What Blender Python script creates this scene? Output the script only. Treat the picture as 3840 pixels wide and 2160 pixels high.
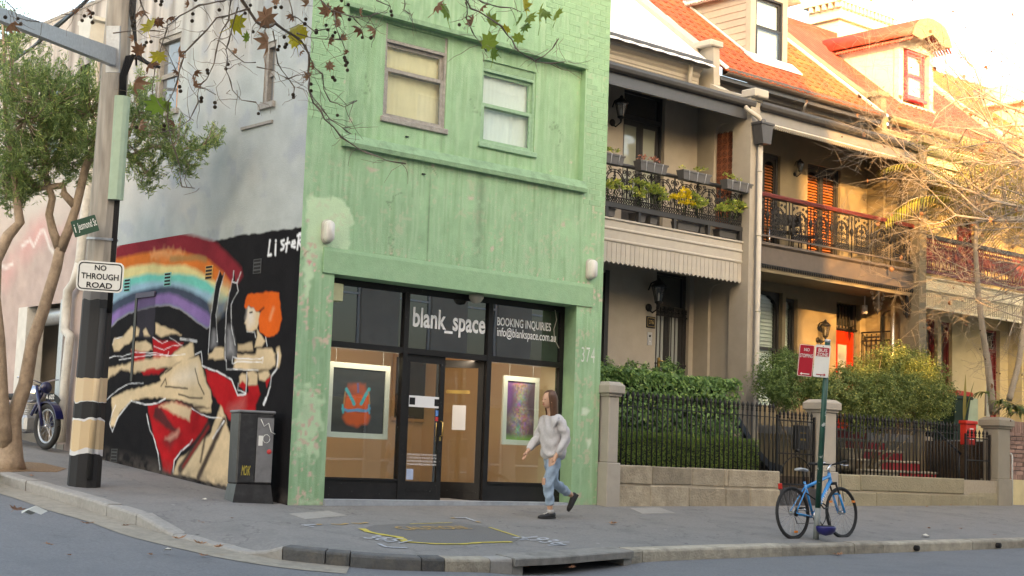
import bpy, bmesh, math, random
import numpy as np
from math import sin, cos, pi, radians, atan2, sqrt, hypot
from mathutils import Vector, Matrix

for _o in list(bpy.data.objects): bpy.data.objects.remove(_o)
scn = bpy.context.scene
COL = scn.collection
random.seed(7)
RNG = np.random.default_rng(11)

# ------------------------------------------------------------------ camera
YAW, PIT, ROL = (radians(a) for a in (41.1275, 6.5197, 2.0279))
FPX = 5998.0                       # focal length for a picture 3840 px wide
_f = np.array([sin(YAW)*cos(PIT), cos(YAW)*cos(PIT), sin(PIT)])
_r = np.array([cos(YAW), -sin(YAW), 0.0])
_u = np.cross(_r, _f)
_r, _u = cos(ROL)*_r + sin(ROL)*_u, -sin(ROL)*_r + cos(ROL)*_u
CAM = np.array([-11.57602, -17.50028, 0.54190])
cam_data = bpy.data.cameras.new('camera')
cam_data.sensor_width = 36.0
cam_data.lens = FPX/3840*36.0
cam_data.clip_start = 0.1
cam_data.clip_end = 2000.0
cam = bpy.data.objects.new('camera', cam_data)
COL.objects.link(cam)
cam.matrix_world = Matrix(((_r[0], _u[0], -_f[0], CAM[0]), (_r[1], _u[1], -_f[1], CAM[1]),
                           (_r[2], _u[2], -_f[2], CAM[2]), (0, 0, 0, 1)))
scn.camera = cam

# ------------------------------------------------------------------ sky, sun, exposure
SUN_DIR = Vector((-0.52, -0.866, 0.0)).normalized()
SUN_EL = radians(17.0)
SUN_VEC = Vector((SUN_DIR.x*cos(SUN_EL), SUN_DIR.y*cos(SUN_EL), sin(SUN_EL)))
world = bpy.data.worlds.new('World'); scn.world = world; world.use_nodes = True
wn = world.node_tree; wn.nodes.clear()
_bg = wn.nodes.new('ShaderNodeBackground'); _wo = wn.nodes.new('ShaderNodeOutputWorld')
_sky = wn.nodes.new('ShaderNodeTexSky'); _sky.sky_type = 'NISHITA'; _sky.sun_disc = False
_sky.sun_elevation = SUN_EL; _sky.sun_rotation = atan2(SUN_VEC.x, SUN_VEC.y)
_sky.air_density = 1.0; _sky.dust_density = 4.0; _sky.ozone_density = 1.0
_bg.inputs['Strength'].default_value = 0.15
wn.links.new(_sky.outputs[0], _bg.inputs['Color']); wn.links.new(_bg.outputs[0], _wo.inputs['Surface'])
sun_data = bpy.data.lights.new('sun', 'SUN'); sun_data.energy = 2.7; sun_data.angle = radians(0.6)
sun_data.color = (1.0, 0.55, 0.2)
sun = bpy.data.objects.new('sun', sun_data); COL.objects.link(sun)
sun.rotation_euler = SUN_VEC.to_track_quat('Z', 'Y').to_euler()
sun.location = (-20, -30, 30)
vs = scn.view_settings
vs.view_transform = 'Standard'; vs.look = 'None'; vs.gamma = 1.0; vs.use_curve_mapping = False
vs.exposure = 2.8
vs.use_white_balance = True; vs.white_balance_temperature = 8100; vs.white_balance_tint = 10
scn.render.engine = 'CYCLES'

# ------------------------------------------------------------------ picture ray -> point on a real plane
def ray(x, y): return _f + _r*(x-1920.0)/FPX - _u*(y-1080.0)/FPX
def onY(x, y, Y=0.0):
    d = ray(x, y); return CAM + d*(Y-CAM[1])/d[1]
def onX(x, y, X=0.0):
    d = ray(x, y); return CAM + d*(X-CAM[0])/d[0]
def at_depth(x, y, D): return CAM + ray(x, y)*D
GX, GY = 0.0135, 0.095
def gz(x, y): return GX*x + GY*y             # footpath level (the whole corner lies on a slope)
def onG(x, y):
    d = ray(x, y); t = -(CAM[2]-GX*CAM[0]-GY*CAM[1])/(d[2]-GX*d[0]-GY*d[1]); return CAM + d*t
def rz(x, y):                                 # road level
    return GX*max(-60, min(60, x)) + GY*max(-4.1, min(y, 30)) + 0.035*min(y+4.1, 0)*(1 if y > -40 else 40/abs(y)) - 0.14
def frame(ox, oy, s): return lambda x, y: (ox+x*s, oy+y*s)
M1 = frame(380, 850, 800/2318); M2 = frame(380, 1300, 800/1932)
A5 = frame(2240, 0, 700/2029); R1 = frame(0, 0, 960/1932); R2 = frame(960, 0, 960/1932); R3 = frame(1920, 0, 960/1932); R4 = frame(2880, 0, 960/1932)
Q1 = frame(0, 720, 960/1932); Q2 = frame(960, 720, 960/1932); Q3 = frame(1920, 720, 960/1932); Q4 = frame(2880, 720, 960/1932)
S1 = frame(0, 1440, 960/1932); S2 = frame(960, 1440, 960/1932); S3 = frame(1920, 1440, 960/1932); S4 = frame(2880, 1440, 960/1932)

# ------------------------------------------------------------------ materials
MATS = {}
def lin(r, g, b):
    return tuple(((c/255)/12.92 if c/255 <= 0.04045 else ((c/255+0.055)/1.055)**2.4) for c in (r, g, b))
def _mat(name):
    m = bpy.data.materials.new(name); m.use_nodes = True
    nt = m.node_tree; b = nt.nodes['Principled BSDF']; return m, nt, b
def mat(name, col, rough=0.75, var=0.12, scale=6.0, bump=0.0, bscale=60.0, metal=0.0, dirt=0.0, dscale=1.5, dcol=(0.05, 0.045, 0.04),
        island=0.0, objrand=0.0, emit=0.0, spec=0.5, coat=0.0, streak=0.0, attr=None, wear=0.0, wcol=(0.6, 0.55, 0.45), wscale=9.0, spots=0.0, cracks=0.0):
    if name in MATS: return MATS[name]
    m, nt, b = _mat(name); N = nt.nodes; L = nt.links
    tc = N.new('ShaderNodeTexCoord')
    if attr:
        at = N.new('ShaderNodeAttribute'); at.attribute_name = attr; cur = at.outputs['Color']
    else:
        rgb = N.new('ShaderNodeRGB'); rgb.outputs[0].default_value = (*col, 1); cur = rgb.outputs[0]
    def noise(sc, det=6.0, ro=0.6, stretch=None):
        n = N.new('ShaderNodeTexNoise'); n.inputs['Scale'].default_value = sc; n.inputs['Detail'].default_value = det; n.inputs['Roughness'].default_value = ro
        if stretch:
            mp = N.new('ShaderNodeMapping'); mp.inputs['Scale'].default_value = stretch; L.new(tc.outputs['Object'], mp.inputs[0]); L.new(mp.outputs[0], n.inputs['Vector'])
        else: L.new(tc.outputs['Object'], n.inputs['Vector'])
        return n.outputs['Fac']
    def ramp(fac, a, c0, bb, c1):
        r = N.new('ShaderNodeMapRange'); r.inputs[1].default_value = a; r.inputs[2].default_value = bb; r.inputs[3].default_value = c0; r.inputs[4].default_value = c1
        L.new(fac, r.inputs[0]); return r.outputs[0]
    def scalev(cur, fac):
        v = N.new('ShaderNodeVectorMath'); v.operation = 'SCALE'; L.new(cur, v.inputs[0]); L.new(fac, v.inputs['Scale']); return v.outputs[0]
    def mixc(cur, fac, c):
        x = N.new('ShaderNodeMix'); x.data_type = 'RGBA'; L.new(fac, x.inputs[0]); L.new(cur, x.inputs[6]); x.inputs[7].default_value = (*c, 1); return x.outputs[2]
    if var: cur = scalev(cur, ramp(noise(scale), 0.25, 1-var, 0.75, 1+var))
    if island:
        g = N.new('ShaderNodeNewGeometry'); cur = scalev(cur, ramp(g.outputs['Random Per Island'], 0, 1-island, 1, 1+island))
    if objrand:
        g = N.new('ShaderNodeObjectInfo'); cur = scalev(cur, ramp(g.outputs['Random'], 0, 1-objrand, 1, 1+objrand))
    if streak: cur = mixc(cur, ramp(noise(1.0, 5, 0.65, (7, 7, 0.5)), 0.5, 0.0, 0.8, streak), dcol)
    if dirt: cur = mixc(cur, ramp(noise(dscale, 7, 0.7), 0.48, 0.0, 0.72, dirt), dcol)
    if wear:
        w = noise(wscale, 8, 0.72); cur = mixc(cur, ramp(w, 0.70-wear*0.12, 0.0, 0.72-wear*0.12, 0.9), wcol)
    def voro(feat, sc, dis=0.0):
        v = N.new('ShaderNodeTexVoronoi'); v.feature = feat; v.inputs['Scale'].default_value = sc; src = tc.outputs['Object']
        if dis:
            nz = N.new('ShaderNodeTexNoise'); nz.inputs['Scale'].default_value = 2.5; nz.inputs['Detail'].default_value = 6; L.new(src, nz.inputs['Vector']); ma = N.new('ShaderNodeVectorMath'); ma.operation = 'MULTIPLY_ADD'; L.new(nz.outputs['Color'], ma.inputs[0]); ma.inputs[1].default_value = (dis,)*3; L.new(src, ma.inputs[2]); src = ma.outputs[0]
        L.new(src, v.inputs['Vector']); return v.outputs['Distance']
    if spots: cur = mixc(cur, ramp(voro('F1', 2.6), 0.05, spots, 0.085, 0.0), (0.06, 0.058, 0.056)); cur = mixc(cur, ramp(voro('F1', 1.1), 0.02, spots, 0.035, 0.0), (0.42, 0.4, 0.37))
    if cracks: cur = mixc(cur, ramp(voro('DISTANCE_TO_EDGE', 0.42, 0.9), 0.002, cracks, 0.008, 0.0), (0.05, 0.048, 0.046))
    L.new(cur, b.inputs['Base Color'])
    b.inputs['Roughness'].default_value = rough; b.inputs['Metallic'].default_value = metal
    b.inputs['Specular IOR Level'].default_value = spec
    if coat: b.inputs['Coat Weight'].default_value = coat; b.inputs['Coat Roughness'].default_value = 0.1
    if bump:
        bp = N.new('ShaderNodeBump'); bp.inputs['Strength'].default_value = bump; bp.inputs['Distance'].default_value = 0.02
        L.new(noise(bscale, 5, 0.6), bp.inputs['Height']); L.new(bp.outputs[0], b.inputs['Normal'])
    if emit:
        b.inputs['Emission Color'].default_value = (*col, 1); b.inputs['Emission Strength'].default_value = emit
    MATS[name] = m; return m
def glass(name, tint=(0.9, 0.95, 0.93), refl=0.08, rough=0.0, dark=None):
    """window pane: mirror-like reflection over a clear or a dark body"""
    if name in MATS: return MATS[name]
    m, nt, b = _mat(name); N = nt.nodes; L = nt.links; N.remove(b)
    out = N['Material Output']; gl = N.new('ShaderNodeBsdfGlossy'); gl.inputs['Roughness'].default_value = rough; gl.inputs['Color'].default_value = (0.95, 0.97, 1, 1)
    if dark: body = N.new('ShaderNodeBsdfDiffuse'); body.inputs['Color'].default_value = (*dark, 1)
    else: body = N.new('ShaderNodeBsdfTransparent'); body.inputs['Color'].default_value = (*tint, 1)
    fr = N.new('ShaderNodeFresnel'); fr.inputs['IOR'].default_value = 1.5
    ad = N.new('ShaderNodeMath'); ad.operation = 'ADD'; ad.use_clamp = True; L.new(fr.outputs[0], ad.inputs[0]); ad.inputs[1].default_value = refl
    gm = N.new('ShaderNodeNewGeometry'); iv = N.new('ShaderNodeMath'); iv.operation = 'SUBTRACT'; iv.inputs[0].default_value = 1.0; L.new(gm.outputs['Backfacing'], iv.inputs[1]); mu = N.new('ShaderNodeMath'); mu.operation = 'MULTIPLY'; L.new(ad.outputs[0], mu.inputs[0]); L.new(iv.outputs[0], mu.inputs[1])
    # old float glass is slightly wavy
    tc = N.new('ShaderNodeTexCoord'); nz = N.new('ShaderNodeTexNoise'); nz.inputs['Scale'].default_value = 1.6; nz.inputs['Detail'].default_value = 1
    L.new(tc.outputs['Object'], nz.inputs['Vector']); bp = N.new('ShaderNodeBump'); bp.inputs['Strength'].default_value = 0.008; bp.inputs['Distance'].default_value = 0.05
    L.new(nz.outputs['Fac'], bp.inputs['Height']); L.new(bp.outputs[0], gl.inputs['Normal'])
    mx = N.new('ShaderNodeMixShader'); L.new(mu.outputs[0], mx.inputs[0]); L.new(body.outputs[0], mx.inputs[1]); L.new(gl.outputs[0], mx.inputs[2])
    L.new(mx.outputs[0], out.inputs['Surface']); MATS[name] = m; return m
def leafmat(name, c0, c1, trans=0.35, rough=0.5, c2=None):
    """foliage: each leaf its own shade between c0 and c1 (and c2)"""
    if name in MATS: return MATS[name]
    m, nt, b = _mat(name); N = nt.nodes; L = nt.links
    g = N.new('ShaderNodeNewGeometry'); oi = N.new('ShaderNodeObjectInfo'); ad = N.new('ShaderNodeMath'); ad.operation = 'ADD'
    L.new(g.outputs['Random Per Island'], ad.inputs[0]); L.new(oi.outputs['Random'], ad.inputs[1])
    fr = N.new('ShaderNodeMath'); fr.operation = 'FRACT'; L.new(ad.outputs[0], fr.inputs[0])
    cr = N.new('ShaderNodeValToRGB'); cr.color_ramp.elements[0].color = (*c0, 1); cr.color_ramp.elements[1].color = (*c1, 1)
    if c2: e = cr.color_ramp.elements.new(0.85); e.color = (*c1, 1); cr.color_ramp.elements[2].color = (*c2, 1)
    L.new(fr.outputs[0], cr.inputs[0]); L.new(cr.outputs[0], b.inputs['Base Color']); b.inputs['Roughness'].default_value = rough
    b.inputs['Specular IOR Level'].default_value = 0.35
    tr = N.new('ShaderNodeBsdfTranslucent'); L.new(cr.outputs[0], tr.inputs['Color'])
    mx = N.new('ShaderNodeMixShader'); mx.inputs[0].default_value = trans
    L.new(b.outputs[0], mx.inputs[1]); L.new(tr.outputs[0], mx.inputs[2]); L.new(mx.outputs[0], N['Material Output'].inputs['Surface'])
    MATS[name] = m; return m

# ------------------------------------------------------------------ objects and meshes
def wloc(p):
    v = Vector((0, 0, 0))
    while p is not None: v = v + p.location; p = p.parent
    return v
def tag(o, label=None, cat=None, group=None, kind=None):
    if label: o['label'] = label
    if cat: o['category'] = cat
    if group: o['group'] = group
    if kind: o['kind'] = kind
    return o
def thing(name, loc, label, cat, group=None, rotz=0.0):
    o = bpy.data.objects.new(name, None); COL.objects.link(o); o.empty_display_size = 0.2
    o.location = Vector([float(c) for c in loc]); o.rotation_euler = (0, 0, rotz); return tag(o, label, cat, group)
def link(name, me, parent=None, m=None, loc=None):
    o = bpy.data.objects.new(name, me); COL.objects.link(o)
    if m is not None and len(me.materials) == 0: me.materials.append(m)
    if parent is not None: o.parent = parent
    if loc is not None: o.location = Vector([float(c) for c in loc])
    return o
def copy_tree(o, parent=None):
    c = o.copy(); COL.objects.link(c); c.parent = parent
    for ch in o.children: copy_tree(ch, c)
    return c
class MB:
    """collects shapes; build() links them as one mesh object"""
    def __init__(s): s.v = []; s.f = []; s.smooth = []
    def add(s, vs_, fs, sm=False):
        n = len(s.v); s.v += [tuple(float(c) for c in p) for p in vs_]; s.f += [tuple(i+n for i in f) for f in fs]; s.smooth += [sm]*len(fs); return s
    def box(s, x0, x1, y0, y1, z0, z1, c=0.0):
        cx, cy, cz = (x0+x1)/2, (y0+y1)/2, (z0+z1)/2
        return s.obox((cx, cy, cz), (abs(x1-x0)/2, abs(y1-y0)/2, abs(z1-z0)/2), c=c)
    def obox(s, ctr, h, ax=None, c=0.0, jit=0.0):
        """box with half sizes h along axes ax, edges chamfered by c"""
        ctr = np.array(ctr, float); ax = np.eye(3) if ax is None else np.array(ax, float)
        h = np.array(h, float)
        if c <= 0 or c >= min(h)*0.95:
            vs_ = [ctr + ax[0]*h[0]*i + ax[1]*h[1]*j + ax[2]*h[2]*k for i in (-1, 1) for j in (-1, 1) for k in (-1, 1)]
            return s.add(vs_, [(0, 1, 3, 2), (4, 6, 7, 5), (0, 4, 5, 1), (2, 3, 7, 6), (0, 2, 6, 4), (1, 5, 7, 3)])
        vs_ = []; idx = {}
        for i in (-1, 1):
            for j in (-1, 1):
                for k in (-1, 1):
                    jj = (np.array([random.uniform(-jit, jit) for _ in range(3)]) if jit else 0)
                    for a in range(3):
                        hh = h - c; hh[a] = h[a]; idx[(i, j, k, a)] = len(vs_)
                        vs_.append(ctr + jj + ax[0]*hh[0]*i + ax[1]*hh[1]*j + ax[2]*hh[2]*k)
        fs = []
        for a in range(3):
            b_, c_ = [t for t in range(3) if t != a]
            for sg in (-1, 1):
                q = []
                for (sb, sc) in ((-1, -1), (1, -1), (1, 1), (-1, 1)):
                    t = [0, 0, 0]; t[a] = sg; t[b_] = sb; t[c_] = sc; q.append(idx[(*t, a)])
                fs.append(tuple(q))
            for sb in (-1, 1):
                for sc in (-1, 1):
                    t0 = [0, 0, 0]; t1 = [0, 0, 0]; t0[a] = -1; t1[a] = 1; t0[b_] = t1[b_] = sb; t0[c_] = t1[c_] = sc
                    fs.append((idx[(*t0, b_)], idx[(*t1, b_)], idx[(*t1, c_)], idx[(*t0, c_)]))
        for i in (-1, 1):
            for j in (-1, 1):
                for k in (-1, 1): fs.append((idx[(i, j, k, 0)], idx[(i, j, k, 1)], idx[(i, j, k, 2)]))
        return s.add(vs_, fs)
    def tube(s, pts, r, n=6, cap=True, sm=True):
        pts = [np.array(p, float) for p in pts]; rs = r if hasattr(r, '__len__') else [r]*len(pts)
        t0 = pts[1]-pts[0]; up = np.array([0, 0, 1.0]) if abs(t0[2]) < 0.9*np.linalg.norm(t0) else np.array([1.0, 0, 0])
        vs_ = []; m = len(pts); prev = None
        for i, p in enumerate(pts):
            t = pts[min(i+1, m-1)] - pts[max(i-1, 0)]; t = t/(np.linalg.norm(t)+1e-12)
            if prev is None: a = np.cross(t, up)
            else: a = prev - t*np.dot(prev, t)
            a = a/(np.linalg.norm(a)+1e-12); prev = a; b_ = np.cross(t, a)
            for k in range(n):
                an = 2*pi*(k+0.5)/n; vs_.append(p + (a*cos(an)+b_*sin(an))*rs[i])
        fs = [(i*n+k, i*n+(k+1) % n, (i+1)*n+(k+1) % n, (i+1)*n+k) for i in range(m-1) for k in range(n)]
        if cap: fs += [tuple(range(n-1, -1, -1)), tuple((m-1)*n+k for k in range(n))]
        return s.add(vs_, fs, sm)
    def lathe(s, prof, ctr, n=12, axis='Z', sm=True):
        """profile [(radius, height)...] turned round an axis through ctr"""
        vs_ = []; m = len(prof)
        for (r_, h_) in prof:
            for k in range(n):
                a = 2*pi*k/n; c_, s_ = r_*cos(a), r_*sin(a)
                p = (c_, s_, h_) if axis == 'Z' else ((h_, c_, s_) if axis == 'X' else (c_, h_, s_))
                vs_.append((ctr[0]+p[0], ctr[1]+p[1], ctr[2]+p[2]))
        fs = [(i*n+k, i*n+(k+1) % n, (i+1)*n+(k+1) % n, (i+1)*n+k) for i in range(m-1) for k in range(n)]
        fs += [tuple(range(n-1, -1, -1)), tuple((m-1)*n+k for k in range(n))]
        return s.add(vs_, fs, sm)
    def prism(s, poly, O, U, V, W):
        """polygon (u,v) in the plane O+uU+vV pushed along vector W"""
        O, U, V, W = (np.array(t, float) for t in (O, U, V, W)); n = len(poly)
        a = [O+U*p[0]+V*p[1] for p in poly]; vs_ = a + [p+W for p in a]
        fs = [tuple(range(n)), tuple(range(2*n-1, n-1, -1))] + [(i, i+n, (i+1) % n+n, (i+1) % n) for i in range(n)]
        return s.add(vs_, fs)
    def quad(s, a, b_, c_, d): return s.add([a, b_, c_, d], [(0, 1, 2, 3)])
    def mesh(s, name, org=(0, 0, 0)):
        me = bpy.data.meshes.new(name); o = Vector(org)
        me.from_pydata([(p[0]-o[0], p[1]-o[1], p[2]-o[2]) for p in s.v], [], s.f)
        if any(s.smooth): me.polygons.foreach_set('use_smooth', s.smooth)
        bm = bmesh.new(); bm.from_mesh(me); bmesh.ops.recalc_face_normals(bm, faces=bm.faces); bm.to_mesh(me); bm.free()
        return me
    def build(s, name, m, parent=None, local=False, label=None, cat=None, group=None, kind=None, org=None):
        if parent is not None:
            me = s.mesh(name, (0, 0, 0) if local else wloc(parent)); o = link(name, me, parent, m)
        else:
            if org is None:
                a = np.array(s.v); org = (float((a[:, 0].min()+a[:, 0].max())/2), float((a[:, 1].min()+a[:, 1].max())/2), float(a[:, 2].min()))
            me = s.mesh(name, org); o = link(name, me, None, m, org)
        return tag(o, label, cat, group, kind)
def polymesh(name, V, F, m=None, org=(0, 0, 0), attr=None, smooth=False):
    """fast mesh from numpy: V (n,3), F (k,4) or (k,3), optional point colours"""
    me = bpy.data.meshes.new(name); V = np.asarray(V, np.float32) - np.asarray(org, np.float32); F = np.asarray(F, np.int32); k, q = F.shape
    me.vertices.add(len(V)); me.vertices.foreach_set('co', V.ravel())
    me.loops.add(k*q); me.loops.foreach_set('vertex_index', F.ravel())
    me.polygons.add(k); me.polygons.foreach_set('loop_start', np.arange(k, dtype=np.int32)*q)
    if smooth: me.polygons.foreach_set('use_smooth', np.ones(k, bool))
    me.update(calc_edges=True)
    if attr is not None:
        a = me.color_attributes.new('paint', 'FLOAT_COLOR', 'POINT'); c = np.ones((len(V), 4), np.float32); c[:, :3] = attr; a.data.foreach_set('color', c.ravel())
    if m is not None: me.materials.append(m)
    return me
def leaves_mesh(name, P, Nrm, L, W, m, org=(0, 0, 0), fold=0.25, up=None, rng=RNG):
    """one leaf (two faces folded on the midrib) at each point P"""
    n = len(P); P = np.asarray(P); L = np.broadcast_to(L, (n,))[:, None]; W = np.broadcast_to(W, (n,))[:, None]
    nr = Nrm/(np.linalg.norm(Nrm, axis=1, keepdims=True)+1e-9)
    t = rng.normal(size=(n, 3)) if up is None else up + rng.normal(size=(n, 3))*0.45
    t -= nr*(t*nr).sum(1, keepdims=True); t /= np.linalg.norm(t, axis=1, keepdims=True)+1e-9
    b = np.cross(nr, t)
    base = P - t*L*0.5; tip = P + t*L*0.5 - nr*L*0.08; mid = P + nr*W*fold*0.0
    l_ = mid + b*W*0.5 + nr*W*fold; r_ = mid - b*W*0.5 + nr*W*fold
    V = np.stack([base, l_, tip, r_], 1).reshape(-1, 3); F = np.arange(4*n).reshape(-1, 4)
    F = np.concatenate([F[:, [0, 1, 2]], F[:, [0, 2, 3]]], 1).reshape(-1, 3)
    return polymesh(name, V, F, m, org)

# ------------------------------------------------------------------ value noise and painting
def vnoise(u, v, sc, seed=0):
    g = np.random.default_rng(seed).random((64, 64)); x = u*sc; y = v*sc
    xi = np.floor(x).astype(int); yi = np.floor(y).astype(int); fx = x-xi; fy = y-yi; fx = fx*fx*(3-2*fx); fy = fy*fy*(3-2*fy)
    a = g[xi % 64, yi % 64]; b = g[(xi+1) % 64, yi % 64]; c = g[xi % 64, (yi+1) % 64]; d = g[(xi+1) % 64, (yi+1) % 64]
    return (a*(1-fx)+b*fx)*(1-fy) + (c*(1-fx)+d*fx)*fy
def fnoise(u, v, sc, seed=0):
    return (vnoise(u, v, sc, seed) + 0.5*vnoise(u, v, sc*2.1, seed+1) + 0.25*vnoise(u, v, sc*4.3, seed+2))/1.75
def seg_dist(U, V, a, b):
    ax, ay = a; dx, dy = b[0]-ax, b[1]-ay; t = np.clip(((U-ax)*dx+(V-ay)*dy)/(dx*dx+dy*dy+1e-12), 0, 1)
    return np.hypot(U-ax-t*dx, V-ay-t*dy)
def poly_sd(U, V, poly):
    """signed distance, positive inside"""
    d = np.full(U.shape, 1e9); ins = np.zeros(U.shape, bool); n = len(poly)
    for i in range(n):
        a, b = poly[i], poly[(i+1) % n]; d = np.minimum(d, seg_dist(U, V, a, b))
        if a[1] != b[1]:
            c = (V < a[1]) != (V < b[1]); x = a[0] + (V-a[1])*(b[0]-a[0])/(b[1]-a[1]); ins ^= c & (U < x)
    return np.where(ins, d, -d)
class Paint:
    """flat paint on a surface with coordinates u,v: filled shapes and strokes with spray or brush edges"""
    def __init__(s, U, V, base):
        s.U, s.V = U, V; s.C = np.empty(U.shape+(3,)); s.C[...] = base
        s.du = (vnoise(U, V, 14, 3)-0.5)*0.03; s.dv = (vnoise(U, V, 14, 5)-0.5)*0.03
    def _m(s, lo, hi, pad):
        return (s.U > lo[0]-pad) & (s.U < hi[0]+pad) & (s.V > lo[1]-pad) & (s.V < hi[1]+pad)
    def fill(s, poly, col, soft=0.015, alpha=1.0, var=0.12, rough=1.0, seed=1):
        p = np.array(poly); k = s._m(p.min(0), p.max(0), soft*2+0.06)
        if not k.any(): return s
        U, V = s.U[k], s.V[k]; d = poly_sd(U+s.du[k]*rough, V+s.dv[k]*rough, [tuple(q) for q in poly])
        a = np.clip(d/soft*0.5+0.5, 0, 1)*alpha
        c = np.array(col)*(1+var*(fnoise(U, V, 5, seed)-0.5)*2)[:, None]
        s.C[k] = s.C[k]*(1-a[:, None]) + c*a[:, None]; return s
    def line(s, pts, col, w=0.02, soft=0.012, alpha=1.0, broken=0.0):
        p = np.array(pts); k = s._m(p.min(0), p.max(0), w+soft*2+0.03)
        if not k.any(): return s
        U, V = s.U[k]+s.du[k]*0.3, s.V[k]+s.dv[k]*0.3; d = np.full(U.shape, 1e9)
        for a, b in zip(pts[:-1], pts[1:]): d = np.minimum(d, seg_dist(U, V, a, b))
        a = np.clip((w/2-d)/soft+0.5, 0, 1)*alpha
        if broken: a = a*(1-broken*np.clip((0.52-fnoise(U, V, 9, 8))*8, 0, 1))
        s.C[k] = s.C[k]*(1-a[:, None]) + np.array(col)*a[:, None]; return s
def paint_grid(name, u0, u1, v0, v1, step, to3d, painter, m, parent, holes=(), vlow=None):
    """a flat sheet of small faces carrying paint colours; to3d(U,V)->xyz; holes = rectangles (u0,u1,v0,v1)"""
    us = set(np.linspace(u0, u1, max(2, int(round((u1-u0)/step))+1)).tolist()); vv = set(np.linspace(v0, v1, max(2, int(round((v1-v0)/step))+1)).tolist())
    for h in holes: us |= {h[0], h[1]}; vv |= {h[2], h[3]}
    us = np.array(sorted(us)); vv = np.array(sorted(vv)); U, V = np.meshgrid(us, vv, indexing='ij')
    if vlow is not None: V = np.maximum(V, vlow(U))
    col = painter(U, V); nu, nv = U.shape; idx = np.arange(nu*nv).reshape(nu, nv)
    F = np.stack([idx[:-1, :-1], idx[1:, :-1], idx[1:, 1:], idx[:-1, 1:]], -1).reshape(-1, 4)
    cu = ((U[:-1, :-1]+U[1:, 1:])/2).ravel(); cv = ((V[:-1, :-1]+V[1:, 1:])/2).ravel(); keep = (V[1:, 1:]-V[1:, :-1] > 1e-4).ravel()
    for h in holes: keep &= ~((cu > h[0]) & (cu < h[1]) & (cv > h[2]) & (cv < h[3]))
    P = to3d(U.ravel(), V.ravel())
    me = polymesh(name, P, F[keep], m, tuple(wloc(parent)) if parent is not None else (0, 0, 0), col.reshape(-1, 3))
    return link(name, me, parent)
def text_shape(body, bold=0.0, spacing=1.0, shear=0.0):
    cu = bpy.data.curves.new('t', 'FONT'); cu.body = body; cu.offset = bold; cu.space_character = spacing; cu.shear = shear; cu.resolution_u = 3; cu.fill_mode = 'BOTH'; cu.extrude = 0.0
    ob = bpy.data.objects.new('t', cu); COL.objects.link(ob); bpy.context.view_layer.update()
    me = bpy.data.meshes.new_from_object(ob.evaluated_get(bpy.context.evaluated_depsgraph_get()))
    V = np.array([v.co[:2] for v in me.vertices]); F = [tuple(p.vertices) for p in me.polygons]
    bpy.data.objects.remove(ob); bpy.data.curves.remove(cu); bpy.data.meshes.remove(me); return V, F
def text_on(name, body, m, parent, O, U, Vv, w, h, bold=0.0, spacing=1.0, lift=None, local=False, shear=0.0):
    """flat lettering: bounding box w x h with lower-left corner at O, along unit vectors U and Vv"""
    V, F = text_shape(body, bold, spacing, shear); lo, hi = V.min(0), V.max(0); S = (V-lo)/(hi-lo)*np.array([w, h])
    O, U, Vv = (np.array(t, float) for t in (O, U, Vv)); P = O + S[:, :1]*U + S[:, 1:]*Vv
    mb = MB(); mb.add(P, F); return mb.build(name, m, parent, local=local)
# ================================================================== shared materials
m_asphalt = mat('asphalt_road', (0.182, 0.184, 0.188), 0.85, var=0.2, scale=34, bump=0.7, bscale=110, dirt=0.55, dscale=0.9, dcol=(0.125, 0.132, 0.142), spec=0.3, cracks=0.15)
m_foot = mat('asphalt_footpath', (0.225, 0.213, 0.2), 0.88, var=0.17, scale=30, bump=0.6, bscale=110, dirt=0.6, dscale=1.5, dcol=(0.14, 0.137, 0.133), spec=0.3, wear=0.25, wcol=(0.3, 0.29, 0.27), wscale=55, spots=0.75, cracks=0.3)
m_patch = mat('asphalt_patch', (0.17, 0.162, 0.152), 0.9, var=0.2, scale=150, bump=0.8, bscale=180, wear=0.8, wcol=(0.22, 0.2, 0.18), wscale=45)
m_kerbdark = mat('kerb_bluestone', (0.085, 0.085, 0.083), 0.85, var=0.25, scale=9, bump=0.7, bscale=40, objrand=0.2, dirt=0.6, dscale=5, dcol=(0.19, 0.165, 0.13))
m_kerbsand = mat('kerb_sandstone', (0.36, 0.32, 0.25), 0.9, var=0.25, scale=7, bump=0.9, bscale=35, objrand=0.18, dirt=0.6, dscale=4, dcol=(0.11, 0.1, 0.085))
m_conc = mat('concrete', (0.32, 0.3, 0.27), 0.88, var=0.14, scale=20, bump=0.5, bscale=90, dirt=0.5, dscale=2.2, dcol=(0.17, 0.155, 0.13))
m_gutter = mat('gutter_concrete', (0.3, 0.265, 0.21), 0.9, var=0.2, scale=12, bump=0.5, bscale=80, dirt=0.6, dscale=1.6, dcol=(0.16, 0.14, 0.115))
m_void = mat('drain_void', (0.012, 0.01, 0.009), 0.95, var=0.3)
m_ypaint = mat('yellow_paint', (0.5, 0.4, 0.06), 0.7, var=0.25, scale=30, wear=0.9, wcol=(0.17, 0.16, 0.15), wscale=30)
m_opaint = mat('faded_orange_paint', (0.42, 0.27, 0.09), 0.8, var=0.3, scale=30, wear=0.8, wcol=(0.12, 0.115, 0.11), wscale=30)
m_wpaint = mat('white_spray', (0.38, 0.39, 0.41), 0.8, var=0.2, scale=30, wear=0.95, wcol=(0.14, 0.135, 0.13), wscale=35)
m_soil = mat('soil', (0.075, 0.055, 0.038), 0.95, var=0.35, scale=14, bump=0.9, bscale=50)
m_litter = mat('bark_litter', (0.24, 0.15, 0.08), 0.95, var=0.4, scale=40, bump=1.0, bscale=60, wear=0.7, wcol=(0.38, 0.27, 0.15), wscale=40)

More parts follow.
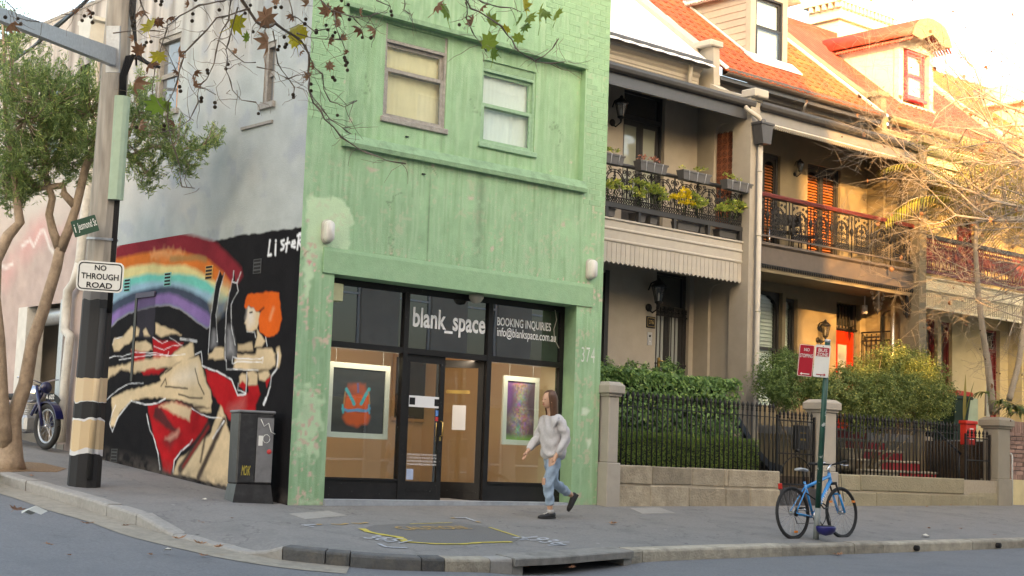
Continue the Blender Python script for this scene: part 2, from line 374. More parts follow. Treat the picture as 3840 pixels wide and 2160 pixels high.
# ================================================================== road (one sheet to the horizon)
DR0, DR1 = onG(1893, 2098)[0], onG(2372, 2068)[0]        # storm drain, along X
def _lines(lo, hi, a, b, fine):
    o = [lo, lo*0.55, lo*0.3]; x = a
    o += list(np.arange(a-20, a, 4.0)); o += list(np.arange(a, b, fine)); o += list(np.arange(b, b+30, 4.0)); o += [hi*0.4, hi*0.65, hi]
    return np.array(sorted(set(round(float(t), 3) for t in o if lo <= t <= hi)))
xs = _lines(-300, 400, -9, 18, 0.25); ys = _lines(-300, 400, -10, 13, 0.25)
XX, YY = np.meshgrid(xs, ys, indexing='ij')
ZZ = np.vectorize(rz)(XX, YY)
dipx = 1/(1+np.exp(-(XX-DR0)*6))*1/(1+np.exp((XX-DR1)*6)); ZZ -= 0.075*dipx*np.clip(1-(np.abs(YY+4.35))/0.75, 0, 1)
ii = np.arange(XX.size).reshape(XX.shape)
road = link('road', polymesh('road', np.stack([XX, YY, ZZ], -1).reshape(-1, 3), np.stack([ii[:-1, :-1], ii[1:, :-1], ii[1:, 1:], ii[:-1, 1:]], -1).reshape(-1, 4), m_asphalt, smooth=True))
tag(road, 'grey asphalt road at the street corner', kind='structure')

# ================================================================== kerb line (outer top edge), from up the side street, round the corner, along the front
KERB = [(-2.48, 30), (-2.48, 20), (-2.48, 12), (-2.48, 6), (-2.47, 3), (-2.47, 1), (-2.5, -0.66), (-2.5, -1.4), (-2.46, -2.1), (-2.35, -2.75), (-2.15, -3.2), (-1.85, -3.55), (-1.45, -3.88), (-1.0, -4.1), (-0.5, -4.25), (0.1, -4.3), (0.9, -4.25), (1.8, -4.08), (2.46, -3.98), (4, -3.95), (8, -3.95), (14, -3.95), (22, -3.95), (50, -3.95)]
KP = [np.array(KERB[0], float)]
for a, b in zip(KERB[:-1], KERB[1:]):
    a, b = np.array(a, float), np.array(b, float); k = max(1, int(np.linalg.norm(b-a)/0.22))
    KP += [a+(b-a)*(t+1)/k for t in range(k)]
KP = np.array(KP); KS = np.concatenate([[0], np.cumsum(np.linalg.norm(np.diff(KP, axis=0), axis=1))])
def kpt(s):
    x = np.interp(s, KS, KP[:, 0]); y = np.interp(s, KS, KP[:, 1]); e = 0.05
    t = np.array([np.interp(s+e, KS, KP[:, 0])-np.interp(s-e, KS, KP[:, 0]), np.interp(s+e, KS, KP[:, 1])-np.interp(s-e, KS, KP[:, 1])]); t /= np.linalg.norm(t)+1e-9
    return np.array([x, y]), np.array([-t[1], t[0]])       # point, inward normal
def s_of(x, y): return KS[np.argmin(np.hypot(KP[:, 0]-x, KP[:, 1]-y))]
S_R0, S_R1 = s_of(-2.5, -0.66), s_of(-2.1, -3.25)          # the dropped kerb at the corner
def ramp(s): return 0.115*min(1, max(0, (s-S_R0)/0.85))*min(1, max(0, (S_R1-s)/0.35))
# footpath sheet: from the kerb back to the walls
rows = [0.16, 0.45, 0.8, 1.3, 1.9, None]
FV = []; ss = KS
for s in ss:
    p, n = kpt(s); x, y = p
    tgt = np.array([0.03, y]) if y > 0.2 else (np.array([x, 0.75]) if x > 0.6 else None)
    if tgt is None:
        w = min(1, max(0, (s-s_of(-2.47, 0.2))/(s_of(0.6, -4.27)-s_of(-2.47, 0.2)))); tgt = np.array([0.03+0.57*w, 0.2+0.55*w])
    ln = np.linalg.norm(tgt-p); dirv = (tgt-p)/ln
    for r_ in rows:
        d = ln if r_ is None else min(r_, ln*0.9) if r_ > 0.3 else 0.16
        q = p + (n*0.16 if d == 0.16 else dirv*d)
        FV.append((q[0], q[1], gz(*q) - ramp(s)*max(0, 1-max(0, d-0.16)/1.1)))
nr = len(rows); FF = [(i*nr+k, (i+1)*nr+k, (i+1)*nr+k+1, i*nr+k+1) for i in range(len(ss)-1) for k in range(nr-1)]
footpath = link('footpath', polymesh('footpath', np.array(FV), np.array(FF), m_foot, smooth=True))
tag(footpath, 'grey asphalt footpath round the corner shop', kind='structure')
# kerb stones
kerb = thing('kerb', (0, 0, 0), 'stone kerb along the footpath', None); del kerb['label']; tag(kerb, 'stone kerb between footpath and road', kind='structure')
def kerb_stone(s0, s1, m, top=0.004, drop=0.3, name='kerb_stone', parent=kerb, jit=0.006, W=0.2):
    k = max(1, int((s1-s0)/0.22)); prof = [(0.006, -drop), (0.0, -0.03), (0.012, -0.008), (0.035, 0.0), (W, 0.0), (W, -drop)]
    mb = MB(); vs_ = []; dz = random.uniform(-jit, jit)*0.5; dn = random.uniform(-jit, jit)
    for i in range(k+1):
        s = s0+0.006+(s1-s0-0.012)*i/k; p, n = kpt(s)
        for (a, h) in prof:
            q = p+n*(a+dn*0.6); vs_.append((q[0], q[1], gz(*q)+top+dz+h-(ramp(s) if h > -0.2 else 0)+random.uniform(-1, 1)*0.0025))
    m_ = len(prof); fs = [(i*m_+j, (i+1)*m_+j, (i+1)*m_+(j+1) % m_, i*m_+(j+1) % m_) for i in range(k) for j in range(m_)]
    fs += [tuple(range(m_)), tuple(k*m_+j for j in range(m_-1, -1, -1))]
    mb.add(vs_, fs); return mb.build(name, m, parent)
sa = s_of(-2.48, 22)
for b in list(np.arange(sa+1.2, S_R0-0.5, 1.15))+[S_R0]: kerb_stone(sa, b, m_conc, jit=0.01); sa = b
for b in (S_R0+0.85, S_R0+1.7, S_R1): kerb_stone(sa, b, m_conc, jit=0.002); sa = b
DRS0, DRS1 = s_of(DR0, -4.25), s_of(DR1, -4.0)
for px, mm in ((1250, m_kerbdark), (1345, m_kerbdark), (1590, m_kerbdark), (1678, m_kerbdark), (1841, m_kerbsand), (1893, m_conc)):
    b = s_of(*onG(px, 2085)[:2]) if px < 1893 else DRS0
    if b > sa+0.1: kerb_stone(sa, b, mm, jit=0.008); sa = b
sa = DRS1
for px, py in ((2413, 2058), (2928, 2045), (3215, 2040), (3300, 2035), (3640, 2028), (3990, 2015), (4300, 2000), (4700, 1990), (5200, 1975), (5700, 1960), (6300, 1950)):
    b = s_of(*onG(px, py)[:2])
    if b > sa+0.15: kerb_stone(sa, b, m_kerbsand, jit=0.014); sa = b
kerb_stone(sa, KS[-1], m_kerbsand)
for px, py in ((3540, 2052), (3832, 2040)):                # roof-water outlets through the kerb
    g = onG(px, py); MB().tube([(g[0], -4.005, rz(g[0], -3.95)+0.055), (g[0], -3.7, rz(g[0], -3.95)+0.06)], 0.04, 10).build('drain_outlet', m_void, kerb)
# storm drain under a concrete lintel
drain = thing('storm_drain', (DR0, -4.2, gz(DR0, -4.2)-0.2), 'storm drain slot with dry leaves under a concrete lintel in the kerb', 'drain')
mb = MB(); k = 10; vs_ = []; prof = [(-0.035, -0.085), (-0.035, -0.012), (-0.02, 0.0), (0.3, 0.0), (0.3, -0.085)]
for i in range(k+1):
    s = DRS0+0.01+(DRS1-DRS0-0.02)*i/k; p, n = kpt(s)
    for a, h in prof: q = p+n*a; vs_.append((q[0], q[1], gz(*q)+0.007+h))
m_ = len(prof); mb.add(vs_, [(i*m_+j, (i+1)*m_+j, (i+1)*m_+(j+1) % m_, i*m_+(j+1) % m_) for i in range(k) for j in range(m_)]+[tuple(range(m_)), tuple(k*m_+j for j in range(m_-1, -1, -1))])
mb.build('lintel', mat('aged_concrete', (0.24, 0.225, 0.2), 0.9, var=0.2, scale=10, bump=0.5, dirt=0.5, dscale=3), drain)
mb = MB(); vs_ = []
for i in range(k+1):
    s = DRS0+0.02+(DRS1-DRS0-0.04)*i/k; p, n = kpt(s)
    for a, h in ((0.45, -0.09), (0.45, -0.6), (-0.0, -0.6)): q = p+n*a; vs_.append((q[0], q[1], gz(*p)+h))
mb.add(vs_, [(i*3+j, (i+1)*3+j, (i+1)*3+j+1, i*3+j+1) for i in range(k) for j in range(2)]); mb.build('pit_wall', m_void, drain)
for s in (DRS0, DRS1):
    p, n = kpt(s); sg = 1 if s == DRS0 else -1; q, _ = kpt(s+sg*0.16)
    mb = MB(); mb.prism([(0, -0.35), (0.16, -0.35), (0.16, -0.085), (0, -0.085)], (p[0], p[1], gz(*p)), ((q-p)/np.linalg.norm(q-p)).tolist()+[0], (0, 0, 1), (n*0.3).tolist()+[0]); mb.build('side_block', m_conc, drain)
# pale concrete gutter strip at the side street's kerb
mb = MB(); vs_ = []; prev = 0; rr = np.linspace(s_of(-2.48, 14), s_of(-1.7, -3.7), 60)
for i, s in enumerate(rr):
    p, n = kpt(s); wd = 0.48+0.03*sin(i*0.9)
    for a in (0.02, -wd):
        q = p+n*a; vs_.append((q[0], q[1], rz(*q)+0.006))
mb.add(vs_, [(2*i, 2*i+2, 2*i+3, 2*i+1) for i in range(len(rr)-1)]); mb.build('gutter', m_gutter, None, kind='structure', label='pale concrete gutter beside the side street kerb')

# flat marks and covers on the footpath (each a few millimetres above the last)
def gpoly(name, pts, m, lift=0.004, th=0.004, parent=None, **kw):
    mb = MB(); n = len(pts); t = [(x, y, gz(x, y)+lift) for x, y in pts]; b = [(x, y, gz(x, y)+lift-th-0.01) for x, y in pts]
    mb.add(t+b, [tuple(range(n))]+[(i, (i+1) % n, (i+1) % n+n, i+n) for i in range(n)]); return mb.build(name, m, parent, **kw)
def gp(fr, pts): return [tuple(onG(*fr(x, y))[:2]) for x, y in pts]
gpoly('service_pit_cover', gp(S2, [(250, 980), (545, 958), (695, 995), (375, 1022)]), m_conc, label='pale concrete pit cover at the foot of the green corner pillar', cat='pit cover')
gpoly('service_pit_cover', gp(S3, [(885, 937), (1110, 932), (1235, 975), (985, 980)]), m_conc, label='pale concrete pit cover in front of the sandstone garden wall', cat='pit cover')
ppts = gp(S2, [(800, 1095), (900, 1065), (1100, 1058), (1400, 1052), (1600, 1060), (1760, 1085), (1932, 1140), (2010, 1165), (1932, 1195), (1700, 1200), (1550, 1212), (1350, 1210), (1130, 1195), (1080, 1160), (950, 1140), (850, 1120)])
patch = gpoly('asphalt_patch', ppts, m_patch, lift=0.004, kind='structure', label='rough dark asphalt repair patch outlined in yellow')
def stroke(name, pts, w, m, parent, lift=0.008):
    mb = MB(); P_ = [np.array(p, float) for p in pts]; vs_ = []
    for i, p in enumerate(P_):
        t = P_[min(i+1, len(P_)-1)]-P_[max(i-1, 0)]; t /= np.linalg.norm(t)+1e-9; n = np.array([-t[1], t[0]]); ww = w*(0.75+0.5*random.random())
        for sg in (-1, 1): q = p+n*sg*ww/2; vs_.append((q[0], q[1], gz(*q)+lift))
    mb.add(vs_, [(2*i, 2*i+1, 2*i+3, 2*i+2) for i in range(len(P_)-1)]); return mb.build(name, m, parent, kind=None)
def dens(pts, k=6): return [tuple(np.array(a)+(np.array(b)-np.array(a))*t/k) for a, b in zip(pts[:-1], pts[1:]) for t in range(k)]+[pts[-1]]
stroke('painted_outline', dens(ppts[12:]+ppts[:1]), 0.10, m_ypaint, patch); stroke('painted_outline', dens(ppts[8:13]), 0.065, m_ypaint, patch)
stroke('painted_outline', dens(ppts[5:8]), 0.04, m_ypaint, patch); stroke('painted_outline', dens(gp(S2, [(1160, 1060), (1340, 1055), (1480, 1050)])), 0.03, m_ypaint, patch)
a, b = (np.array(onG(*S2(1120, 1108))), np.array(onG(*S2(1640, 1100)))); dU = (b-a)/np.linalg.norm(b-a)
text_on('painted_word', 'CAUTION!', m_opaint, patch, a+np.array([0, 0, 0.012]), dU, (-dU[1]*0.9, dU[0]*0.9, GY*0.85), np.linalg.norm(b-a), 0.30, bold=0.01)
marks = thing('spray_marking', tuple(onG(*S2(400, 1075))), 'surveyor spray marks in white and orange on the footpath before the shop', 'paint marking')
for fr, pts, w, m in ((S2, [(455, 1065), (350, 1068), (440, 1084)], 0.05, m_wpaint), (S2, [(1500, 1015), (1580, 1012), (1660, 1040)], 0.05, m_wpaint), (S2, [(1660, 1040), (1690, 1048)], 0.05, m_opaint), (S2, [(1470, 1016), (1500, 1015)], 0.05, m_opaint),
                      (S2, [(565, 1060), (640, 1065), (690, 1056)], 0.05, m_opaint), (S2, [(720, 1053), (780, 1057), (840, 1050)], 0.05, m_opaint), (S2, [(455, 1065), (495, 1062)], 0.05, m_opaint), (S2, [(925, 1210), (985, 1235), (1140, 1240)], 0.05, m_wpaint),
                      (S3, [(270, 1222), (405, 1218), (310, 1200)], 0.05, m_wpaint), (S3, [(10, 1165), (80, 1158), (120, 1180)], 0.05, m_wpaint), (S3, [(60, 1160), (110, 1175), (60, 1180)], 0.04, m_wpaint)):
    stroke('paint_stroke', dens(gp(fr, pts), 4), w, m, marks)
for fr, p0, p1, tx, h in ((S2, (800, 1168), (1080, 1210), '3651', 0.34), (S3, (60, 1172), (330, 1222), '1936', 0.34)):
    a, b = np.array(onG(*fr(*p0))), np.array(onG(*fr(*p1))); dU = (b-a)/np.linalg.norm(b-a)
    text_on('painted_digits', tx, m_wpaint, marks, a+np.array([0, 0, 0.012]), dU, (-dU[1], dU[0], GY*0.8), np.linalg.norm(b-a), h, bold=0.0)
# ================================================================== green corner shop
m_wallpaint = mat('painted_render', (1, 1, 1), 0.7, var=0.05, scale=35, bump=0.35, bscale=55, attr='paint', spec=0.3)
m_mural = mat('mural_paint', (1, 1, 1), 0.8, var=0.06, scale=30, bump=0.25, bscale=45, attr='paint', spec=0.08)
G0 = np.array((0.275, 0.455, 0.265)); GPALE = np.array((0.46, 0.62, 0.40)); GDK = np.array((0.17, 0.31, 0.15))
m_green = mat('green_paint', tuple(G0), 0.7, var=0.1, scale=8, bump=0.3, bscale=60, objrand=0.06, dirt=0.3, dscale=3, dcol=tuple(GPALE*0.85), spec=0.3)
m_greendk = mat('green_paint_weathered', tuple(G0*0.8), 0.75, var=0.2, scale=8, bump=0.4, bscale=60, dirt=0.6, dscale=5, dcol=(0.12, 0.2, 0.11), wear=0.3, wcol=(0.42, 0.38, 0.3))
m_oldwood = mat('weathered_timber', (0.33, 0.31, 0.28), 0.85, var=0.25, scale=15, bump=0.5, bscale=80, dirt=0.5, dscale=8, dcol=(0.17, 0.15, 0.13))
m_greenwood = mat('green_timber', (0.26, 0.42, 0.27), 0.7, var=0.15, scale=20, bump=0.4, bscale=90, wear=0.3, wcol=(0.4, 0.42, 0.36))
m_black = mat('black_gloss_paint', (0.018, 0.017, 0.017), 0.4, var=0.2, scale=10, spec=0.25, wear=0.3, wcol=(0.45, 0.43, 0.4), wscale=26)
m_glass = glass('shop_glass', refl=0.06)
m_glassdark = glass('dark_glass', refl=0.10, dark=(0.012, 0.012, 0.014))
m_glasswin = glass('window_glass', refl=0.06)
m_white = mat('white_vinyl', (0.78, 0.78, 0.78), 0.5, var=0.02)
m_frame = mat('white_picture_frame', (0.74, 0.75, 0.7), 0.45, var=0.04)
m_galv = mat('galvanised_steel', (0.42, 0.44, 0.46), 0.45, var=0.15, scale=25, metal=0.6, bump=0.1, bscale=80)
m_brass = mat('brass', (0.55, 0.38, 0.14), 0.35, var=0.1, metal=0.9)
m_iwall = mat('gallery_wall', (0.72, 0.6, 0.47), 0.9, var=0.05, scale=2)
m_ifloor = mat('gallery_floor', (0.2, 0.18, 0.16), 0.6, var=0.1, scale=3)
m_step = mat('blue_grey_step', (0.33, 0.36, 0.39), 0.8, var=0.15, scale=10, bump=0.3, dirt=0.4, dscale=3, dcol=(0.2, 0.21, 0.22))
m_print = mat('print', (1, 1, 1), 0.4, var=0.0, attr='paint')
m_bone = mat('lamp_glass_ribbed', (0.62, 0.6, 0.54), 0.3, var=0.1, scale=60)
m_putty = mat('aged_putty', (0.42, 0.4, 0.34), 0.6, var=0.1)
m_blind_refl = mat('blind_reflection_tint', (0.93, 0.74, 0.50), 0.9, var=0.08, scale=3)  # peach colour stands in for the warm reflection in the left upper window
m_curtain = mat('white_curtain', (0.88, 0.86, 0.85), 0.9, var=0.05, scale=4)

shop = thing('corner_shop', (2.78, 4, 0), 'two storey green painted corner gallery with a mural down its side wall', 'building')
SX = 5.56; ST = 7.94
FY = lambda Y: (lambda U, V: np.stack([U, np.full(U.shape, Y), V], -1))
FX = lambda X: (lambda U, V: np.stack([np.full(U.shape, X), U, V], -1))
def green_paint(U, V):
    n = fnoise(U, V, 1.3, 21); n2 = fnoise(U*16, V*1.4, 1.5, 31); n3 = fnoise(U, V, 7, 41)
    C = G0*(0.82+0.36*n[..., None])*(0.86+0.28*n3[..., None])
    a = np.clip((n2-0.5)*3.5, 0, 0.6)[..., None]; C = C*(1-a)+np.array((0.36, 0.52, 0.33))*a
    a = np.clip((fnoise(U*18, V*0.7, 1.2, 55)-0.6)*5, 0, 0.4)[..., None]; C = C*(1-a)+np.array((0.19, 0.34, 0.17))*a
    P = Paint(U, V, (0, 0, 0)); P.C = C
    f2 = lambda fr, pts: [tuple(onY(*fr(x, y))[[0, 2]]) for x, y in pts]
    # pale unpainted patches round the left lamp and down the corner pillar
    P.fill(f2(Q2, [(395, 40), (560, 25), (640, 60), (700, 110), (730, 190), (715, 330), (700, 455), (575, 460), (560, 380), (540, 470), (440, 470), (435, 600), (400, 740), (350, 830), (362, 600), (378, 300)]), GPALE*1.05, 0.02, 1.0, 0.1, 3)
    P.fill(f2(Q2, [(440, 460), (500, 440), (430, 640), (420, 560)]), GPALE, 0.04, 0.7, 0.1, 2)
    for pts in ([(330, 130), (420, 60), (500, 90), (470, 200), (490, 330), (430, 420), (460, 520), (400, 590), (380, 480), (300, 520), (280, 400), (340, 330), (290, 260)], [(300, 20), (420, 0), (460, 60), (350, 120)], [(310, 880), (440, 850), (470, 900), (360, 930)]):
        P.fill(f2(S2, pts), GPALE*1.02, 0.035, 0.9, 0.15, 6)
    a = np.clip((vnoise(U, V, 26, 71)*0.6+fnoise(U, V, 6, 72)*0.6-0.76)*10, 0, 1)*((U < 0.62)*(V < 3.2)*0.9+0.3*(V < 4.9)+(np.abs(V-3.25) < 0.2)*0.8+0.25*(U > 5.0))
    P.C = P.C*(1-a[..., None])+np.array((0.55, 0.47, 0.35))*a[..., None]          # paint flaked to bare render
    for fr, pts in ((Q2, [(1600, 30), (1645, 40), (1640, 60), (1605, 58)]), (Q3, [(370, 250), (400, 215), (400, 270)]), (Q3, [(60, 690), (150, 700), (110, 720)]), (Q3, [(390, 755), (420, 790), (412, 810)]), (Q2, [(1655, 640), (1690, 655), (1665, 668)]), (Q2, [(425, 1110), (445, 1090), (455, 1150), (435, 1205)]), (Q2, [(415, 1240), (450, 1255), (455, 1300)]), (R2, [(830, 1255), (930, 1280), (870, 1305)]), (S3, [(490, 830), (525, 815), (520, 860), (500, 862)])):
        P.fill(f2(fr, pts), (0.5, 0.43, 0.34), 0.012, 0.9, 0.2, 0.6)
    for fr, pts in ((S3, [(525, 185), (560, 180), (590, 200), (560, 235), (530, 230)]), (S3, [(560, 420), (600, 415), (595, 450), (570, 490)])):
        P.fill(f2(fr, pts), (0.6, 0.7, 0.55), 0.02, 0.9, 0.1, 1)
    P.line(f2(Q3, [(1700-960-40, 100), (1690-960-40, 330)]), (0.13, 0.2, 0.12), 0.12, 0.12, 0.0)
    P.line([(3.05, 4.75), (3.04, 3.95), (3.03, 3.35)], (0.13, 0.2, 0.12), 0.16, 0.14, 0.55, 0.6)   # water stain below the ledge
    P.line([(2.12, 4.8), (2.1, 3.1)], (0.12, 0.19, 0.11), 0.012, 0.01, 0.8)                          # joint crack
    P.line([(0.6, 3.42), (1.6, 3.40), (2.6, 3.41), (3.6, 3.385), (4.6, 3.4), (5.3, 3.36)], (0.16, 0.25, 0.14), 0.014, 0.01, 0.7, 1)
    P.line([(1.4, 3.13), (1.9, 3.11), (2.3, 3.14), (2.4, 3.1)], (0.07, 0.08, 0.05), 0.012, 0.01, 0.9)
    P.line([(4.0, 3.2), (4.5, 3.22), (4.9, 3.15)], (0.07, 0.08, 0.05), 0.01, 0.01, 0.9)
    a = np.clip((0.12-(V-0.03*U*0.4))/0.15, 0, 1)*np.clip(fnoise(U, V, 12, 91)*2-0.6, 0, 0.7); P.C = P.C*(1-a[..., None])+np.array((0.4, 0.36, 0.28))*a[..., None]
    rg = random.Random(3)
    for _ in range(110):      # runs of dirt and of paler paint below ledges and sills
        z0 = rg.choice((4.79, 6.7, 5.25, 7.9, 3.4)); x = rg.uniform(0.05, 5.5); ln = rg.uniform(0.12, 0.75); P.line([(x, z0), (x+rg.uniform(-.02, .02), z0-ln)], rg.choice(((0.15, 0.26, 0.14), (0.42, 0.6, 0.39), (0.16, 0.22, 0.14))), rg.uniform(.012, .035), 0.02, rg.uniform(.2, .5))
    for _ in range(16):       # hairline cracks
        x, z = rg.uniform(0.1, 5.4), rg.uniform(0.6, 7.6); pts = [(x, z)]
        for _k in range(7): x += rg.uniform(-.12, .14); z -= rg.uniform(-.03, .13); pts.append((x, z))
        P.line(pts, (0.1, 0.15, 0.09), 0.012, 0.012, 0.6)
    for _ in range(46):       # chips down to the render
        x, z, r_ = rg.uniform(0.05, 5.5), rg.choice((rg.uniform(3.05, 3.5), rg.uniform(0.1, 3.0), rg.uniform(3.5, 7.5))), rg.uniform(.012, .045); P.fill([(x+r_*cos(a)*rg.uniform(.5, 1.3), z+r_*1.3*sin(a)*rg.uniform(.5, 1.3)) for a in (0, 1, 2, 3, 4, 5)], (0.52, 0.45, 0.35), 0.008, 0.9, 0.2, 0.5)
    # old house number scratched in white on the right pillar
    o, e = onY(*Q3(525, 1290)), onY(*Q3(622, 1285)); 
    return P.C
RC = (0.60, 5.06, 4.93, 6.74)      # recessed window panel
OP = (0.56, 5.02, -0.4, 3.07)      # shopfront opening
W1 = (1.31, 2.42, 5.33, 6.69); W2 = (3.08, 4.14, 5.26, 6.52)
fw = paint_grid('front_wall', 0, SX, -0.12, ST, 0.022, FY(0.0), green_paint, m_wallpaint, shop, holes=[RC, OP], vlow=lambda U: 0.0135*U-0.03)
paint_grid('window_panel', RC[0], RC[1], RC[2], RC[3], 0.028, FY(0.11), green_paint, m_wallpaint, shop, holes=[W1, W2])
mb = MB()   # reveals
for a, b in (((RC[0], RC[2]), (RC[0], RC[3])), ((RC[1], RC[3]), (RC[1], RC[2])), ((RC[0], RC[3]), (RC[1], RC[3])), ((RC[1], RC[2]), (RC[0], RC[2]))):
    mb.quad((a[0], 0, a[1]), (b[0], 0, b[1]), (b[0], 0.11, b[1]), (a[0], 0.11, a[1]))
for w in (W1, W2):
    for a, b in (((w[0], w[2]), (w[0], w[3])), ((w[1], w[3]), (w[1], w[2])), ((w[0], w[3]), (w[1], w[3])), ((w[1], w[2]), (w[0], w[2]))):
        mb.quad((a[0], 0.11, a[1]), (b[0], 0.11, b[1]), (b[0], 0.30, b[1]), (a[0], 0.30, a[1]))
OQ = OP[1]+0.11
mb.quad((OP[0], 0, -0.1), (OP[0], 0, OP[3]), (OP[0], 0.44, OP[3]), (OP[0], 0.44, -0.1)); mb.quad((OP[1], 0, OP[3]), (OP[1], 0, -0.1), (OQ, 0.44, -0.1), (OQ, 0.44, OP[3])); mb.quad((OP[0], 0, OP[3]), (OP[1], 0, OP[3]), (OQ, 0.44, OP[3]), (OP[0], 0.44, OP[3]))
mb.build('reveal', m_green, shop)
mb = MB(); mb.prism([(0.0, 4.80), (-0.075, 4.80), (-0.085, 4.86), (0.0, 4.985), (0.13, 4.985), (0.13, 4.80)], (0.57, 0, 0), (0, 1, 0), (0, 0, 1), (4.53, 0, 0)); mb.build('ledge', m_greendk, shop)
mb = MB(); mb.prism([(0.02, 3.068), (-0.022, 3.065), (-0.022, 3.36), (-0.012, 3.41), (0.02, 3.41)], (0.36, 0, 0), (0, 1, 0), (0, 0, 1), (4.98, 0, 0)); mb.build('lintel', m_green, shop)
mb = MB(); mb.box(0.5, 5.1, -0.022, 0.11, 6.735, 6.80); mb.build('window_hood', m_greendk, shop)
mb = MB(); mb.box(0.0, SX, -0.02, 0.25, ST, ST+0.07); mb.box(-0.02, 0.25, 0.0, 6.1, ST+0.001, ST+0.06); mb.build('coping', m_green, shop)
mb = MB(); mb.box(5.3, SX-0.004, 0.06, 9.0, 0.0, ST-0.01); mb.build('party_wall', m_conc, shop)
mb = MB(); mb.box(0.1, 5.4, 0.35, 9, 7.35, 7.5); mb.box(0.05, 5.4, 9, 9.2, 0, 7.9); mb.build('roof', m_conc, shop)
mb = MB(); mb.box(0.05, 5.35, 0.6, 8.9, 3.3, 3.5); mb.build('upper_floor', m_conc, shop)
# painted bricks that show through the render at both edges of the upper front
bm_ = MB(); bm_.obox((0, 0, 0), (0.115, 0.006, 0.0385), c=0.004); brick_me = bm_.mesh('brick'); brick_me.materials.append(m_green)
bh_ = MB(); bh_.obox((0, 0, 0), (0.055, 0.006, 0.0385), c=0.004); brickh_me = bh_.mesh('brick_half'); brickh_me.materials.append(m_green)
def brick_strip(x0, x1, z0, z1, skip):
    z = z0; k = 0
    while z < z1:
        x = x0 + (0.0 if k % 2 == 0 else -0.12)
        while x < x1-0.05:
            a, b = max(x, x0), min(x+0.231, x1); w = b-a
            if w > 0.08 and random.random() > skip:
                me = brick_me if w > 0.17 else brickh_me
                o = link('brick', me, fw, None, (np.array([(a+b)/2, 0.0028+random.uniform(-0.0015, 0.001), z+0.0385])-np.array(wloc(shop)))); o.scale.x = w/(0.23 if me is brick_me else 0.11)
            x += 0.241
        z += 0.086; k += 1
brick_strip(0.02, 0.57, 5.12, 6.70, 0.08); brick_strip(5.09, 5.54, 4.55, 7.9, 0.15); brick_strip(0.02, 0.4, 6.75, 7.9, 0.2); brick_strip(4.2, 5.08, 6.85, 7.9, 0.45)
# upstairs sash windows
def sash(parent, w, Y, m, name='window', header=0.0, split=0.5, blind=None, th=0.04):
    x0, x1, z0, z1 = w; zt = z1-header; zm = z0+(zt-z0)*split
    f = MB(); f.box(x0, x0+th, Y, Y+0.09, z0, z1); f.box(x1-th, x1, Y, Y+0.09, z0, z1); f.box(x0+th, x1-th, Y, Y+0.09, zt-th, zt)
    win = f.build(name, m, parent)
    if header: MB().box(x0+0.001, x1-0.001, Y+0.005, Y+0.08, zt+0.002, z1-0.001, c=0.004).build('header_board', m_greendk, win)
    f = MB(); f.box(x0-0.04, x1+0.04, Y-0.06, Y+0.10, z0-0.05, z0+0.03, c=0.01); f.build('sill', m, win)
    for zz0, zz1, dy in ((zm-0.03, zt-th, 0.05), (z0+0.03, zm+0.03, 0.01)):
        s_ = MB(); a, b = x0+th, x1-th
        s_.box(a, a+0.045, Y+dy, Y+dy+0.035, zz0, zz1); s_.box(b-0.045, b, Y+dy, Y+dy+0.035, zz0, zz1); s_.box(a+0.045, b-0.045, Y+dy, Y+dy+0.035, zz0, zz0+0.055); s_.box(a+0.045, b-0.045, Y+dy, Y+dy+0.035, zz1-0.05, zz1)
        sa_ = s_.build('sash', m, win); MB().box(a+0.04, b-0.04, Y+dy+0.012, Y+dy+0.017, zz0+0.05, zz1-0.045).build('pane', m_glasswin, sa_)
    if blind:
        n = 60; V = [(x0+0.02+(x1-x0-0.04)*i/n, Y+0.108+0.0035*sin(i*1.25+0.6*sin(i*0.37))+0.006*(z == z0), z) for i in range(n+1) for z in (z0, z1)]; link('curtain', polymesh('curtain', np.array(V), np.array([(2*i, 2*i+2, 2*i+3, 2*i+1) for i in range(n)]), blind, tuple(wloc(win)), smooth=True), win)
    return win
sash(shop, W1, 0.13, m_oldwood, header=0.22, split=0.62, blind=m_blind_refl)
sash(shop, W2, 0.13, m_greenwood, header=0.12, split=0.52, blind=m_curtain)
# little iron hooks
for x, z in ((1.72, 5.13), (1.95, 4.62)): MB().box(x, x+0.05, -0.03+0.12*(z > 5), 0.02+0.12*(z > 5), z, z+0.015).build('wall_hook', m_black, shop)

# ---------------------------------------------------------------- side wall with the mural
YB = 6.05                                        # where the rear wing starts
def fmX(fr, pts): return [tuple(onX(*fr(x, y))[[1, 2]]) for x, y in pts]
CREAM = (0.60, 0.46, 0.29); RED = (0.40, 0.010, 0.014); BLK = (0.011, 0.010, 0.011); WHT = (0.85, 0.86, 0.88)
def grey_wall(U, V):
    n = fnoise(U, V, 0.9, 121); n2 = fnoise(U, V, 4, 131)
    base = np.array((0.40, 0.435, 0.425))*(0.86+0.28*n2[..., None])
    warm = np.clip((U*0.10+V*0.24-1.5)+(n-0.5)*1.6, 0, 1)[..., None]; C = base*(1-warm)+np.array((0.56, 0.51, 0.46))*(0.9+0.2*n2[..., None])*warm
    a = (np.clip((V-5.9)/1.7, 0, 1)*np.clip((fnoise(U*7, V*0.4, 1.2, 141)-0.36)*3.4, 0, 0.9))[..., None]; C = C*(1-a)+np.array((0.19, 0.17, 0.155))*a
    a = np.clip((fnoise(U, V, 3.2, 151)-0.63)*7, 0, 0.6)[..., None]; C = C*(1-a)+np.array((0.33, 0.36, 0.40))*a
    return C
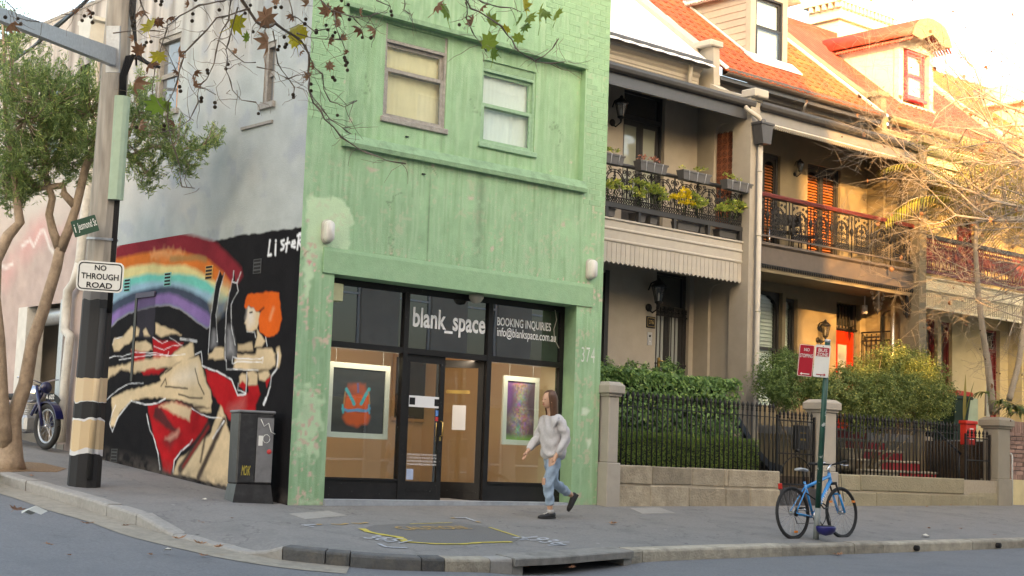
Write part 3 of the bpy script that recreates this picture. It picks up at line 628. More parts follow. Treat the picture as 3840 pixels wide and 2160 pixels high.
def mural(U, V):
    P = Paint(U, V, (0, 0, 0)); P.C = grey_wall(U, V); X = lambda pts: fmX(M1, pts); Z = lambda pts: fmX(M2, pts)
    P.fill(X([(2260, -15), (2215, -8), (2060, 25), (1880, 35), (1660, 80), (1520, 85), (1250, 150), (900, 300), (400, 420), (60, 560), (-300, 700), (-300, 3200), (2400, 3600)]), BLK, 0.012, 1, 0.25, 0.8)
    top = [(60, 300), (100, 270), (180, 205), (300, 140), (430, 85), (550, 50), (650, 42), (800, 55), (1000, 95), (1150, 130), (1240, 165), (1350, 270), (1450, 370), (1520, 450), (1535, 540)]
    ro = [(60, 365), (140, 350), (270, 325), (430, 290), (600, 265), (720, 250), (850, 262), (1000, 310), (1150, 350), (1250, 430), (1330, 500), (1420, 620)]
    oy = [(60, 470), (140, 460), (270, 450), (400, 420), (560, 400), (700, 425), (900, 415), (1050, 470), (1150, 545), (1240, 600), (1300, 640), (1395, 700)]
    yg = [(60, 570), (140, 565), (260, 572), (350, 545), (500, 510), (700, 520), (850, 510), (1000, 530), (1130, 580), (1230, 660), (1300, 720), (1380, 770)]
    gb = [(60, 720), (140, 690), (310, 640), (430, 610), (560, 595), (700, 590), (850, 600), (980, 640), (1100, 690), (1220, 740)]
    bd = [(50, 880), (110, 840), (200, 780), (330, 720), (480, 680), (640, 650), (780, 645), (920, 680), (1050, 740), (1180, 830), (1350, 850)]
    dp = [(50, 1000), (95, 970), (200, 890), (350, 820), (500, 760), (640, 730), (740, 725), (850, 760), (1000, 840), (1150, 930), (1195, 985)]
    pb = [(40, 1140), (85, 1100), (170, 1010), (300, 930), (430, 890), (600, 850), (740, 845), (850, 880), (950, 950), (1080, 1050), (1150, 1090), (1185, 1070)]
    for up, lo, c in ((top, pb, (0.22, 0.02, 0.03)), (ro, pb, (0.62, 0.16, 0.03)), (oy, pb, (0.68, 0.58, 0.27)), (yg, pb, (0.13, 0.50, 0.42)), (gb, pb, (0.26, 0.42, 0.52)), (bd, pb, (0.05, 0.065, 0.10)), (dp, pb, (0.22, 0.14, 0.34))):
        P.fill(X(up+lo[::-1]), c, 0.035, 1, 0.2, 0.45)
    P.fill(X([(540, 280), (700, 262), (900, 290), (880, 330), (720, 350), (560, 340)]), (0.72, 0.42, 0.2), 0.08, 0.6, 0.2, 3)
    P.line(X([(760, 352), (900, 345), (1050, 335), (1130, 360)]), (0.3, 0.2, 0.08), 0.09, 0.05, 0.7)
    P.fill(X([(1180, 820), (1300, 560), (1400, 640), (1380, 760), (1330, 900), (1240, 1010)]), (0.5, 0.42, 0.24), 0.08, 0.7, 0.2, 2)
    P.fill(X([(1250, 820), (1360, 800), (1330, 950), (1240, 1000)]), (0.1, 0.14, 0.2), 0.07, 0.8)
    # blocked-up window, painted over
    P.fill(X([(395, 760), (590, 730), (575, 1100), (560, 1210), (350, 1200)]), (0.05, 0.045, 0.06), 0.02, 0.55)
    # lying figure
    for pts in ([(120, 1280), (140, 1220), (230, 1200), (330, 1090), (370, 1075), (410, 1120), (400, 1190), (350, 1200), (300, 1280), (240, 1290), (190, 1350), (140, 1350)], [(590, 1045), (700, 1090), (870, 1170), (760, 1170), (650, 1200), (590, 1160)], [(370, 1260), (480, 1230), (540, 1290), (550, 1330), (400, 1400), (330, 1330)], [(450, 1130), (480, 1100), (530, 1190), (460, 1190)]):
        P.fill(X(pts), CREAM, 0.02, 0.95, 0.2)
    for pts in ([(560, 1210), (660, 1250), (700, 1240), (890, 1265), (820, 1340), (700, 1440), (560, 1440)], [(330, 1340), (480, 1360), (470, 1470), (330, 1470)]): P.fill(X(pts), RED, 0.025, 0.95, 0.3)
    P.fill(X([(820, 1340), (1000, 1250), (1010, 1400), (900, 1470), (740, 1430)]), CREAM, 0.02, 0.95)
    P.fill(Z([(30, 260), (70, 190), (180, 170), (300, 130), (480, 100), (640, 80), (760, 100), (640, 180), (480, 210), (300, 235), (180, 205), (80, 280), (30, 350)]), CREAM, 0.025, 0.9, 0.25)
    P.fill(Z([(360, 230), (460, 195), (570, 210), (520, 245), (380, 255)]), RED, 0.02, 0.9)
    P.fill(Z([(530, 270), (640, 180), (740, 120), (880, 85), (915, 170), (950, 330), (985, 390), (1000, 500), (990, 600), (900, 590), (820, 520), (700, 480), (560, 470), (550, 370)]), CREAM, 0.02, 1, 0.18)
    P.fill(Z([(90, 470), (150, 430), (230, 395), (380, 370), (500, 330), (590, 290), (580, 460), (420, 465), (270, 490), (170, 590), (115, 730), (80, 720), (100, 600)]), CREAM, 0.02, 1, 0.2)
    P.fill(Z([(680, 250), (860, 190), (850, 300), (720, 330), (640, 300)]), (0.74, 0.66, 0.56), 0.12, 0.7)
    P.fill(Z([(420, 530), (520, 520), (700, 500), (810, 560), (960, 650), (970, 730), (840, 850), (700, 960), (650, 1060), (630, 1150), (560, 1120), (530, 960), (470, 800), (440, 640)]), RED, 0.03, 1, 0.35)
    P.fill(Z([(480, 560), (520, 540), (640, 700), (700, 770), (640, 770), (540, 700), (470, 640)]), (0.035, 0.02, 0.02), 0.03, 0.85)
    P.fill(Z([(520, 540), (650, 500), (815, 560), (800, 670), (700, 630), (600, 570)]), CREAM, 0.03, 0.95)
    P.fill(Z([(560, 850), (640, 760), (720, 790), (620, 930)]), (0.06, 0.02, 0.02), 0.06, 0.7)
    P.fill(Z([(580, 830), (660, 790), (700, 760), (690, 800), (620, 850)]), (0.6, 0.33, 0.25), 0.05, 0.8)
    P.fill(Z([(700, 500), (820, 520), (980, 560), (900, 570), (790, 545)]), (0.05, 0.03, 0.025), 0.02, 0.9)
    # legs running down to the right
    P.fill(Z([(1060, 600), (1110, 640), (1150, 740), (1190, 900), (1170, 1080), (1150, 1270), (960, 1225), (840, 1180), (650, 1150), (700, 1020), (790, 960), (880, 860), (980, 800)]), CREAM, 0.02, 1, 0.2)
    P.fill(Z([(1080, 510), (1110, 590), (1140, 690), (1060, 600)]), CREAM, 0.02, 1)
    for a, b, w in (((1110, 670), (880, 1180), 0.10), ((965, 720), (715, 1110), 0.13), ((900, 1040), (940, 820), 0.05)): P.line(Z([a, b]), (0.035, 0.022, 0.02), w, 0.05, 0.95)
    P.line(Z([(970, 730), (740, 1090)]), (0.3, 0.02, 0.02), 0.04, 0.05, 0.8)
    # right hand red dress and small figure
    P.fill(Z([(940, 205), (1080, 240), (1180, 320), (1230, 440), (1300, 440), (1420, 380), (1440, 430), (1400, 520), (1395, 700), (1200, 720), (1150, 640), (1060, 510), (1000, 400), (955, 300)]), RED, 0.02, 1, 0.35)
    P.fill(Z([(1150, 560), (1300, 470), (1290, 560), (1200, 640)]), (0.5, 0.2, 0.18), 0.1, 0.5)
    for pts in ([(1250, 270), (1280, 245), (1315, 255), (1310, 350), (1250, 350)], [(1325, 230), (1370, 215), (1415, 240), (1410, 350), (1330, 350)], [(1425, 230), (1510, 215), (1530, 260), (1490, 310), (1430, 300)]): P.fill(Z(pts), CREAM, 0.02, 1)
    for pts in ([(1240, 345), (1275, 310), (1315, 350), (1300, 405)], [(1330, 350), (1415, 350), (1430, 400), (1390, 440), (1340, 420)], [(1490, 310), (1535, 270), (1500, 380)]): P.fill(Z(pts), RED, 0.015, 1)
    P.fill(Z([(965, 70), (990, 10), (1110, 5), (1115, 110), (970, 115)]), CREAM, 0.02, 1); P.fill(Z([(1200, 200), (1215, 75), (1400, 65), (1410, 20), (1540, 25), (1575, 60), (1570, 180), (1520, 205), (1400, 210)]), CREAM, 0.02, 1, 0.2)
    P.fill(X([(1480, 1280), (1640, 1260), (1650, 1340), (1560, 1355), (1480, 1350)]), CREAM, 0.02, 0.8); P.fill(Z([(1585, 20), (1615, 0), (1630, 80), (1610, 180), (1585, 200), (1595, 100)]), CREAM, 0.02, 0.95)
    # profile with orange hair
    P.fill(X([(1600, 860), (1690, 915), (1725, 930), (1712, 1050), (1690, 1110), (1640, 1140), (1580, 1135), (1572, 1060), (1550, 1040), (1572, 1000), (1582, 930)]), CREAM, 0.015, 1)
    P.fill(X([(1595, 880), (1660, 920), (1650, 1040), (1600, 1080), (1580, 1000)]), (0.7, 0.66, 0.62), 0.08, 0.8); P.fill(X([(1690, 1110), (1740, 1180), (1785, 1250), (1740, 1310), (1670, 1310), (1690, 1180)]), CREAM, 0.015, 1)
    P.fill(X([(1590, 740), (1660, 725), (1790, 710), (1935, 715), (1945, 850), (1960, 1000), (1935, 1130), (1880, 1190), (1790, 1190), (1720, 1130), (1710, 1000), (1735, 915), (1690, 918), (1610, 850), (1575, 900), (1557, 880), (1560, 800)]), (0.66, 0.11, 0.015), 0.012, 1, 0.15)
    P.line(X([(1870, 890), (1835, 1000)]), (0.75, 0.4, 0.2), 0.05, 0.06, 0.6); P.line(X([(1720, 920), (1765, 880)]), BLK, 0.03, 0.03, 0.8); P.line(X([(1615, 935), (1640, 930)]), BLK, 0.025, 0.015)
    # raised arms, outlined in white
    arm1 = [(1285, 480), (1312, 525), (1338, 505), (1290, 680), (1245, 960), (1262, 1250), (1200, 1380), (1160, 1390), (1190, 960), (1240, 640)]; P.fill(X(arm1), BLK, 0.012, 1)
    arm2 = [(1440, 480), (1462, 605), (1515, 495), (1475, 620), (1488, 700), (1440, 780), (1410, 850), (1415, 1100), (1455, 1300), (1475, 1440), (1345, 1449), (1345, 1200), (1360, 900), (1390, 720), (1425, 570)]; P.fill(X(arm2), BLK, 0.012, 1)
    P.fill(X([(1385, 1120), (1400, 1120), (1440, 1380), (1370, 1380)]), (0.5, 0.5, 0.52), 0.1, 0.7); P.fill(X([(1215, 1150), (1235, 1150), (1240, 1280), (1195, 1300)]), (0.5, 0.5, 0.52), 0.08, 0.6)
    WL = lambda f, pts, w=0.018, al=0.8, br=0.5: P.line(f(pts), WHT, w*0.8, 0.014, al, br)
    for pts in (arm1[2:6]+[(1255, 1250)], [(1240, 640), (1190, 960), (1160, 1390)], [(1440, 480), (1425, 600), (1470, 610), (1515, 495), (1475, 620), (1488, 700), (1440, 780), (1410, 850), (1415, 1100), (1455, 1285)], [(1425, 570), (1390, 720), (1360, 900), (1345, 1200), (1345, 1449)], [(1285, 480), (1240, 640)], [(1580, 1140), (1665, 1145), (1675, 1200)], [(1785, 1200), (1800, 1300)]): WL(X, pts, 0.018)
    for pts, w in (([(100, 770), (75, 700), (100, 600), (130, 530)], .02), ([(100, 768), (150, 640), (210, 560), (270, 490), (400, 525), (500, 515), (580, 470)], .03), ([(410, 610), (440, 760), (470, 810), (515, 970), (530, 1110)], .03), ([(650, 1130), (660, 1030), (720, 950), (800, 880), (825, 840)], .03), ([(1110, 675), (1010, 830)], .04), ([(820, 560), (900, 610), (980, 640), (1090, 645)], .02), ([(915, 170), (960, 195), (1050, 225), (1100, 250), (1180, 300), (1235, 440), (1310, 430)], .03), ([(1600, 50), (1590, 200), (1540, 270), (1530, 360), (1490, 480)], .03), ([(1490, 470), (1470, 520)], .06), ([(1240, 330), (1235, 390), (1310, 420), (1320, 230)], .02), ([(1130, 120), (1135, 205), (1200, 205), (1420, 212)], .025), ([(1185, 150), (1190, 90), (1230, 110), (1440, 110), (1465, 95), (1460, 150), (1440, 140), (1230, 135), (1195, 155)], .022), ([(60, 110), (120, 85), (190, 90), (300, 50), (500, 60), (600, 85), (610, 45)], .016), ([(160, 120), (300, 95), (460, 75), (620, 80), (760, 70)], .016), ([(850, 70), (905, 45), (915, 150)], .02), ([(50, 480), (100, 430), (160, 385), (250, 335), (380, 330)], .016)): WL(Z, pts, w)
    WL(X, [(120, 1285), (135, 1225), (230, 1195)], 0.018, 0.8); WL(X, [(560, 1200), (660, 1270), (720, 1240)], .016, .8); WL(X, [(740, 1200), (860, 1280)], .014, .6); WL(X, [(860, 1215), (1035, 1245)], .05, .5); WL(X, [(570, 1300), (680, 1340), (780, 1290), (880, 1290)], .014, .7)
    for pts in ([(580, 360), (780, 380)], [(700, 430), (820, 465), (915, 465)], [(850, 200), (880, 330), (930, 430)], [(540, 360), (580, 290), (590, 340)], [(640, 190), (580, 240)]): P.line(Z(pts), BLK, 0.025, 0.02, 0.85)
    # signature
    for pts in ([(1832, 150), (1812, 310), (1845, 305)], [(1895, 190), (1890, 305)], [(1895, 150), (1897, 158)], [(1985, 145), (1955, 160), (1960, 185), (1985, 205), (1980, 235), (1955, 250)], [(2025, 130), (2008, 270)], [(2000, 185), (2045, 175)], [(2065, 195), (2105, 180), (2100, 155), (2075, 165), (2068, 215), (2105, 220)], [(2150, 80), (2130, 245)], [(2130, 100), (2165, 75), (2180, 130), (2140, 165), (2180, 230)]): P.line(X(pts), WHT, 0.035, 0.02, 0.9)
    # rising damp and dirt near the ground
    a = np.clip(1-(V-0.10*U)/0.22, 0, 1)*np.clip(fnoise(U, V, 9, 171)*1.6-0.35, 0, 0.75); P.C = P.C*(1-a[..., None])+np.array((0.1, 0.085, 0.075))*a[..., None]
    return P.C
SW1 = (onX(680, 150)[1], onX(596, 150)[1], onX(661, 412)[2], onX(680, 117)[2])        # tall old window
SW2 = (onX(1030, 300)[1], onX(990, 300)[1], onX(1028, 385)[2], onX(1030, 150)[2])     # slit window
ML = 3.80
paint_grid('side_wall', 0.0, YB, -0.1, ML, 0.0145, FX(0.0), mural, m_mural, shop, vlow=lambda U: 0.095*U-0.03)
uw = paint_grid('side_wall_upper', 0.0, YB, ML, ST, 0.05, FX(0.0), grey_wall, m_wallpaint, shop, holes=[SW1, SW2])
def side_window(w, label, orange=False):
    y0, y1, z0, z1 = w
    f = MB(); f.box(0.02, 0.14, y0, y0+0.06, z0, z1); f.box(0.02, 0.14, y1-0.06, y1, z0, z1); f.box(0.02, 0.14, y0+0.06, y1-0.06, z1-0.08, z1); f.box(-0.05, 0.16, y0-0.05, y1+0.05, z0-0.06, z0+0.02); zm = (z0+z1)/2; f.box(0.05, 0.10, y0+0.06, y1-0.06, zm-0.04, zm+0.03)
    win = f.build('window', m_oldwood, shop); tag(win, label)
    MB().box(0.085, 0.09, y0+0.06, y1-0.06, z0+0.02, z1-0.08).build('pane', glass('side_glass', refl=0.04, dark=(0.16, 0.165, 0.17)), win)
    if orange: MB().box(0.072, 0.08, y0+0.065, y0+0.17, z0+0.05, z1-0.35).build('curtain', mat('orange_curtain', (0.75, 0.22, 0.02), 0.8, var=0.15), win)
    r = MB()
    for a, b in (((y0, z0), (y0, z1)), ((y1, z1), (y1, z0)), ((y0, z1), (y1, z1)), ((y1, z0), (y0, z0))): r.quad((0, a[0], a[1]), (0, b[0], b[1]), (0.16, b[0], b[1]), (0.16, a[0], a[1]))
    r.build('window_reveal', m_conc, shop)
side_window(SW1, 'tall weathered sash window with an orange curtain', True); side_window(SW2, 'narrow slit window')
mb = MB(); mb.box(-0.03, 0.0, SW2[0]-0.02, SW2[1]+0.5, SW2[2]-0.28, SW2[2]-0.24); mb.build('moulding', m_conc, shop)
def vent(y, z, vc, w=0.2, h=0.2):
    v = MB(); v.box(-0.006, 0.004, y-w/2, y+w/2, z-h/2, z+h/2); o = v.build('air_vent', mat('vent_paint_%d' % int(vc[0]*100), vc, 0.7, var=0.2), shop)
    for i in range(4):
        zz = z-h/2+h*(i+0.5)/4; MB().box(-0.010, -0.004, y-w/2+0.02, y+w/2-0.02, zz-0.014, zz+0.014).build('slot', m_void, o)
for px, py, vc in ((283, 637, (0.15, 0.45, 0.42)), (722, 572, (0.16, 0.46, 0.42)), (1172, 497, (0.55, 0.3, 0.08)), (1697, 430, (0.05, 0.05, 0.052))): p = onX(*M1(px, py)); vent(p[1], p[2], vc)
p = onX(*M2(118, 985)); vent(p[1], p[2], (0.04, 0.04, 0.04))
a, b = onX(*M1(392, 748)), onX(*M1(596, 716)); MB().box(-0.03, 0.0, b[1], a[1], a[2]-0.045, a[2]+0.03).build('window_hood', mat('dark_purple_paint', (0.06, 0.05, 0.085), 0.6), shop)
MB().box(-0.012, 0.0, a[1]-0.02, a[1]+0.05, a[2]-1.3, a[2]-0.045).build('window_jamb', m_black, shop)

# ---------------------------------------------------------------- shopfront
YF = 0.35; sf = MB()
sf.box(0.57, 0.77, YF, YF+0.09, 0.08, 3.065); sf.box(5.03, 5.13, YF, YF+0.09, 0.08, 3.065)
sf.box(0.77, 5.03, YF+0.002, YF+0.088, 2.98, 3.065)
for x in (2.02, 3.57): sf.box(x, x+0.085, YF-0.012, YF+0.092, 0.09, 2.98)
for a, b in ((0.77, 2.02), (2.105, 3.57), (3.655, 5.03)): sf.box(a, b, YF-0.008, YF+0.09, 2.13, 2.21)
front = sf.build('shopfront', m_black, shop)
for a, b in ((0.77, 2.02), (3.655, 5.03)):
    t = MB(); t.box(a, b, YF+0.0, YF+0.07, 0.085, 0.345); t.box(a, b, YF-0.02, YF+0.08, 0.345, 0.375); t.build('stall_riser', m_black, front)
panes = []
for a, b in ((0.77, 2.02), (2.105, 3.57), (3.655, 5.03)):
    panes.append(MB().box(a, b, YF+0.03, YF+0.036, 2.21, 2.98).build('fanlight_pane', m_glassdark, front))
for a, b in ((0.77, 2.02), (3.655, 5.03)): MB().box(a, b, YF+0.03, YF+0.036, 0.375, 2.13).build('window_pane', m_glass, front)
def tx(body, fr, p0, p1, hz, parent, bold, name='lettering', Y=YF+0.026, m=m_white, drop=0.0):
    a, b = onY(*fr(*p0), Y), onY(*fr(*p1), Y); return text_on(name, body, m, parent, (a[0], Y, a[2]-drop), (1, 0, 0), (0, 0, 1), b[0]-a[0], hz, bold=bold)
MC = frame(1600, 1000, 700/2029)
tx('blank_space', Q2, (1182, 1008), (1730, 1040), 0.37, panes[1], 0.024, drop=0.10)
tx('BOOKING INQUIRIES', MC, (765, 655), (1350, 700), 0.15, panes[2], 0.018, drop=0.0)
tx('info@blankspace.com.au', MC, (765, 745), (1405, 780), 0.18, panes[2], 0.010, drop=0.05)
# doors
def door_leaf(hx, hy, ang, w, sgn, label):
    d = bpy.data.objects.new('door', None); COL.objects.link(d); d.parent = shop; d.location = Vector((hx, hy, 0.09))-wloc(shop); d.rotation_euler = (0, 0, ang); tag(d, label)
    f = MB(); s_ = sgn
    f.box(0, s_*0.085, -0.02, 0.02, 0, 2.04); f.box(s_*(w-0.085), s_*w, -0.02, 0.02, 0, 2.04); f.box(s_*0.085, s_*(w-0.085), -0.019, 0.019, 1.93, 2.04); f.box(s_*0.085, s_*(w-0.085), -0.019, 0.019, 0.0, 0.26); f.box(s_*0.085, s_*(w-0.085), -0.026, 0.0, 0.12, 0.135)
    fr = f.build('door_frame', m_black, d, local=True); MB().box(s_*0.085, s_*(w-0.085), -0.004, 0.004, 0.26, 1.93).build('door_glass', m_glass, d, local=True)
    h = MB(); h.tube([(s_*(w-0.045), -0.02, 1.12), (s_*(w-0.045), -0.07, 1.1), (s_*(w-0.045), -0.07, 0.92), (s_*(w-0.045), -0.02, 0.9)], 0.011, 8); h.box(s_*(w-0.06), s_*(w-0.03), -0.025, -0.018, 0.84, 0.9); h.build('handle', m_brass, d, local=True)
    return d
dl = door_leaf(2.105, YF+0.05, 0.0, 0.715, 1, 'closed black framed glass door leaf')
dr = door_leaf(3.57, YF+0.05, radians(-52), 0.715, -1, 'open black framed glass door leaf')
MB().box(0.07, 0.66, -0.012, -0.008, 1.30, 1.46).build('paper_strip', m_white, dl, local=True)
for x in (0.10, 0.55): MB().box(x, x+0.1, -0.0135, -0.012, 1.33, 1.43).build('photo_square', m_black, dl, local=True)
MB().box(0.58, 0.65, -0.012, -0.008, 1.19, 1.27).build('sticker', mat('blue_sticker', (0.1, 0.25, 0.55), 0.5), dl, local=True)
MB().box(0.58, 0.65, -0.012, -0.008, 1.12, 1.18).build('sticker', mat('red_sticker', (0.6, 0.05, 0.05), 0.5), dl, local=True)
MB().box(0.1, 0.22, -0.012, -0.008, 0.28, 0.43).build('sticker', mat('blue_white_sticker', (0.4, 0.48, 0.65), 0.5), dl, local=True)
for i, s_ in enumerate(('COUNCIL HAVE ASKED US TO ENFORCE THE FOLLOWING', 'NO DRINKS TO BE TAKEN OUT OF THE GALLERY AT ANY TIME', 'PLEASE KEEP THE FOOTPATH CLEAR AT ALL TIMES', 'WHEN LEAVING PLEASE CONSIDER OUR NEIGHBOURS THANKYOU')): text_on('small_print', s_, m_white, dl, (0.1, -0.0085, 0.62-i*0.045), (1, 0, 0), (0, 0, 1), 0.53, 0.026, bold=0.01, local=True)
MB().box(-0.45, -0.25, -0.012, -0.008, 1.02, 1.38).build('notice', m_white, dr, local=True); MB().box(-0.55, -0.2, -0.016, -0.005, 1.55, 1.60).build('letter_slot', m_brass, dr, local=True)
mb = MB(); mb.prism([(0.55, 0.0), (5.015, 0.0), (5.015, 0.10), (0.55, 0.085)], (0, -0.04, 0.0), (1, 0, 0), (0, 0, 1), (0, 0.5, 0)); mb.build('threshold', m_step, shop)
# fittings at the soffit
MB().box(0.585, 0.79, 0.10, 0.22, 2.72, 2.96, c=0.01).build('vent_box', mat('yellowed_plastic', (0.45, 0.45, 0.26), 0.6, var=0.15), shop)
MB().lathe([(0.11, 0), (0.11, -0.05), (0.06, -0.12), (0.0, -0.13)], (3.2, 0.2, 3.06), 14).build('soffit_lamp', m_putty, shop)
mb = MB(); mb.tube([(4.88, 0.33, 3.0), (4.9, 0.31, 2.85), (4.84, 0.30, 2.7), (4.86, 0.30, 2.55), (4.94, 0.28, 2.42)], 0.006, 5); mb.build('loose_wire', m_putty, shop)
# number on the pillar: flaked white digits
a, b = onY(*Q3(522, 1282)), onY(*Q3(622, 1288)); text_on('house_number', '374', mat('flaked_white', (0.62, 0.64, 0.58), 0.8, var=0.2, wear=0.9, wcol=tuple(G0), wscale=30), shop, (a[0], -0.003, a[2]), (1, 0, 0), (0, 0, 1), b[0]-a[0], 0.23, bold=-0.004, spacing=1.2)
# gallery room behind the glass
room = MB(); room.box(0.3, 5.28, 3.9, 4.0, 0.08, 3.02); room.box(0.3, 0.4, 0.44, 3.9, 0.08, 3.02); room.box(5.2, 5.29, 0.44, 3.9, 0.08, 3.02); room.build('gallery_wall', m_iwall, shop)
MB().box(0.4, 5.2, 0.40, 3.9, 0.02, 0.088).build('gallery_floor', m_ifloor, shop); MB().box(0.3, 5.28, 0.44, 4.0, 3.0, 3.06).build('gallery_ceiling', m_iwall, shop)
MB().box(0.5, 5.2, 0.46, 0.50, 2.16, 3.0).build('blackout_board', mat('blackout', (0.01, 0.01, 0.011), 0.9), shop)
# framed pictures
def picture(name, x0, x1, z0, z1, Y, fw_, painter, label, cat='picture', wires=False, mfr=m_frame):
    t = thing(name, ((x0+x1)/2, Y, z0), label, cat)
    f = MB(); f.box(x0, x1, Y, Y+0.035, z0, z0+fw_); f.box(x0, x1, Y, Y+0.035, z1-fw_, z1); f.box(x0, x0+fw_, Y, Y+0.035, z0+fw_, z1-fw_); f.box(x1-fw_, x1, Y, Y+0.035, z0+fw_, z1-fw_); f.build('frame', mfr, t)
    paint_grid('print', x0+fw_, x1-fw_, z0+fw_, z1-fw_, 0.011, FY(Y+0.02), painter, m_print, t)
    MB().box(x0+0.01, x1-0.01, Y+0.022, Y+0.034, z0+0.01, z1-0.01).build('backing', mfr, t)
    if wires:
        w = MB(); [w.tube([(x, Y+0.02, z1), (x, Y+0.02, 2.99)], 0.003, 4) for x in (x0+0.12, x1-0.12)]; w.build('hanging_wire', m_white, t)
    return t
PY = 0.70
def art1(U, V):
    P = Paint(U, V, (0.03, 0.032, 0.036)); P.C *= (0.5+1.2*fnoise(U*0.6, V*3, 3, 201))[..., None]; X = lambda pts: [tuple(onY(*S2(x, y), PY)[[0, 2]]) for x, y in pts]
    P.fill(X([(705, 0), (830, 0), (845, 60), (860, 190), (670, 190), (690, 60)]), (0.45, 0.07, 0.02), 0.03, .85, .4); P.fill(X([(690, 80), (850, 80), (865, 195), (665, 195)]), (0.72, 0.09, 0.012), 0.02, 1, .25)
    P.fill(X([(680, 205), (850, 205), (870, 250), (840, 300), (760, 320), (690, 300), (660, 250)]), (0.72, 0.09, 0.012), 0.03, 1, .2)
    for pts, c, w in (([(690, 40), (715, 80), (745, 150)], (0.02, 0.4, 0.5), .05), ([(860, 40), (835, 80), (800, 150)], (0.02, 0.4, 0.5), .05), ([(660, 185), (700, 205), (770, 195), (840, 205), (865, 185)], (0.1, 0.3, 0.6), .04), ([(660, 160), (665, 215)], (0.02, 0.45, 0.55), .03), ([(860, 160), (862, 220)], (0.02, 0.35, 0.6), .03), ([(775, 0), (778, 60)], (0.1, 0.1, 0.3), .03), ([(680, 60), (670, 150)], (0.5, 0.25, 0.1), .02), ([(855, 60), (865, 150)], (0.5, 0.25, 0.1), .02)): P.line(X(pts), c, w, 0.012)
    return P.C
def art2(U, V):
    n1, n2, n3 = (fnoise(U, V, 9, s) for s in (211, 221, 231)); d = [vnoise(U, V, 40, s) for s in (241, 251, 261)]
    u = (U-U.mean())/(U.max()-U.min()); v = (V-V.mean())/(V.max()-V.min()); body = np.clip(1.2-3.2*np.abs(u)*(1+0.3*np.sin(v*9)), 0, 1)
    C = np.stack([0.12+0.75*n1*body*(0.4+d[0]), 0.06+0.55*n2*body*(0.3+d[1]), 0.09+0.6*n3*body*(0.3+d[2])], -1)
    k = (np.sin(v*11+n1*6) > 0.3)[..., None]*body[..., None]; C = C*(1-0.5*k)+0.5*k*np.stack([0.75*d[1], 0.6*d[0], 0.5*d[2]], -1)
    g = np.clip((-0.38-v)*8, 0, 1)[..., None]; C = C*(1-g)+np.array((0.2, 0.45, 0.08))*g; p_ = np.clip((-u-0.2)*6, 0, 1)[..., None]*np.clip((v+0.1)*4, 0, 1)[..., None]; return C*(1-p_*0.6)+np.array((0.25, 0.05, 0.4))*p_*0.6
dark_art = lambda U, V: np.stack([0.015+0.02*fnoise(U, V, 5, 271)]*3, -1)
c0, c1 = onY(1236, 1354, PY), onY(1449, 1649, PY); picture('framed_artwork', c0[0], c1[0]+0.02, c1[2], c0[2], PY, 0.075, art1, 'white framed artwork of a red orange mask in the left shop window', wires=True)
c0, c1 = onY(1891.6, 1407, PY), onY(2012, 1672, PY); picture('framed_artwork', c0[0], c1[0]+0.02, c1[2], c0[2], PY, 0.075, art2, 'white framed multicoloured artwork in the right shop window', wires=True)
m_tan = mat('tan_frame', (0.55, 0.4, 0.25), 0.6)
for k, (pa, pb, lb) in enumerate((((1045, -230), (1290, 290), 'dark framed picture on the gallery back wall behind the closed door leaf'), ((1420, -90), (1690, 300), 'dark framed picture on the gallery back wall seen through the open doorway'))):
    a, b = onY(*S2(*pa), 3.84), onY(*S2(*pb), 3.84); picture('wall_picture', a[0], b[0], b[2], a[2], 3.84, 0.05, dark_art, lb, mfr=m_tan)
# lit lamp in the gallery
lamp = thing('gallery_lamp', (2.9, 2.2, 2.86), 'warm ceiling lamp glowing inside the gallery', 'lamp')
MB().box(2.3, 3.5, 2.1, 2.3, 2.93, 2.995).build('lamp_housing', m_white, lamp); MB().box(2.33, 3.47, 2.12, 2.28, 2.90, 2.93).build('diffuser', mat('lamp_glow', (1.0, 0.6, 0.3), 0.5, var=0, emit=2.0), lamp)
ld = bpy.data.lights.new('gallery_light', 'AREA'); ld.shape = 'RECTANGLE'; ld.size = 3.4; ld.size_y = 2.2; ld.energy = 3.0; ld.color = (1.0, 0.52, 0.24)
lo = bpy.data.objects.new('gallery_light', ld); COL.objects.link(lo); lo.location = Vector((2.9, 2.1, 2.88))-wloc(lamp); lo.parent = lamp
MB().box(0.9, 4.95, 0.505, 0.545, 2.135, 2.16).build('added_strip', m_white, lamp); l2 = bpy.data.lights.new('added_strip_light', 'AREA'); l2.shape = 'RECTANGLE'; l2.size = 4.0; l2.size_y = 0.05; l2.energy = 4.0; l2.color = (1.0, 0.9, 0.78); o2 = bpy.data.objects.new('added_strip_light', l2); COL.objects.link(o2); o2.location = Vector((2.9, 0.525, 2.13))-wloc(lamp); o2.rotation_euler = (radians(22), 0, 0); o2.parent = lamp  # strip and its area light added to brighten the framed pictures
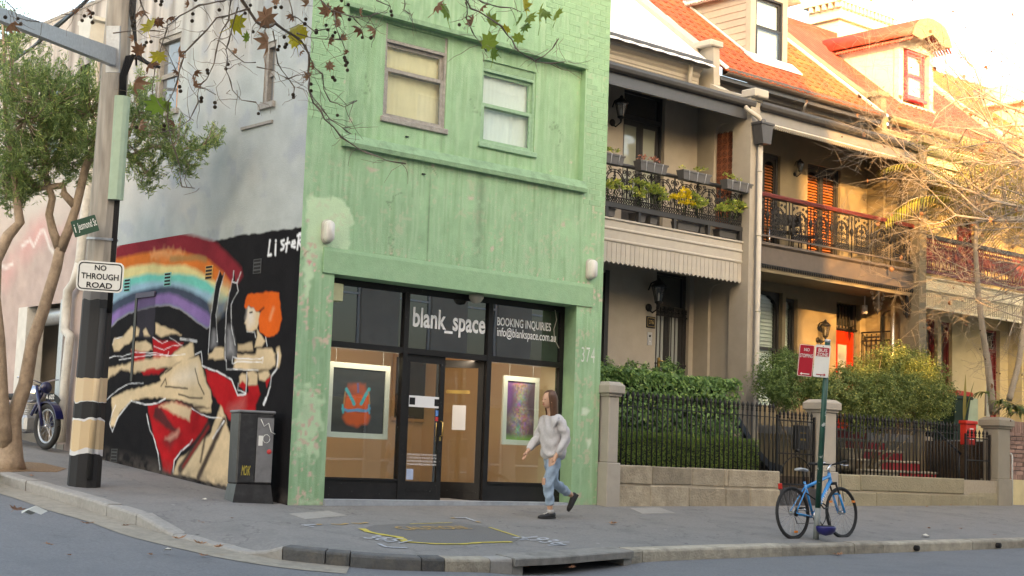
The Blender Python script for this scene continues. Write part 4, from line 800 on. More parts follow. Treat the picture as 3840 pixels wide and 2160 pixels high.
# bulkhead lamps on the wall
def bulkhead(x, z, label):
    t = thing('bulkhead_lamp', (x, -0.01, z), label, 'wall lamp', 'oval bulkhead lamps on the green wall')
    def cap(w, h, d0, d1, n=20):
        mb = MB(); ring = lambda ww, hh, y: [(x+ww*cos(a)*1.0, y, z+(hh-ww)*(1 if sin(a) > 0 else -1)+ww*sin(a)) for a in [2*pi*(i+0.5)/n for i in range(n)]]
        rs = [ring(w, h, d0), ring(w, h, d0-(d0-d1)*0.6), ring(w*0.75, h*0.88, d1-0.0)]; vs_ = sum(rs, []); mb.add(vs_, [(i*n+k, i*n+(k+1) % n, (i+1)*n+(k+1) % n, (i+1)*n+k) for i in range(2) for k in range(n)]+[tuple(2*n+k for k in range(n))], True); return mb
    cap(0.085, 0.165, -0.002, -0.04).build('base', m_putty, t); cap(0.068, 0.145, -0.03, -0.125).build('glass_cover', m_bone, t)
    return t
p = onY(*Q2(530, 300)); bulkhead(p[0], p[2], 'oval bulkhead lamp in the pale unpainted patch near the mural corner'); p = onY(*Q3(585, 585)); bulkhead(p[0], p[2], 'oval bulkhead lamp high on the right green pillar')
# ================================================================== terrace houses
YV, YW = 1.85, 2.95
m_w376 = mat('grey_render', (0.305, 0.278, 0.236), 0.85, var=0.07, scale=5, bump=0.2, bscale=70, dirt=0.2, dscale=2, dcol=(0.27, 0.245, 0.21))
m_t376 = mat('grey_trim', (0.375, 0.35, 0.305), 0.7, var=0.06, scale=8, objrand=0.04, bump=0.1, bscale=60, dirt=0.2, dscale=5, dcol=(0.3, 0.27, 0.23))
m_w378 = mat('olive_render', (0.20, 0.168, 0.11), 0.85, var=0.08, scale=5, bump=0.2, bscale=70, dirt=0.25, dscale=2, dcol=(0.15, 0.125, 0.085))
m_t378 = mat('brown_trim', (0.10, 0.082, 0.07), 0.5, var=0.12, scale=8, bump=0.1, bscale=60)
m_w380 = mat('yellow_render', (0.54, 0.45, 0.26), 0.85, var=0.06, scale=5, bump=0.15, bscale=70, dirt=0.2, dscale=2, dcol=(0.45, 0.36, 0.17))
m_t380 = mat('cream_trim', (0.62, 0.55, 0.38), 0.7, var=0.06, scale=8, objrand=0.05)
m_cream = mat('cream_render', (0.62, 0.55, 0.42), 0.85, var=0.1, scale=3, bump=0.25, bscale=60, dirt=0.3, dscale=1.6, dcol=(0.42, 0.36, 0.25))
m_dkgrey = mat('charcoal_paint', (0.028, 0.028, 0.029), 0.45, var=0.12, scale=8)
m_gutterdk = mat('charcoal_gutter', (0.075, 0.075, 0.078), 0.35, var=0.1, scale=12, metal=0.3)
m_iron = mat('black_iron', (0.014, 0.014, 0.015), 0.6, var=0.25, scale=20, spec=0.3)
m_ironred = mat('oxblood_iron', (0.13, 0.022, 0.028), 0.5, var=0.2, scale=20)
m_ironrail = mat('red_rail', (0.11, 0.022, 0.02), 0.4, var=0.2, scale=15)
m_greygutter = mat('olive_gutter', (0.19, 0.2, 0.11), 0.6, var=0.2, scale=10, wear=0.3, wcol=(0.35, 0.2, 0.1))
m_whiteroof = mat('white_metal_roof', (0.72, 0.72, 0.7), 0.4, var=0.04, scale=3, dirt=0.15, dscale=1.2, dcol=(0.5, 0.48, 0.45))
m_tile = mat('terracotta_tile', (0.40, 0.085, 0.028), 0.75, var=0.16, scale=14, bump=0.4, bscale=70, objrand=0.32, dirt=0.5, dscale=5, dcol=(0.2, 0.07, 0.04))
m_redroof = mat('rust_red_metal_roof', (0.27, 0.042, 0.026), 0.6, var=0.25, scale=5, dirt=0.2, dscale=2.3, dcol=(0.42, 0.2, 0.15))
m_mortar = mat('white_flashing', (0.6, 0.6, 0.58), 0.7, var=0.1, scale=15, bump=0.3)
m_board = mat('taupe_weatherboard', (0.38, 0.335, 0.27), 0.7, var=0.06, scale=10, objrand=0.04)
m_lining = mat('verandah_lining', (0.12, 0.105, 0.09), 0.8, var=0.1)  # one dark brown for verandah roofs, ceilings and balcony floors
m_rust = mat('corten_screen', (0.25, 0.085, 0.04), 0.8, var=0.2, scale=15)
m_shutter = mat('white_shutter', (0.7, 0.7, 0.68), 0.6, var=0.03)
m_oshutter = mat('cedar_louvre', (0.33, 0.11, 0.035), 0.55, var=0.15, scale=12, objrand=0.1)
m_reddoor = mat('red_door', (0.55, 0.022, 0.014), 0.3, var=0.08, scale=6)
m_ox = mat('oxblood_paint', (0.17, 0.02, 0.02), 0.4, var=0.1, scale=10)
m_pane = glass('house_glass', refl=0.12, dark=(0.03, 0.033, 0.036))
m_frost = glass('frosted_glass', refl=0.1, dark=(0.34, 0.38, 0.38))
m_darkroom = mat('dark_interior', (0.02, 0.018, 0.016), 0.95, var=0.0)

def holed(x0, x1, z0, z1, Y, th, holes, mb=None):
    """wall slab with rectangular openings, from columns of boxes"""
    mb = mb or MB(); xs_ = sorted({x0, x1} | {h[0] for h in holes} | {h[1] for h in holes})
    for a, b in zip(xs_[:-1], xs_[1:]):
        c = (a+b)/2; cuts = sorted([(h[2], h[3]) for h in holes if h[0] < c < h[1]]); z = z0
        for h0, h1 in cuts+[(z1, z1)]:
            if h0 > z+1e-4: mb.box(a, b, Y, Y+th, z, h0)
            z = max(z, h1)
    return mb
def arch(y0, y1, z0, z1, n=8):
    """arched opening outline, going up the left side and down the right"""
    r_ = (y1-y0)/2; c = (y0+y1)/2; h = z1-r_*0.75
    return [(y0, z0), (y0, h)]+[(c-r_*cos(pi*i/n), h+r_*0.75*sin(pi*i/n)) for i in range(1, n)]+[(y1, h), (y1, z0)]
def wing(root, xa, xb, m, mcop, yf=1.62, far=False):
    """party wall that steps forward beside the verandah, with its copings"""
    prof = [(6.4, 0.2), (yf, 0.2), (yf, 7.55), (yf+0.25, 7.6), (2.1, 7.7), (2.36, 7.79), (2.62, 7.93), (2.66, 8.78), (3.05, 8.78), (4.68, 10.03), (6.4, 11.48)]
    core = xa+0.07
    mb = MB(); mb.prism(prof, (core, 0, 0), (0, 1, 0), (0, 0, 1), (xb-core, 0, 0)); w = mb.build('party_wall', m, root)
    f = MB()   # facing with arched niches on both floors
    def face(z0, z1, ny0, ny1, nz1):
        a = arch(ny0, ny1, z0, nz1)
        f.prism([(yf, z0)]+a+[(2.99, z0), (2.99, z1), (yf, z1)], (xa, 0, 0), (0, 1, 0), (0, 0, 1), (0.07, 0, 0))
    face(1.55, 4.78, 2.07, 2.58, 4.16); face(4.9, 7.55, 2.06, 2.52, 7.21)
    f.box(xa, core, yf, 2.99, 0.2, 1.55); f.box(xa, core, yf, 2.99, 4.78, 4.9); f.build('party_wall_facing', m, w)
    c = MB(); top = [(yf-0.03, 7.55), (yf+0.25, 7.6), (2.1, 7.7), (2.36, 7.79), (2.62, 7.93)]
    c.prism(top+[(y, z+0.09) for y, z in top[::-1]], (xa-0.04, 0, 0), (0, 1, 0), (0, 0, 1), (xb-xa+0.08, 0, 0))
    c.box(xa-0.07, xb+0.07, yf-0.16, yf+0.20, 7.60, 7.76, c=0.02)
    c.box(xa-0.06, xb+0.06, 2.6, 3.12, 8.78, 8.9, c=0.02)
    top = [(3.0, 8.72), (4.68, 10.02), (6.4, 11.47)]; c.prism(top+[(y, z+0.13) for y, z in top[::-1]], (xa-0.05, 0, 0), (0, 1, 0), (0, 0, 1), (xb-xa+0.10, 0, 0))
    c.build('coping', mcop, root); return w
RS = 0.80                                   # slope of the main roofs
def rz_(y): return 8.36+(y-2.55)*RS
def roof_sheet(root, x0, x1, m, pitch, amp, y0=2.5, y1=6.4, name='roof'):
    """profiled metal roof"""
    n = int((x1-x0)/pitch*6); V = []; ys_ = [y0, y1]
    for i in range(n+1):
        x = x0+(x1-x0)*i/n; w = amp*cos(2*pi*i/6)
        for y in ys_: V.append((x, y, rz_(y)+w))
    F = [(2*i, 2*i+2, 2*i+3, 2*i+1) for i in range(n)]
    me = polymesh(name, np.array(V), np.array(F), m, tuple(wloc(root)), smooth=True); return link(name, me, root)
def gutter(root, x0, x1, y, z, m, r=0.07, name='gutter'):
    pr = [(-r, 0.02), (-r, -0.03), (-r*0.75, -0.085), (-r*0.2, -0.11), (r, -0.11), (r, 0.02), (r-0.01, 0.02), (r-0.01, -0.1), (-r*0.2, -0.1), (-r*0.68, -0.078), (-r+0.01, -0.03), (-r+0.01, 0.02)]
    return MB().prism(pr, (x0, y, z), (0, 1, 0), (0, 0, 1), (x1-x0, 0, 0)).build(name, m, root)
def moulding(root, x0, x1, y, pts, m, name='cornice'):
    return MB().prism(pts, (x0, y, 0), (0, 1, 0), (0, 0, 1), (x1-x0, 0, 0)).build(name, m, root)
def lantern(x, y, z, s, label, cat='wall lamp'):
    """wall lantern on a scrolled bracket; y is the wall face"""
    t = thing('wall_lantern', (x, y, z), label, cat, 'wall lanterns of the terrace houses'); yc = y-0.22*s
    b = MB(); b.lathe([(0.06*s, 0), (0.06*s, 0.02*s), (0.02*s, 0.03*s)], (x, y-0.03*s, z-0.08*s), 10, 'Y'); b.tube([(x, y-0.01, z-0.1*s), (x, y-0.1*s, z-0.16*s), (x, yc, z-0.1*s), (x, yc, z)], 0.013*s, 6); b.tube([(x, y-0.01, z+0.18*s), (x, y-0.06*s, z+0.28*s), (x, yc, z+0.32*s), (x, yc, z+0.26*s)], 0.012*s, 6); b.build('bracket', m_iron, t)
    c = MB()
    for k in range(6):
        a = pi/3*k; c.tube([(x+0.055*s*cos(a), yc+0.055*s*sin(a), z), (x+0.1*s*cos(a), yc+0.1*s*sin(a), z+0.21*s)], 0.006*s, 4)
    c.lathe([(0.06*s, 0), (0.065*s, -0.02*s), (0.02*s, -0.05*s), (0.015*s, -0.09*s), (0.0, -0.1*s)], (x, yc, z), 10); c.lathe([(0.115*s, 0.21*s), (0.12*s, 0.225*s), (0.06*s, 0.29*s), (0.03*s, 0.3*s), (0.03*s, 0.33*s), (0.0, 0.36*s)], (x, yc, z), 10); c.build('cage', m_iron, t)
    MB().lathe([(0.05*s, 0.004*s), (0.093*s, 0.208*s)], (x, yc, z), 6, sm=False).build('glass', glass('lantern_glass', tint=(0.85, 0.84, 0.8), refl=0.1), t); MB().lathe([(0.014*s, 0.01*s), (0.014*s, 0.1*s), (0.004*s, 0.13*s)], (x, yc, z), 8).build('bulb', m_shutter, t)
    return t
# ---------------------------------------------------------------- cast-iron lace
def spiral(cx, cz, r0, turns, a0, sg=1, n=12): return [(cx+r0*(1-0.8*i/n)*cos(a0+sg*2*pi*turns*i/n), 0, cz+r0*(1-0.8*i/n)*sin(a0+sg*2*pi*turns*i/n)) for i in range(n+1)]
def ring(cx, cz, r_, n=10, rx=None): return [(cx+(rx or r_)*cos(2*pi*i/n), 0, cz+r_*sin(2*pi*i/n)) for i in range(n+1)]
def lace_mesh(name, w, h, style, m):
    mb = MB(); T = lambda pts, r_=0.0065: mb.tube(pts, r_*1.3, 4, cap=False)
    if style in (0, 1):
        bh = 0.17*h; nb = max(4, int(w/0.055))
        for rr in (0, 1):
            for i in range(nb): T(ring(w*(i+0.5)/nb, bh*(0.28+0.48*rr), bh*0.22, 8), 0.007)
        T([(0, 0, bh), (w, 0, bh)], 0.008); T([(0, 0, 0.01), (w, 0, 0.01)], 0.009); T([(0, 0, h), (w, 0, h)], 0.009)
        c = w/2; ra = w*0.40
        for k in (1.0, 0.82): T([(c-ra*k, 0, bh), (c-ra*k, 0, h*0.55)]+[(c-ra*k*cos(pi*i/12), 0, h*0.55+ra*k*0.95*sin(pi*i/12)) for i in range(13)]+[(c+ra*k, 0, bh)], 0.007)
        for i in range(7):
            a = pi*(i+0.5)/7; T(ring(c-ra*0.91*cos(a), h*0.55+ra*0.87*sin(a), ra*0.07, 6), 0.005)
        T([(c, 0, bh), (c, 0, h*0.8)], 0.007)
        for s in (-1, 1):
            for zc, r_ in ((0.30, 0.13), (0.47, 0.11), (0.62, 0.08)):
                T(spiral(c+s*w*r_*1.15, h*zc, w*r_, 1.4, pi if s > 0 else 0, s), 0.0065); T(spiral(c+s*w*0.30, h*(zc-0.02), w*0.07, 1.2, pi/2, -s), 0.006)
            T(spiral(c+s*w*0.40, h*0.86, w*0.09, 1.5, -pi/2, s), 0.007); T(spiral(c+s*w*0.2, h*0.9, w*0.07, 1.3, pi, s), 0.006); T(spiral(c+s*w*0.45, h*0.66, w*0.055, 1.3, pi/2, s), 0.006)
            T([(c+s*w*0.49, 0, bh), (c+s*w*0.49, 0, h)], 0.007)
            for zc in (0.35, 0.42, 0.52, 0.58): T(ring(c+s*w*0.43, h*zc*1.02, w*0.035, 6), 0.005)
        for zc in (0.74, 0.66, 0.55): T([(c-w*0.05, 0, h*zc-0.02), (c, 0, h*zc+0.03), (c+w*0.05, 0, h*zc-0.02)], 0.008)
        T(ring(c, h*0.80, w*0.03, 6), 0.007)
    else:
        n = 4
        for i in range(n):
            c = w*(i+0.5)/n; a = w/n
            T(ring(c, h*0.62, h*0.2, 12, a*0.33), 0.009); T(ring(c, h*0.24, h*0.16, 12, a*0.42), 0.009); T([(c, 0, 0.02), (c, 0, h)], 0.007)
            T(ring(c, h*0.62, h*0.10, 8, a*0.16), 0.008); T(spiral(c+a*0.25, h*0.88, a*0.2, 1.3, -pi/2, 1), 0.008); T(spiral(c-a*0.25, h*0.88, a*0.2, 1.3, -pi/2, -1), 0.008)
            T(spiral(c+a*0.36, h*0.42, a*0.16, 1.3, pi/2, 1), 0.008); T(spiral(c-a*0.36, h*0.42, a*0.16, 1.3, pi/2, -1), 0.008); T([(c+a*0.5, 0, 0.02), (c+a*0.5, 0, h)], 0.006)
        T([(0, 0, 0.02), (w, 0, 0.02)], 0.01); T([(0, 0, h), (w, 0, h)], 0.01); T([(0, 0, h*0.1), (w, 0, h*0.1)], 0.008)
    me = mb.mesh(name); me.materials.append(m); return me
def spear_fence_mesh(): pass

# ---------------------------------------------------------------- no. 376
H6 = thing('terrace_house', (8.2, 4.5, 0.3), 'grey rendered terrace house with a black lace balcony beside the green shop', 'house', 'row of terrace houses')
XA, XB = 5.57, 10.87
gw6 = (7.25, 8.6, 2.1, 4.15); gd6 = (9.84, 10.75, 1.55, 4.33); ud6 = (8.86, 9.96, 4.92, 7.62)
holed(XA, XB, 0.2, 8.34, YW, 0.25, [gw6, gd6, ud6]).build('front_wall', m_w376, H6)
wing(H6, 10.87, 11.12, m_w376, m_t376)
MB().box(XA, XB, 1.72, YW, 1.40, 1.55).build('verandah_floor', m_conc, H6); MB().box(XA, XB, 1.74, 1.86, 0.2, 1.40).build('verandah_base', m_w376, H6)
MB().box(XA, XB, 1.80, YW, 4.78, 4.895).build('balcony_floor', m_lining, H6); MB().box(XA, XB, 1.88, YW, 4.60, 4.62).build('verandah_ceiling', m_lining, H6)
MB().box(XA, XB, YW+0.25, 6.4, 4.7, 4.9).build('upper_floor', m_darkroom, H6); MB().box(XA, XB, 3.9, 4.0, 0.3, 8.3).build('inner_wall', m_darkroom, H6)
moulding(H6, XA, 10.868, 1.78, [(0.07, 4.49), (0.0, 4.49), (-0.015, 4.51), (-0.015, 4.53), (0.0, 4.55), (0.0, 4.69), (-0.02, 4.71), (-0.02, 4.73), (0.0, 4.75), (0.0, 4.86), (-0.03, 4.875), (-0.03, 4.905), (0.07, 4.905)], m_t376, 'fascia')
bmf = MB(); w = 0.1125; bmf.prism([(-w/2+0.004, 0.37), (-w/2+0.004, 0.10), (-w/2+0.002, 0.035), (-w*0.40, 0.012), (-w*0.25, 0.02), (-w*0.16, 0.0), (0, -0.012), (w*0.16, 0.0), (w*0.25, 0.02), (w*0.40, 0.012), (w/2-0.002, 0.035), (w/2-0.004, 0.10), (w/2-0.004, 0.37)], (0, 0, 0), (1, 0, 0), (0, 0, 1), (0, 0.02, 0))
frb_me = bmf.mesh('fringe_board'); frb_me.materials.append(m_t376); k = 0; x = 10.868-w/2
fr6 = MB().box(XA, 10.868, 1.80, 1.83, 4.44, 4.488).build('fringe_rail', m_t376, H6)
while x > 6.9: link('fringe_board', frb_me, fr6, None, Vector((x, 1.785, 4.13))-wloc(H6)); x -= w
# balcony rail with lace panels
MB().tube([(XA, 1.80, 5.86), (10.87, 1.80, 5.86)], 0.035, 10).build('handrail', m_dkgrey, H6)
MB().box(XA, 10.865, 1.77, 1.84, 5.09, 5.17).build('bottom_rail', m_dkgrey, H6)
for x in (7.35, 8.15, 9.05, 9.95, 10.83): MB().box(x-0.03, x+0.03, 1.775, 1.835, 4.906, 5.09).build('rail_post', m_dkgrey, H6)
lace6 = lace_mesh('lace_panel', 0.60, 0.66, 0, m_iron); x = 10.86-0.60
while x > 6.6: link('lace_panel', lace6, H6, None, Vector((x, 1.805, 5.17))-wloc(H6)); x -= 0.605
# verandah roof and fascia
MB().quad((XA, 1.62, 7.5), (10.87, 1.62, 7.5), (10.87, YW, 7.92), (XA, YW, 7.92)).quad((XA, 1.75, 7.40), (10.87, 1.75, 7.40), (10.87, YW, 7.78), (XA, YW, 7.78)).build('verandah_roof', m_lining, H6)
MB().box(XA, 10.866, 1.72, 1.77, 7.20, 7.44).build('verandah_fascia', m_gutterdk, H6); gutter(H6, XA, 10.98, 1.66, 7.53, m_gutterdk, 0.075)
moulding(H6, XA, 10.80, YW, [(0.0, 8.02), (-0.04, 8.05), (-0.04, 8.08), (-0.06, 8.10), (-0.06, 8.16), (-0.10, 8.2), (-0.10, 8.25), (-0.16, 8.31), (-0.16, 8.35), (0, 8.35)], m_t376)
gutter(H6, XA, 10.86, 2.66, 8.44, m_gutterdk, 0.07); roof_sheet(H6, XA, 10.85, m_whiteroof, 0.38, 0.007)
dp = MB(); dp.tube([(10.4, 2.72, 8.36), (10.4, 2.74, 8.2), (10.4, 2.78, 7.85)], 0.045, 10); dp.build('downpipe', m_t376, H6)
dp = MB(); dp.tube([(10.72, 1.64, 7.40), (10.74, 1.58, 7.33), (10.95, 1.50, 7.22), (11.03, 1.50, 7.12)], 0.045, 10); dp.build('downpipe_bend', m_t376, H6)
dp = MB(); dp.prism([(-0.17, 0), (0.17, 0), (0.11, -0.36), (-0.11, -0.36)], (11.03, 1.36, 7.08), (1, 0, 0), (0, 0, 1), (0, 0.22, 0)); dp.box(10.84, 11.22, 1.34, 1.60, 7.08, 7.12); dp.lathe([(0.07, 0), (0.06, 0.06), (0.0, 0.09)], (11.03, 1.47, 7.12), 10); dp.build('rain_head', m_gutterdk, H6)
dp = MB(); dp.tube([(11.03, 1.52, 6.75), (11.03, 1.52, 1.1), (11.05, 1.5, 0.75), (11.1, 1.4, 0.6)], 0.048, 12); [dp.tube([(11.03, 1.52, z), (11.03, 1.52, z+0.03)], 0.056, 12) for z in (6.2, 5.0, 3.6, 2.3)]; dp.build('downpipe', m_t376, H6)
# doors and windows
def leaf_door(root, w, Y, mfr, mpane, name='door', leaves=2, transom=None, rail=0.25, st=0.08, mid=None):
    x0, x1, z0, z1 = w; zt = transom or z1; d = MB(); d.box(x0, x0+0.05, Y, Y+0.12, z0, z1); d.box(x1-0.05, x1, Y, Y+0.12, z0, z1); d.box(x0+0.05, x1-0.05, Y, Y+0.12, z1-0.05, z1)
    if transom: d.box(x0+0.05, x1-0.05, Y+0.001, Y+0.119, zt-0.04, zt+0.05)
    o = d.build(name, mfr, root)
    if transom: MB().box(x0+0.05, x1-0.05, Y+0.05, Y+0.056, zt+0.05, z1-0.05).build('fanlight', m_pane, o)
    a = x0+0.05; lw = (x1-x0-0.1)/leaves; zt = (zt-0.04) if transom else z1-0.05
    for i in range(leaves):
        b = MB(); l, r_ = a+lw*i+0.003, a+lw*(i+1)-0.003; b.box(l, l+st, Y+0.03, Y+0.075, z0, zt); b.box(r_-st, r_, Y+0.03, Y+0.075, z0, zt); b.box(l+st, r_-st, Y+0.03, Y+0.075, z0, z0+rail); b.box(l+st, r_-st, Y+0.03, Y+0.075, zt-0.1, zt)
        lf = b.build('door_leaf', mfr, o); MB().box(l+st, r_-st, Y+0.048, Y+0.054, z0+rail, zt-0.1).build('glass', mpane, lf)
    return o
leaf_door(H6, ud6, YW+0.08, m_dkgrey, glass('balcony_glass', refl=0.12, dark=(0.28, 0.31, 0.27)), transom=7.12, rail=0.5)
leaf_door(H6, gd6, YW+0.10, m_dkgrey, m_frost, transom=3.66, rail=0.55, st=0.07)
sb = MB()
for i in range(9): xx = gd6[0]+0.06+i*(0.79/8); sb.tube([(xx, YW+0.03, 1.6), (xx, YW+0.03, 3.58 if i % 2 else 3.62)], 0.011, 5); sb.lathe([(0.0, 0.11), (0.022, 0.06), (0.014, 0.03), (0.024, 0.015), (0.012, 0)], (xx, YW+0.03, 3.58), 6)
for z in (1.75, 2.6, 3.5): sb.box(gd6[0]+0.03, gd6[1]-0.03, YW+0.02, YW+0.04, z, z+0.03)
sb.build('security_grille', m_iron, H6)
mb = MB(); mb.box(9.93, 9.98, YW-0.01, YW+0.02, 2.52, 2.72); mb.tube([(9.955, YW-0.01, 2.66), (9.955, YW-0.05, 2.66), (10.07, YW-0.05, 2.655)], 0.012, 6); mb.build('door_handle', m_brass, H6)
sash(H6, gw6, YW+0.06, m_dkgrey, split=0.5, blind=m_darkroom)  # near-black sheet behind the panes stands in for the unlit room
MB().box(8.5, 8.6, YW-0.015, YW+0.05, 2.0, 4.2).build('window_architrave', m_dkgrey, H6)
# corten screen in the upper niche
s_ = MB().box(10.925, 10.932, 2.09, 2.49, 4.95, 7.03).build('niche_screen', m_rust, H6); dm = MB(); dm.tube([(0, 0.05*cos(2*pi*i/8), 0.05*sin(2*pi*i/8)) for i in range(9)], 0.008, 4, cap=False); dm.tube([(0, 0.022*cos(2*pi*i/6), 0.022*sin(2*pi*i/6)) for i in range(7)], 0.007, 4, cap=False); rm = dm.mesh('rosette'); rm.materials.append(mat('rust_dark', (0.1, 0.03, 0.015), 0.85))
for r_ in range(11):
    for c_ in range(3): link('rosette', rm, s_, None, Vector((10.922, 2.155+c_*0.135, 5.75+r_*0.125))-wloc(H6))
pl = thing('house_number_plaque', (9.70, YW, 3.28), 'black plaque with gold 376 beside the dark grille door', 'plaque'); MB().box(9.58, 9.81, YW-0.025, YW-0.001, 3.25, 3.46, c=0.006).build('plate', m_iron, pl); MB().box(9.60, 9.79, YW-0.028, YW-0.0255, 3.27, 3.44).build('plate_border', m_brass, pl); MB().box(9.608, 9.782, YW-0.031, YW-0.0285, 3.278, 3.432).build('plate_face', m_iron, pl); text_on('number', '376', m_brass, pl, (9.635, YW-0.033, 3.32), (1, 0, 0), (0, 0, 1), 0.12, 0.075, bold=0.01)
ic = thing('intercom_panel', (9.68, YW, 2.95), 'brushed steel intercom panel below the 376 plaque', 'intercom'); MB().box(9.62, 9.745, YW-0.015, YW-0.001, 2.93, 3.17, c=0.004).build('plate', m_galv, ic); MB().lathe([(0.022, 0), (0.02, -0.008), (0, -0.01)], (9.683, YW-0.0155, 3.1), 10, 'Y').build('camera_eye', m_iron, ic); MB().lathe([(0.012, 0), (0.01, -0.006), (0, -0.007)], (9.683, YW-0.0155, 3.0), 10, 'Y').build('button', m_white, ic)
lantern(9.62, YW, 3.72, 1.25, 'black lantern on the wall left of the dark grille door'); lantern(8.55, YW, 7.0, 1.1, 'black lantern upstairs at the edge of the green wall')

# ---------------------------------------------------------------- no. 378
H8 = thing('terrace_house', (13.7, 4.5, 0.3), 'olive brown terrace house with orange tiled roof and red front door', 'house', 'row of terrace houses')
XA, XB = 11.13, 16.25
gw8a = (12.55, 13.50, 2.0, 4.28); gw8b = (13.60, 13.98, 2.0, 4.2); gd8 = (15.25, 16.05, 1.55, 4.28); ud8 = (14.24, 15.33, 4.92, 7.05); uw8 = (12.45, 13.36, 4.92, 7.05)
holed(XA, XB, 0.2, 8.3, YW, 0.25, [gw8a, gw8b, gd8, ud8, uw8]).build('front_wall', m_w378, H8)
wing(H8, 16.25, 16.50, m_w378, m_w378)
MB().box(XA, XB, 1.72, YW, 1.40, 1.55).build('verandah_floor', m_conc, H8); MB().box(XA, XB, 1.74, 1.86, 0.2, 1.40).build('verandah_base', m_w378, H8)
MB().box(XA, XB, 1.80, YW, 4.78, 4.92).build('balcony_floor', m_lining, H8); MB().box(XA, XB, 1.9, YW, 4.46, 4.48).build('verandah_ceiling', m_w378, H8)
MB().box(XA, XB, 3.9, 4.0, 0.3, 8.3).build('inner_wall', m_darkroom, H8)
moulding(H8, XA, XB-0.002, 1.76, [(0.06, 4.56), (0.0, 4.56), (0.0, 4.88), (-0.05, 4.92), (-0.05, 4.965), (0.06, 4.965)], m_t378, 'fascia')
MB().box(XA, XB-0.002, 1.80, 1.90, 4.42, 4.55).build('beam', m_w378, H8)
fm = MB(); fm.tube([(0, 0, 0.06), (0, 0, -0.01)], 0.009, 4); fm.tube(ring(0, 0.02, 0.02, 6), 0.006, 4, cap=False); fm.tube([(-0.035, 0, 0.05), (0.035, 0, 0.05)], 0.008, 4); fme = fm.mesh('lace_fringe'); fme.materials.append(m_iron)
fr8 = MB().box(XA, XB-0.002, 1.757, 1.765, 4.545, 4.56).build('fringe_rail', m_iron, H8)
for i in range(72): link('lace_fringe', fme, fr8, None, Vector((XB-0.04-i*0.07, 1.757, 4.49))-wloc(H8))
MB().prism([(-0.05, -0.02), (0.05, -0.02), (0.06, 0.03), (0.035, 0.06), (-0.035, 0.06), (-0.06, 0.03)], (XA, 1.80, 5.86), (0, 1, 0), (0, 0, 1), (5.115, 0, 0)).build('handrail', m_ironrail, H8)
MB().box(XA, XB-0.005, 1.78, 1.82, 5.09, 5.12).build('bottom_rail', m_t378, H8)
lace8 = lace_mesh('lace_panel', 0.47, 0.70, 1, m_iron); st = MB(); st.tube([(0, 0, -0.16), (0, 0, 0.70)], 0.012, 6); st.lathe([(0.0, -0.10), (0.035, -0.04), (0.045, 0.0), (0.035, 0.04), (0.0, 0.10)], (0, 0, 0.38), 8); st.tube(ring(0, 0.36, 0.07, 8, 0.04), 0.008, 4, cap=False); stm = st.mesh('baluster'); stm.materials.append(m_iron)
x = XB-0.10
for i in range(8):
    link('baluster', stm, H8, None, Vector((x, 1.80, 5.12))-wloc(H8)); x -= 0.09; link('lace_panel', lace8, H8, None, Vector((x-0.47, 1.80, 5.12))-wloc(H8)); x -= 0.56
MB().quad((XA, 1.62, 7.5), (XB, 1.62, 7.5), (XB, YW, 7.92), (XA, YW, 7.92)).quad((XA, 1.75, 7.36), (XB, 1.75, 7.36), (XB, YW, 7.76), (XA, YW, 7.76)).build('verandah_roof', m_lining, H8)
MB().box(XA, XB-0.002, 1.71, 1.76, 7.24, 7.44).build('verandah_fascia', mat('grey_fascia', (0.2, 0.2, 0.2), 0.5, var=0.08), H8); gutter(H8, XA, XB+0.12, 1.64, 7.55, m_gutterdk, 0.075)
fr8b = MB().box(XA, XB-0.002, 1.72, 1.73, 7.22, 7.24).build('fringe_rail', m_shutter, H8); fm = MB(); fm.tube(ring(0, 0.025, 0.022, 6), 0.006, 4, cap=False); fm.tube([(0, 0, -0.02), (0, 0, 0.0)], 0.008, 4); fme2 = fm.mesh('scallop'); fme2.materials.append(mat('pale_fringe', (0.4, 0.38, 0.33), 0.6))
for i in range(82): link('scallop', fme2, fr8b, None, Vector((XB-0.03-i*0.062, 1.722, 7.165))-wloc(H8))
moulding(H8, XA, XB, YW, [(0.0, 7.92), (-0.05, 7.95), (-0.05, 8.05), (-0.12, 8.08), (-0.14, 8.2), (0, 8.2)], m_gutterdk); MB().box(XA, XB, 2.62, YW, 8.16, 8.24).build('eave_board', m_gutterdk, H8)
gutter(H8, XA+0.05, XB-0.02, 2.55, 8.36, m_t378, 0.085); MB().tube([(13.75, 2.62, 8.25), (13.75, 2.75, 7.9)], 0.04, 8).build('downpipe', m_gutterdk, H8)
# terracotta tiles, one by one
tm = MB(); tl = 0.36; prof = [(-0.118, 0.0), (-0.10, 0.026), (-0.075, 0.03), (-0.05, 0.008), (0.02, 0.006), (0.05, 0.026), (0.085, 0.028), (0.112, 0.004)]
tm.add([(x_, 0, z_) for x_, z_ in prof]+[(x_, tl, z_-0.018) for x_, z_ in prof]+[(x_, 0, z_-0.022) for x_, z_ in prof], [(i, i+1, i+9, i+8) for i in range(7)]+[(i+1, i, i+16, i+17) for i in range(7)], False); tile_me = tm.mesh('roof_tile'); tile_me.materials.append(m_tile)
rb = MB(); rb.quad((XA, 2.5, rz_(2.5)-0.02), (XB, 2.5, rz_(2.5)-0.02), (XB, 6.4, rz_(6.4)-0.02), (XA, 6.4, rz_(6.4)-0.02)); roof8 = rb.build('roof', m_tile, H8)
DX0, DX1, DY = 13.05, 14.2, 3.55                   # dormer
sl = sqrt(1+RS*RS); row = 0; y = 2.47; nt_ = 0
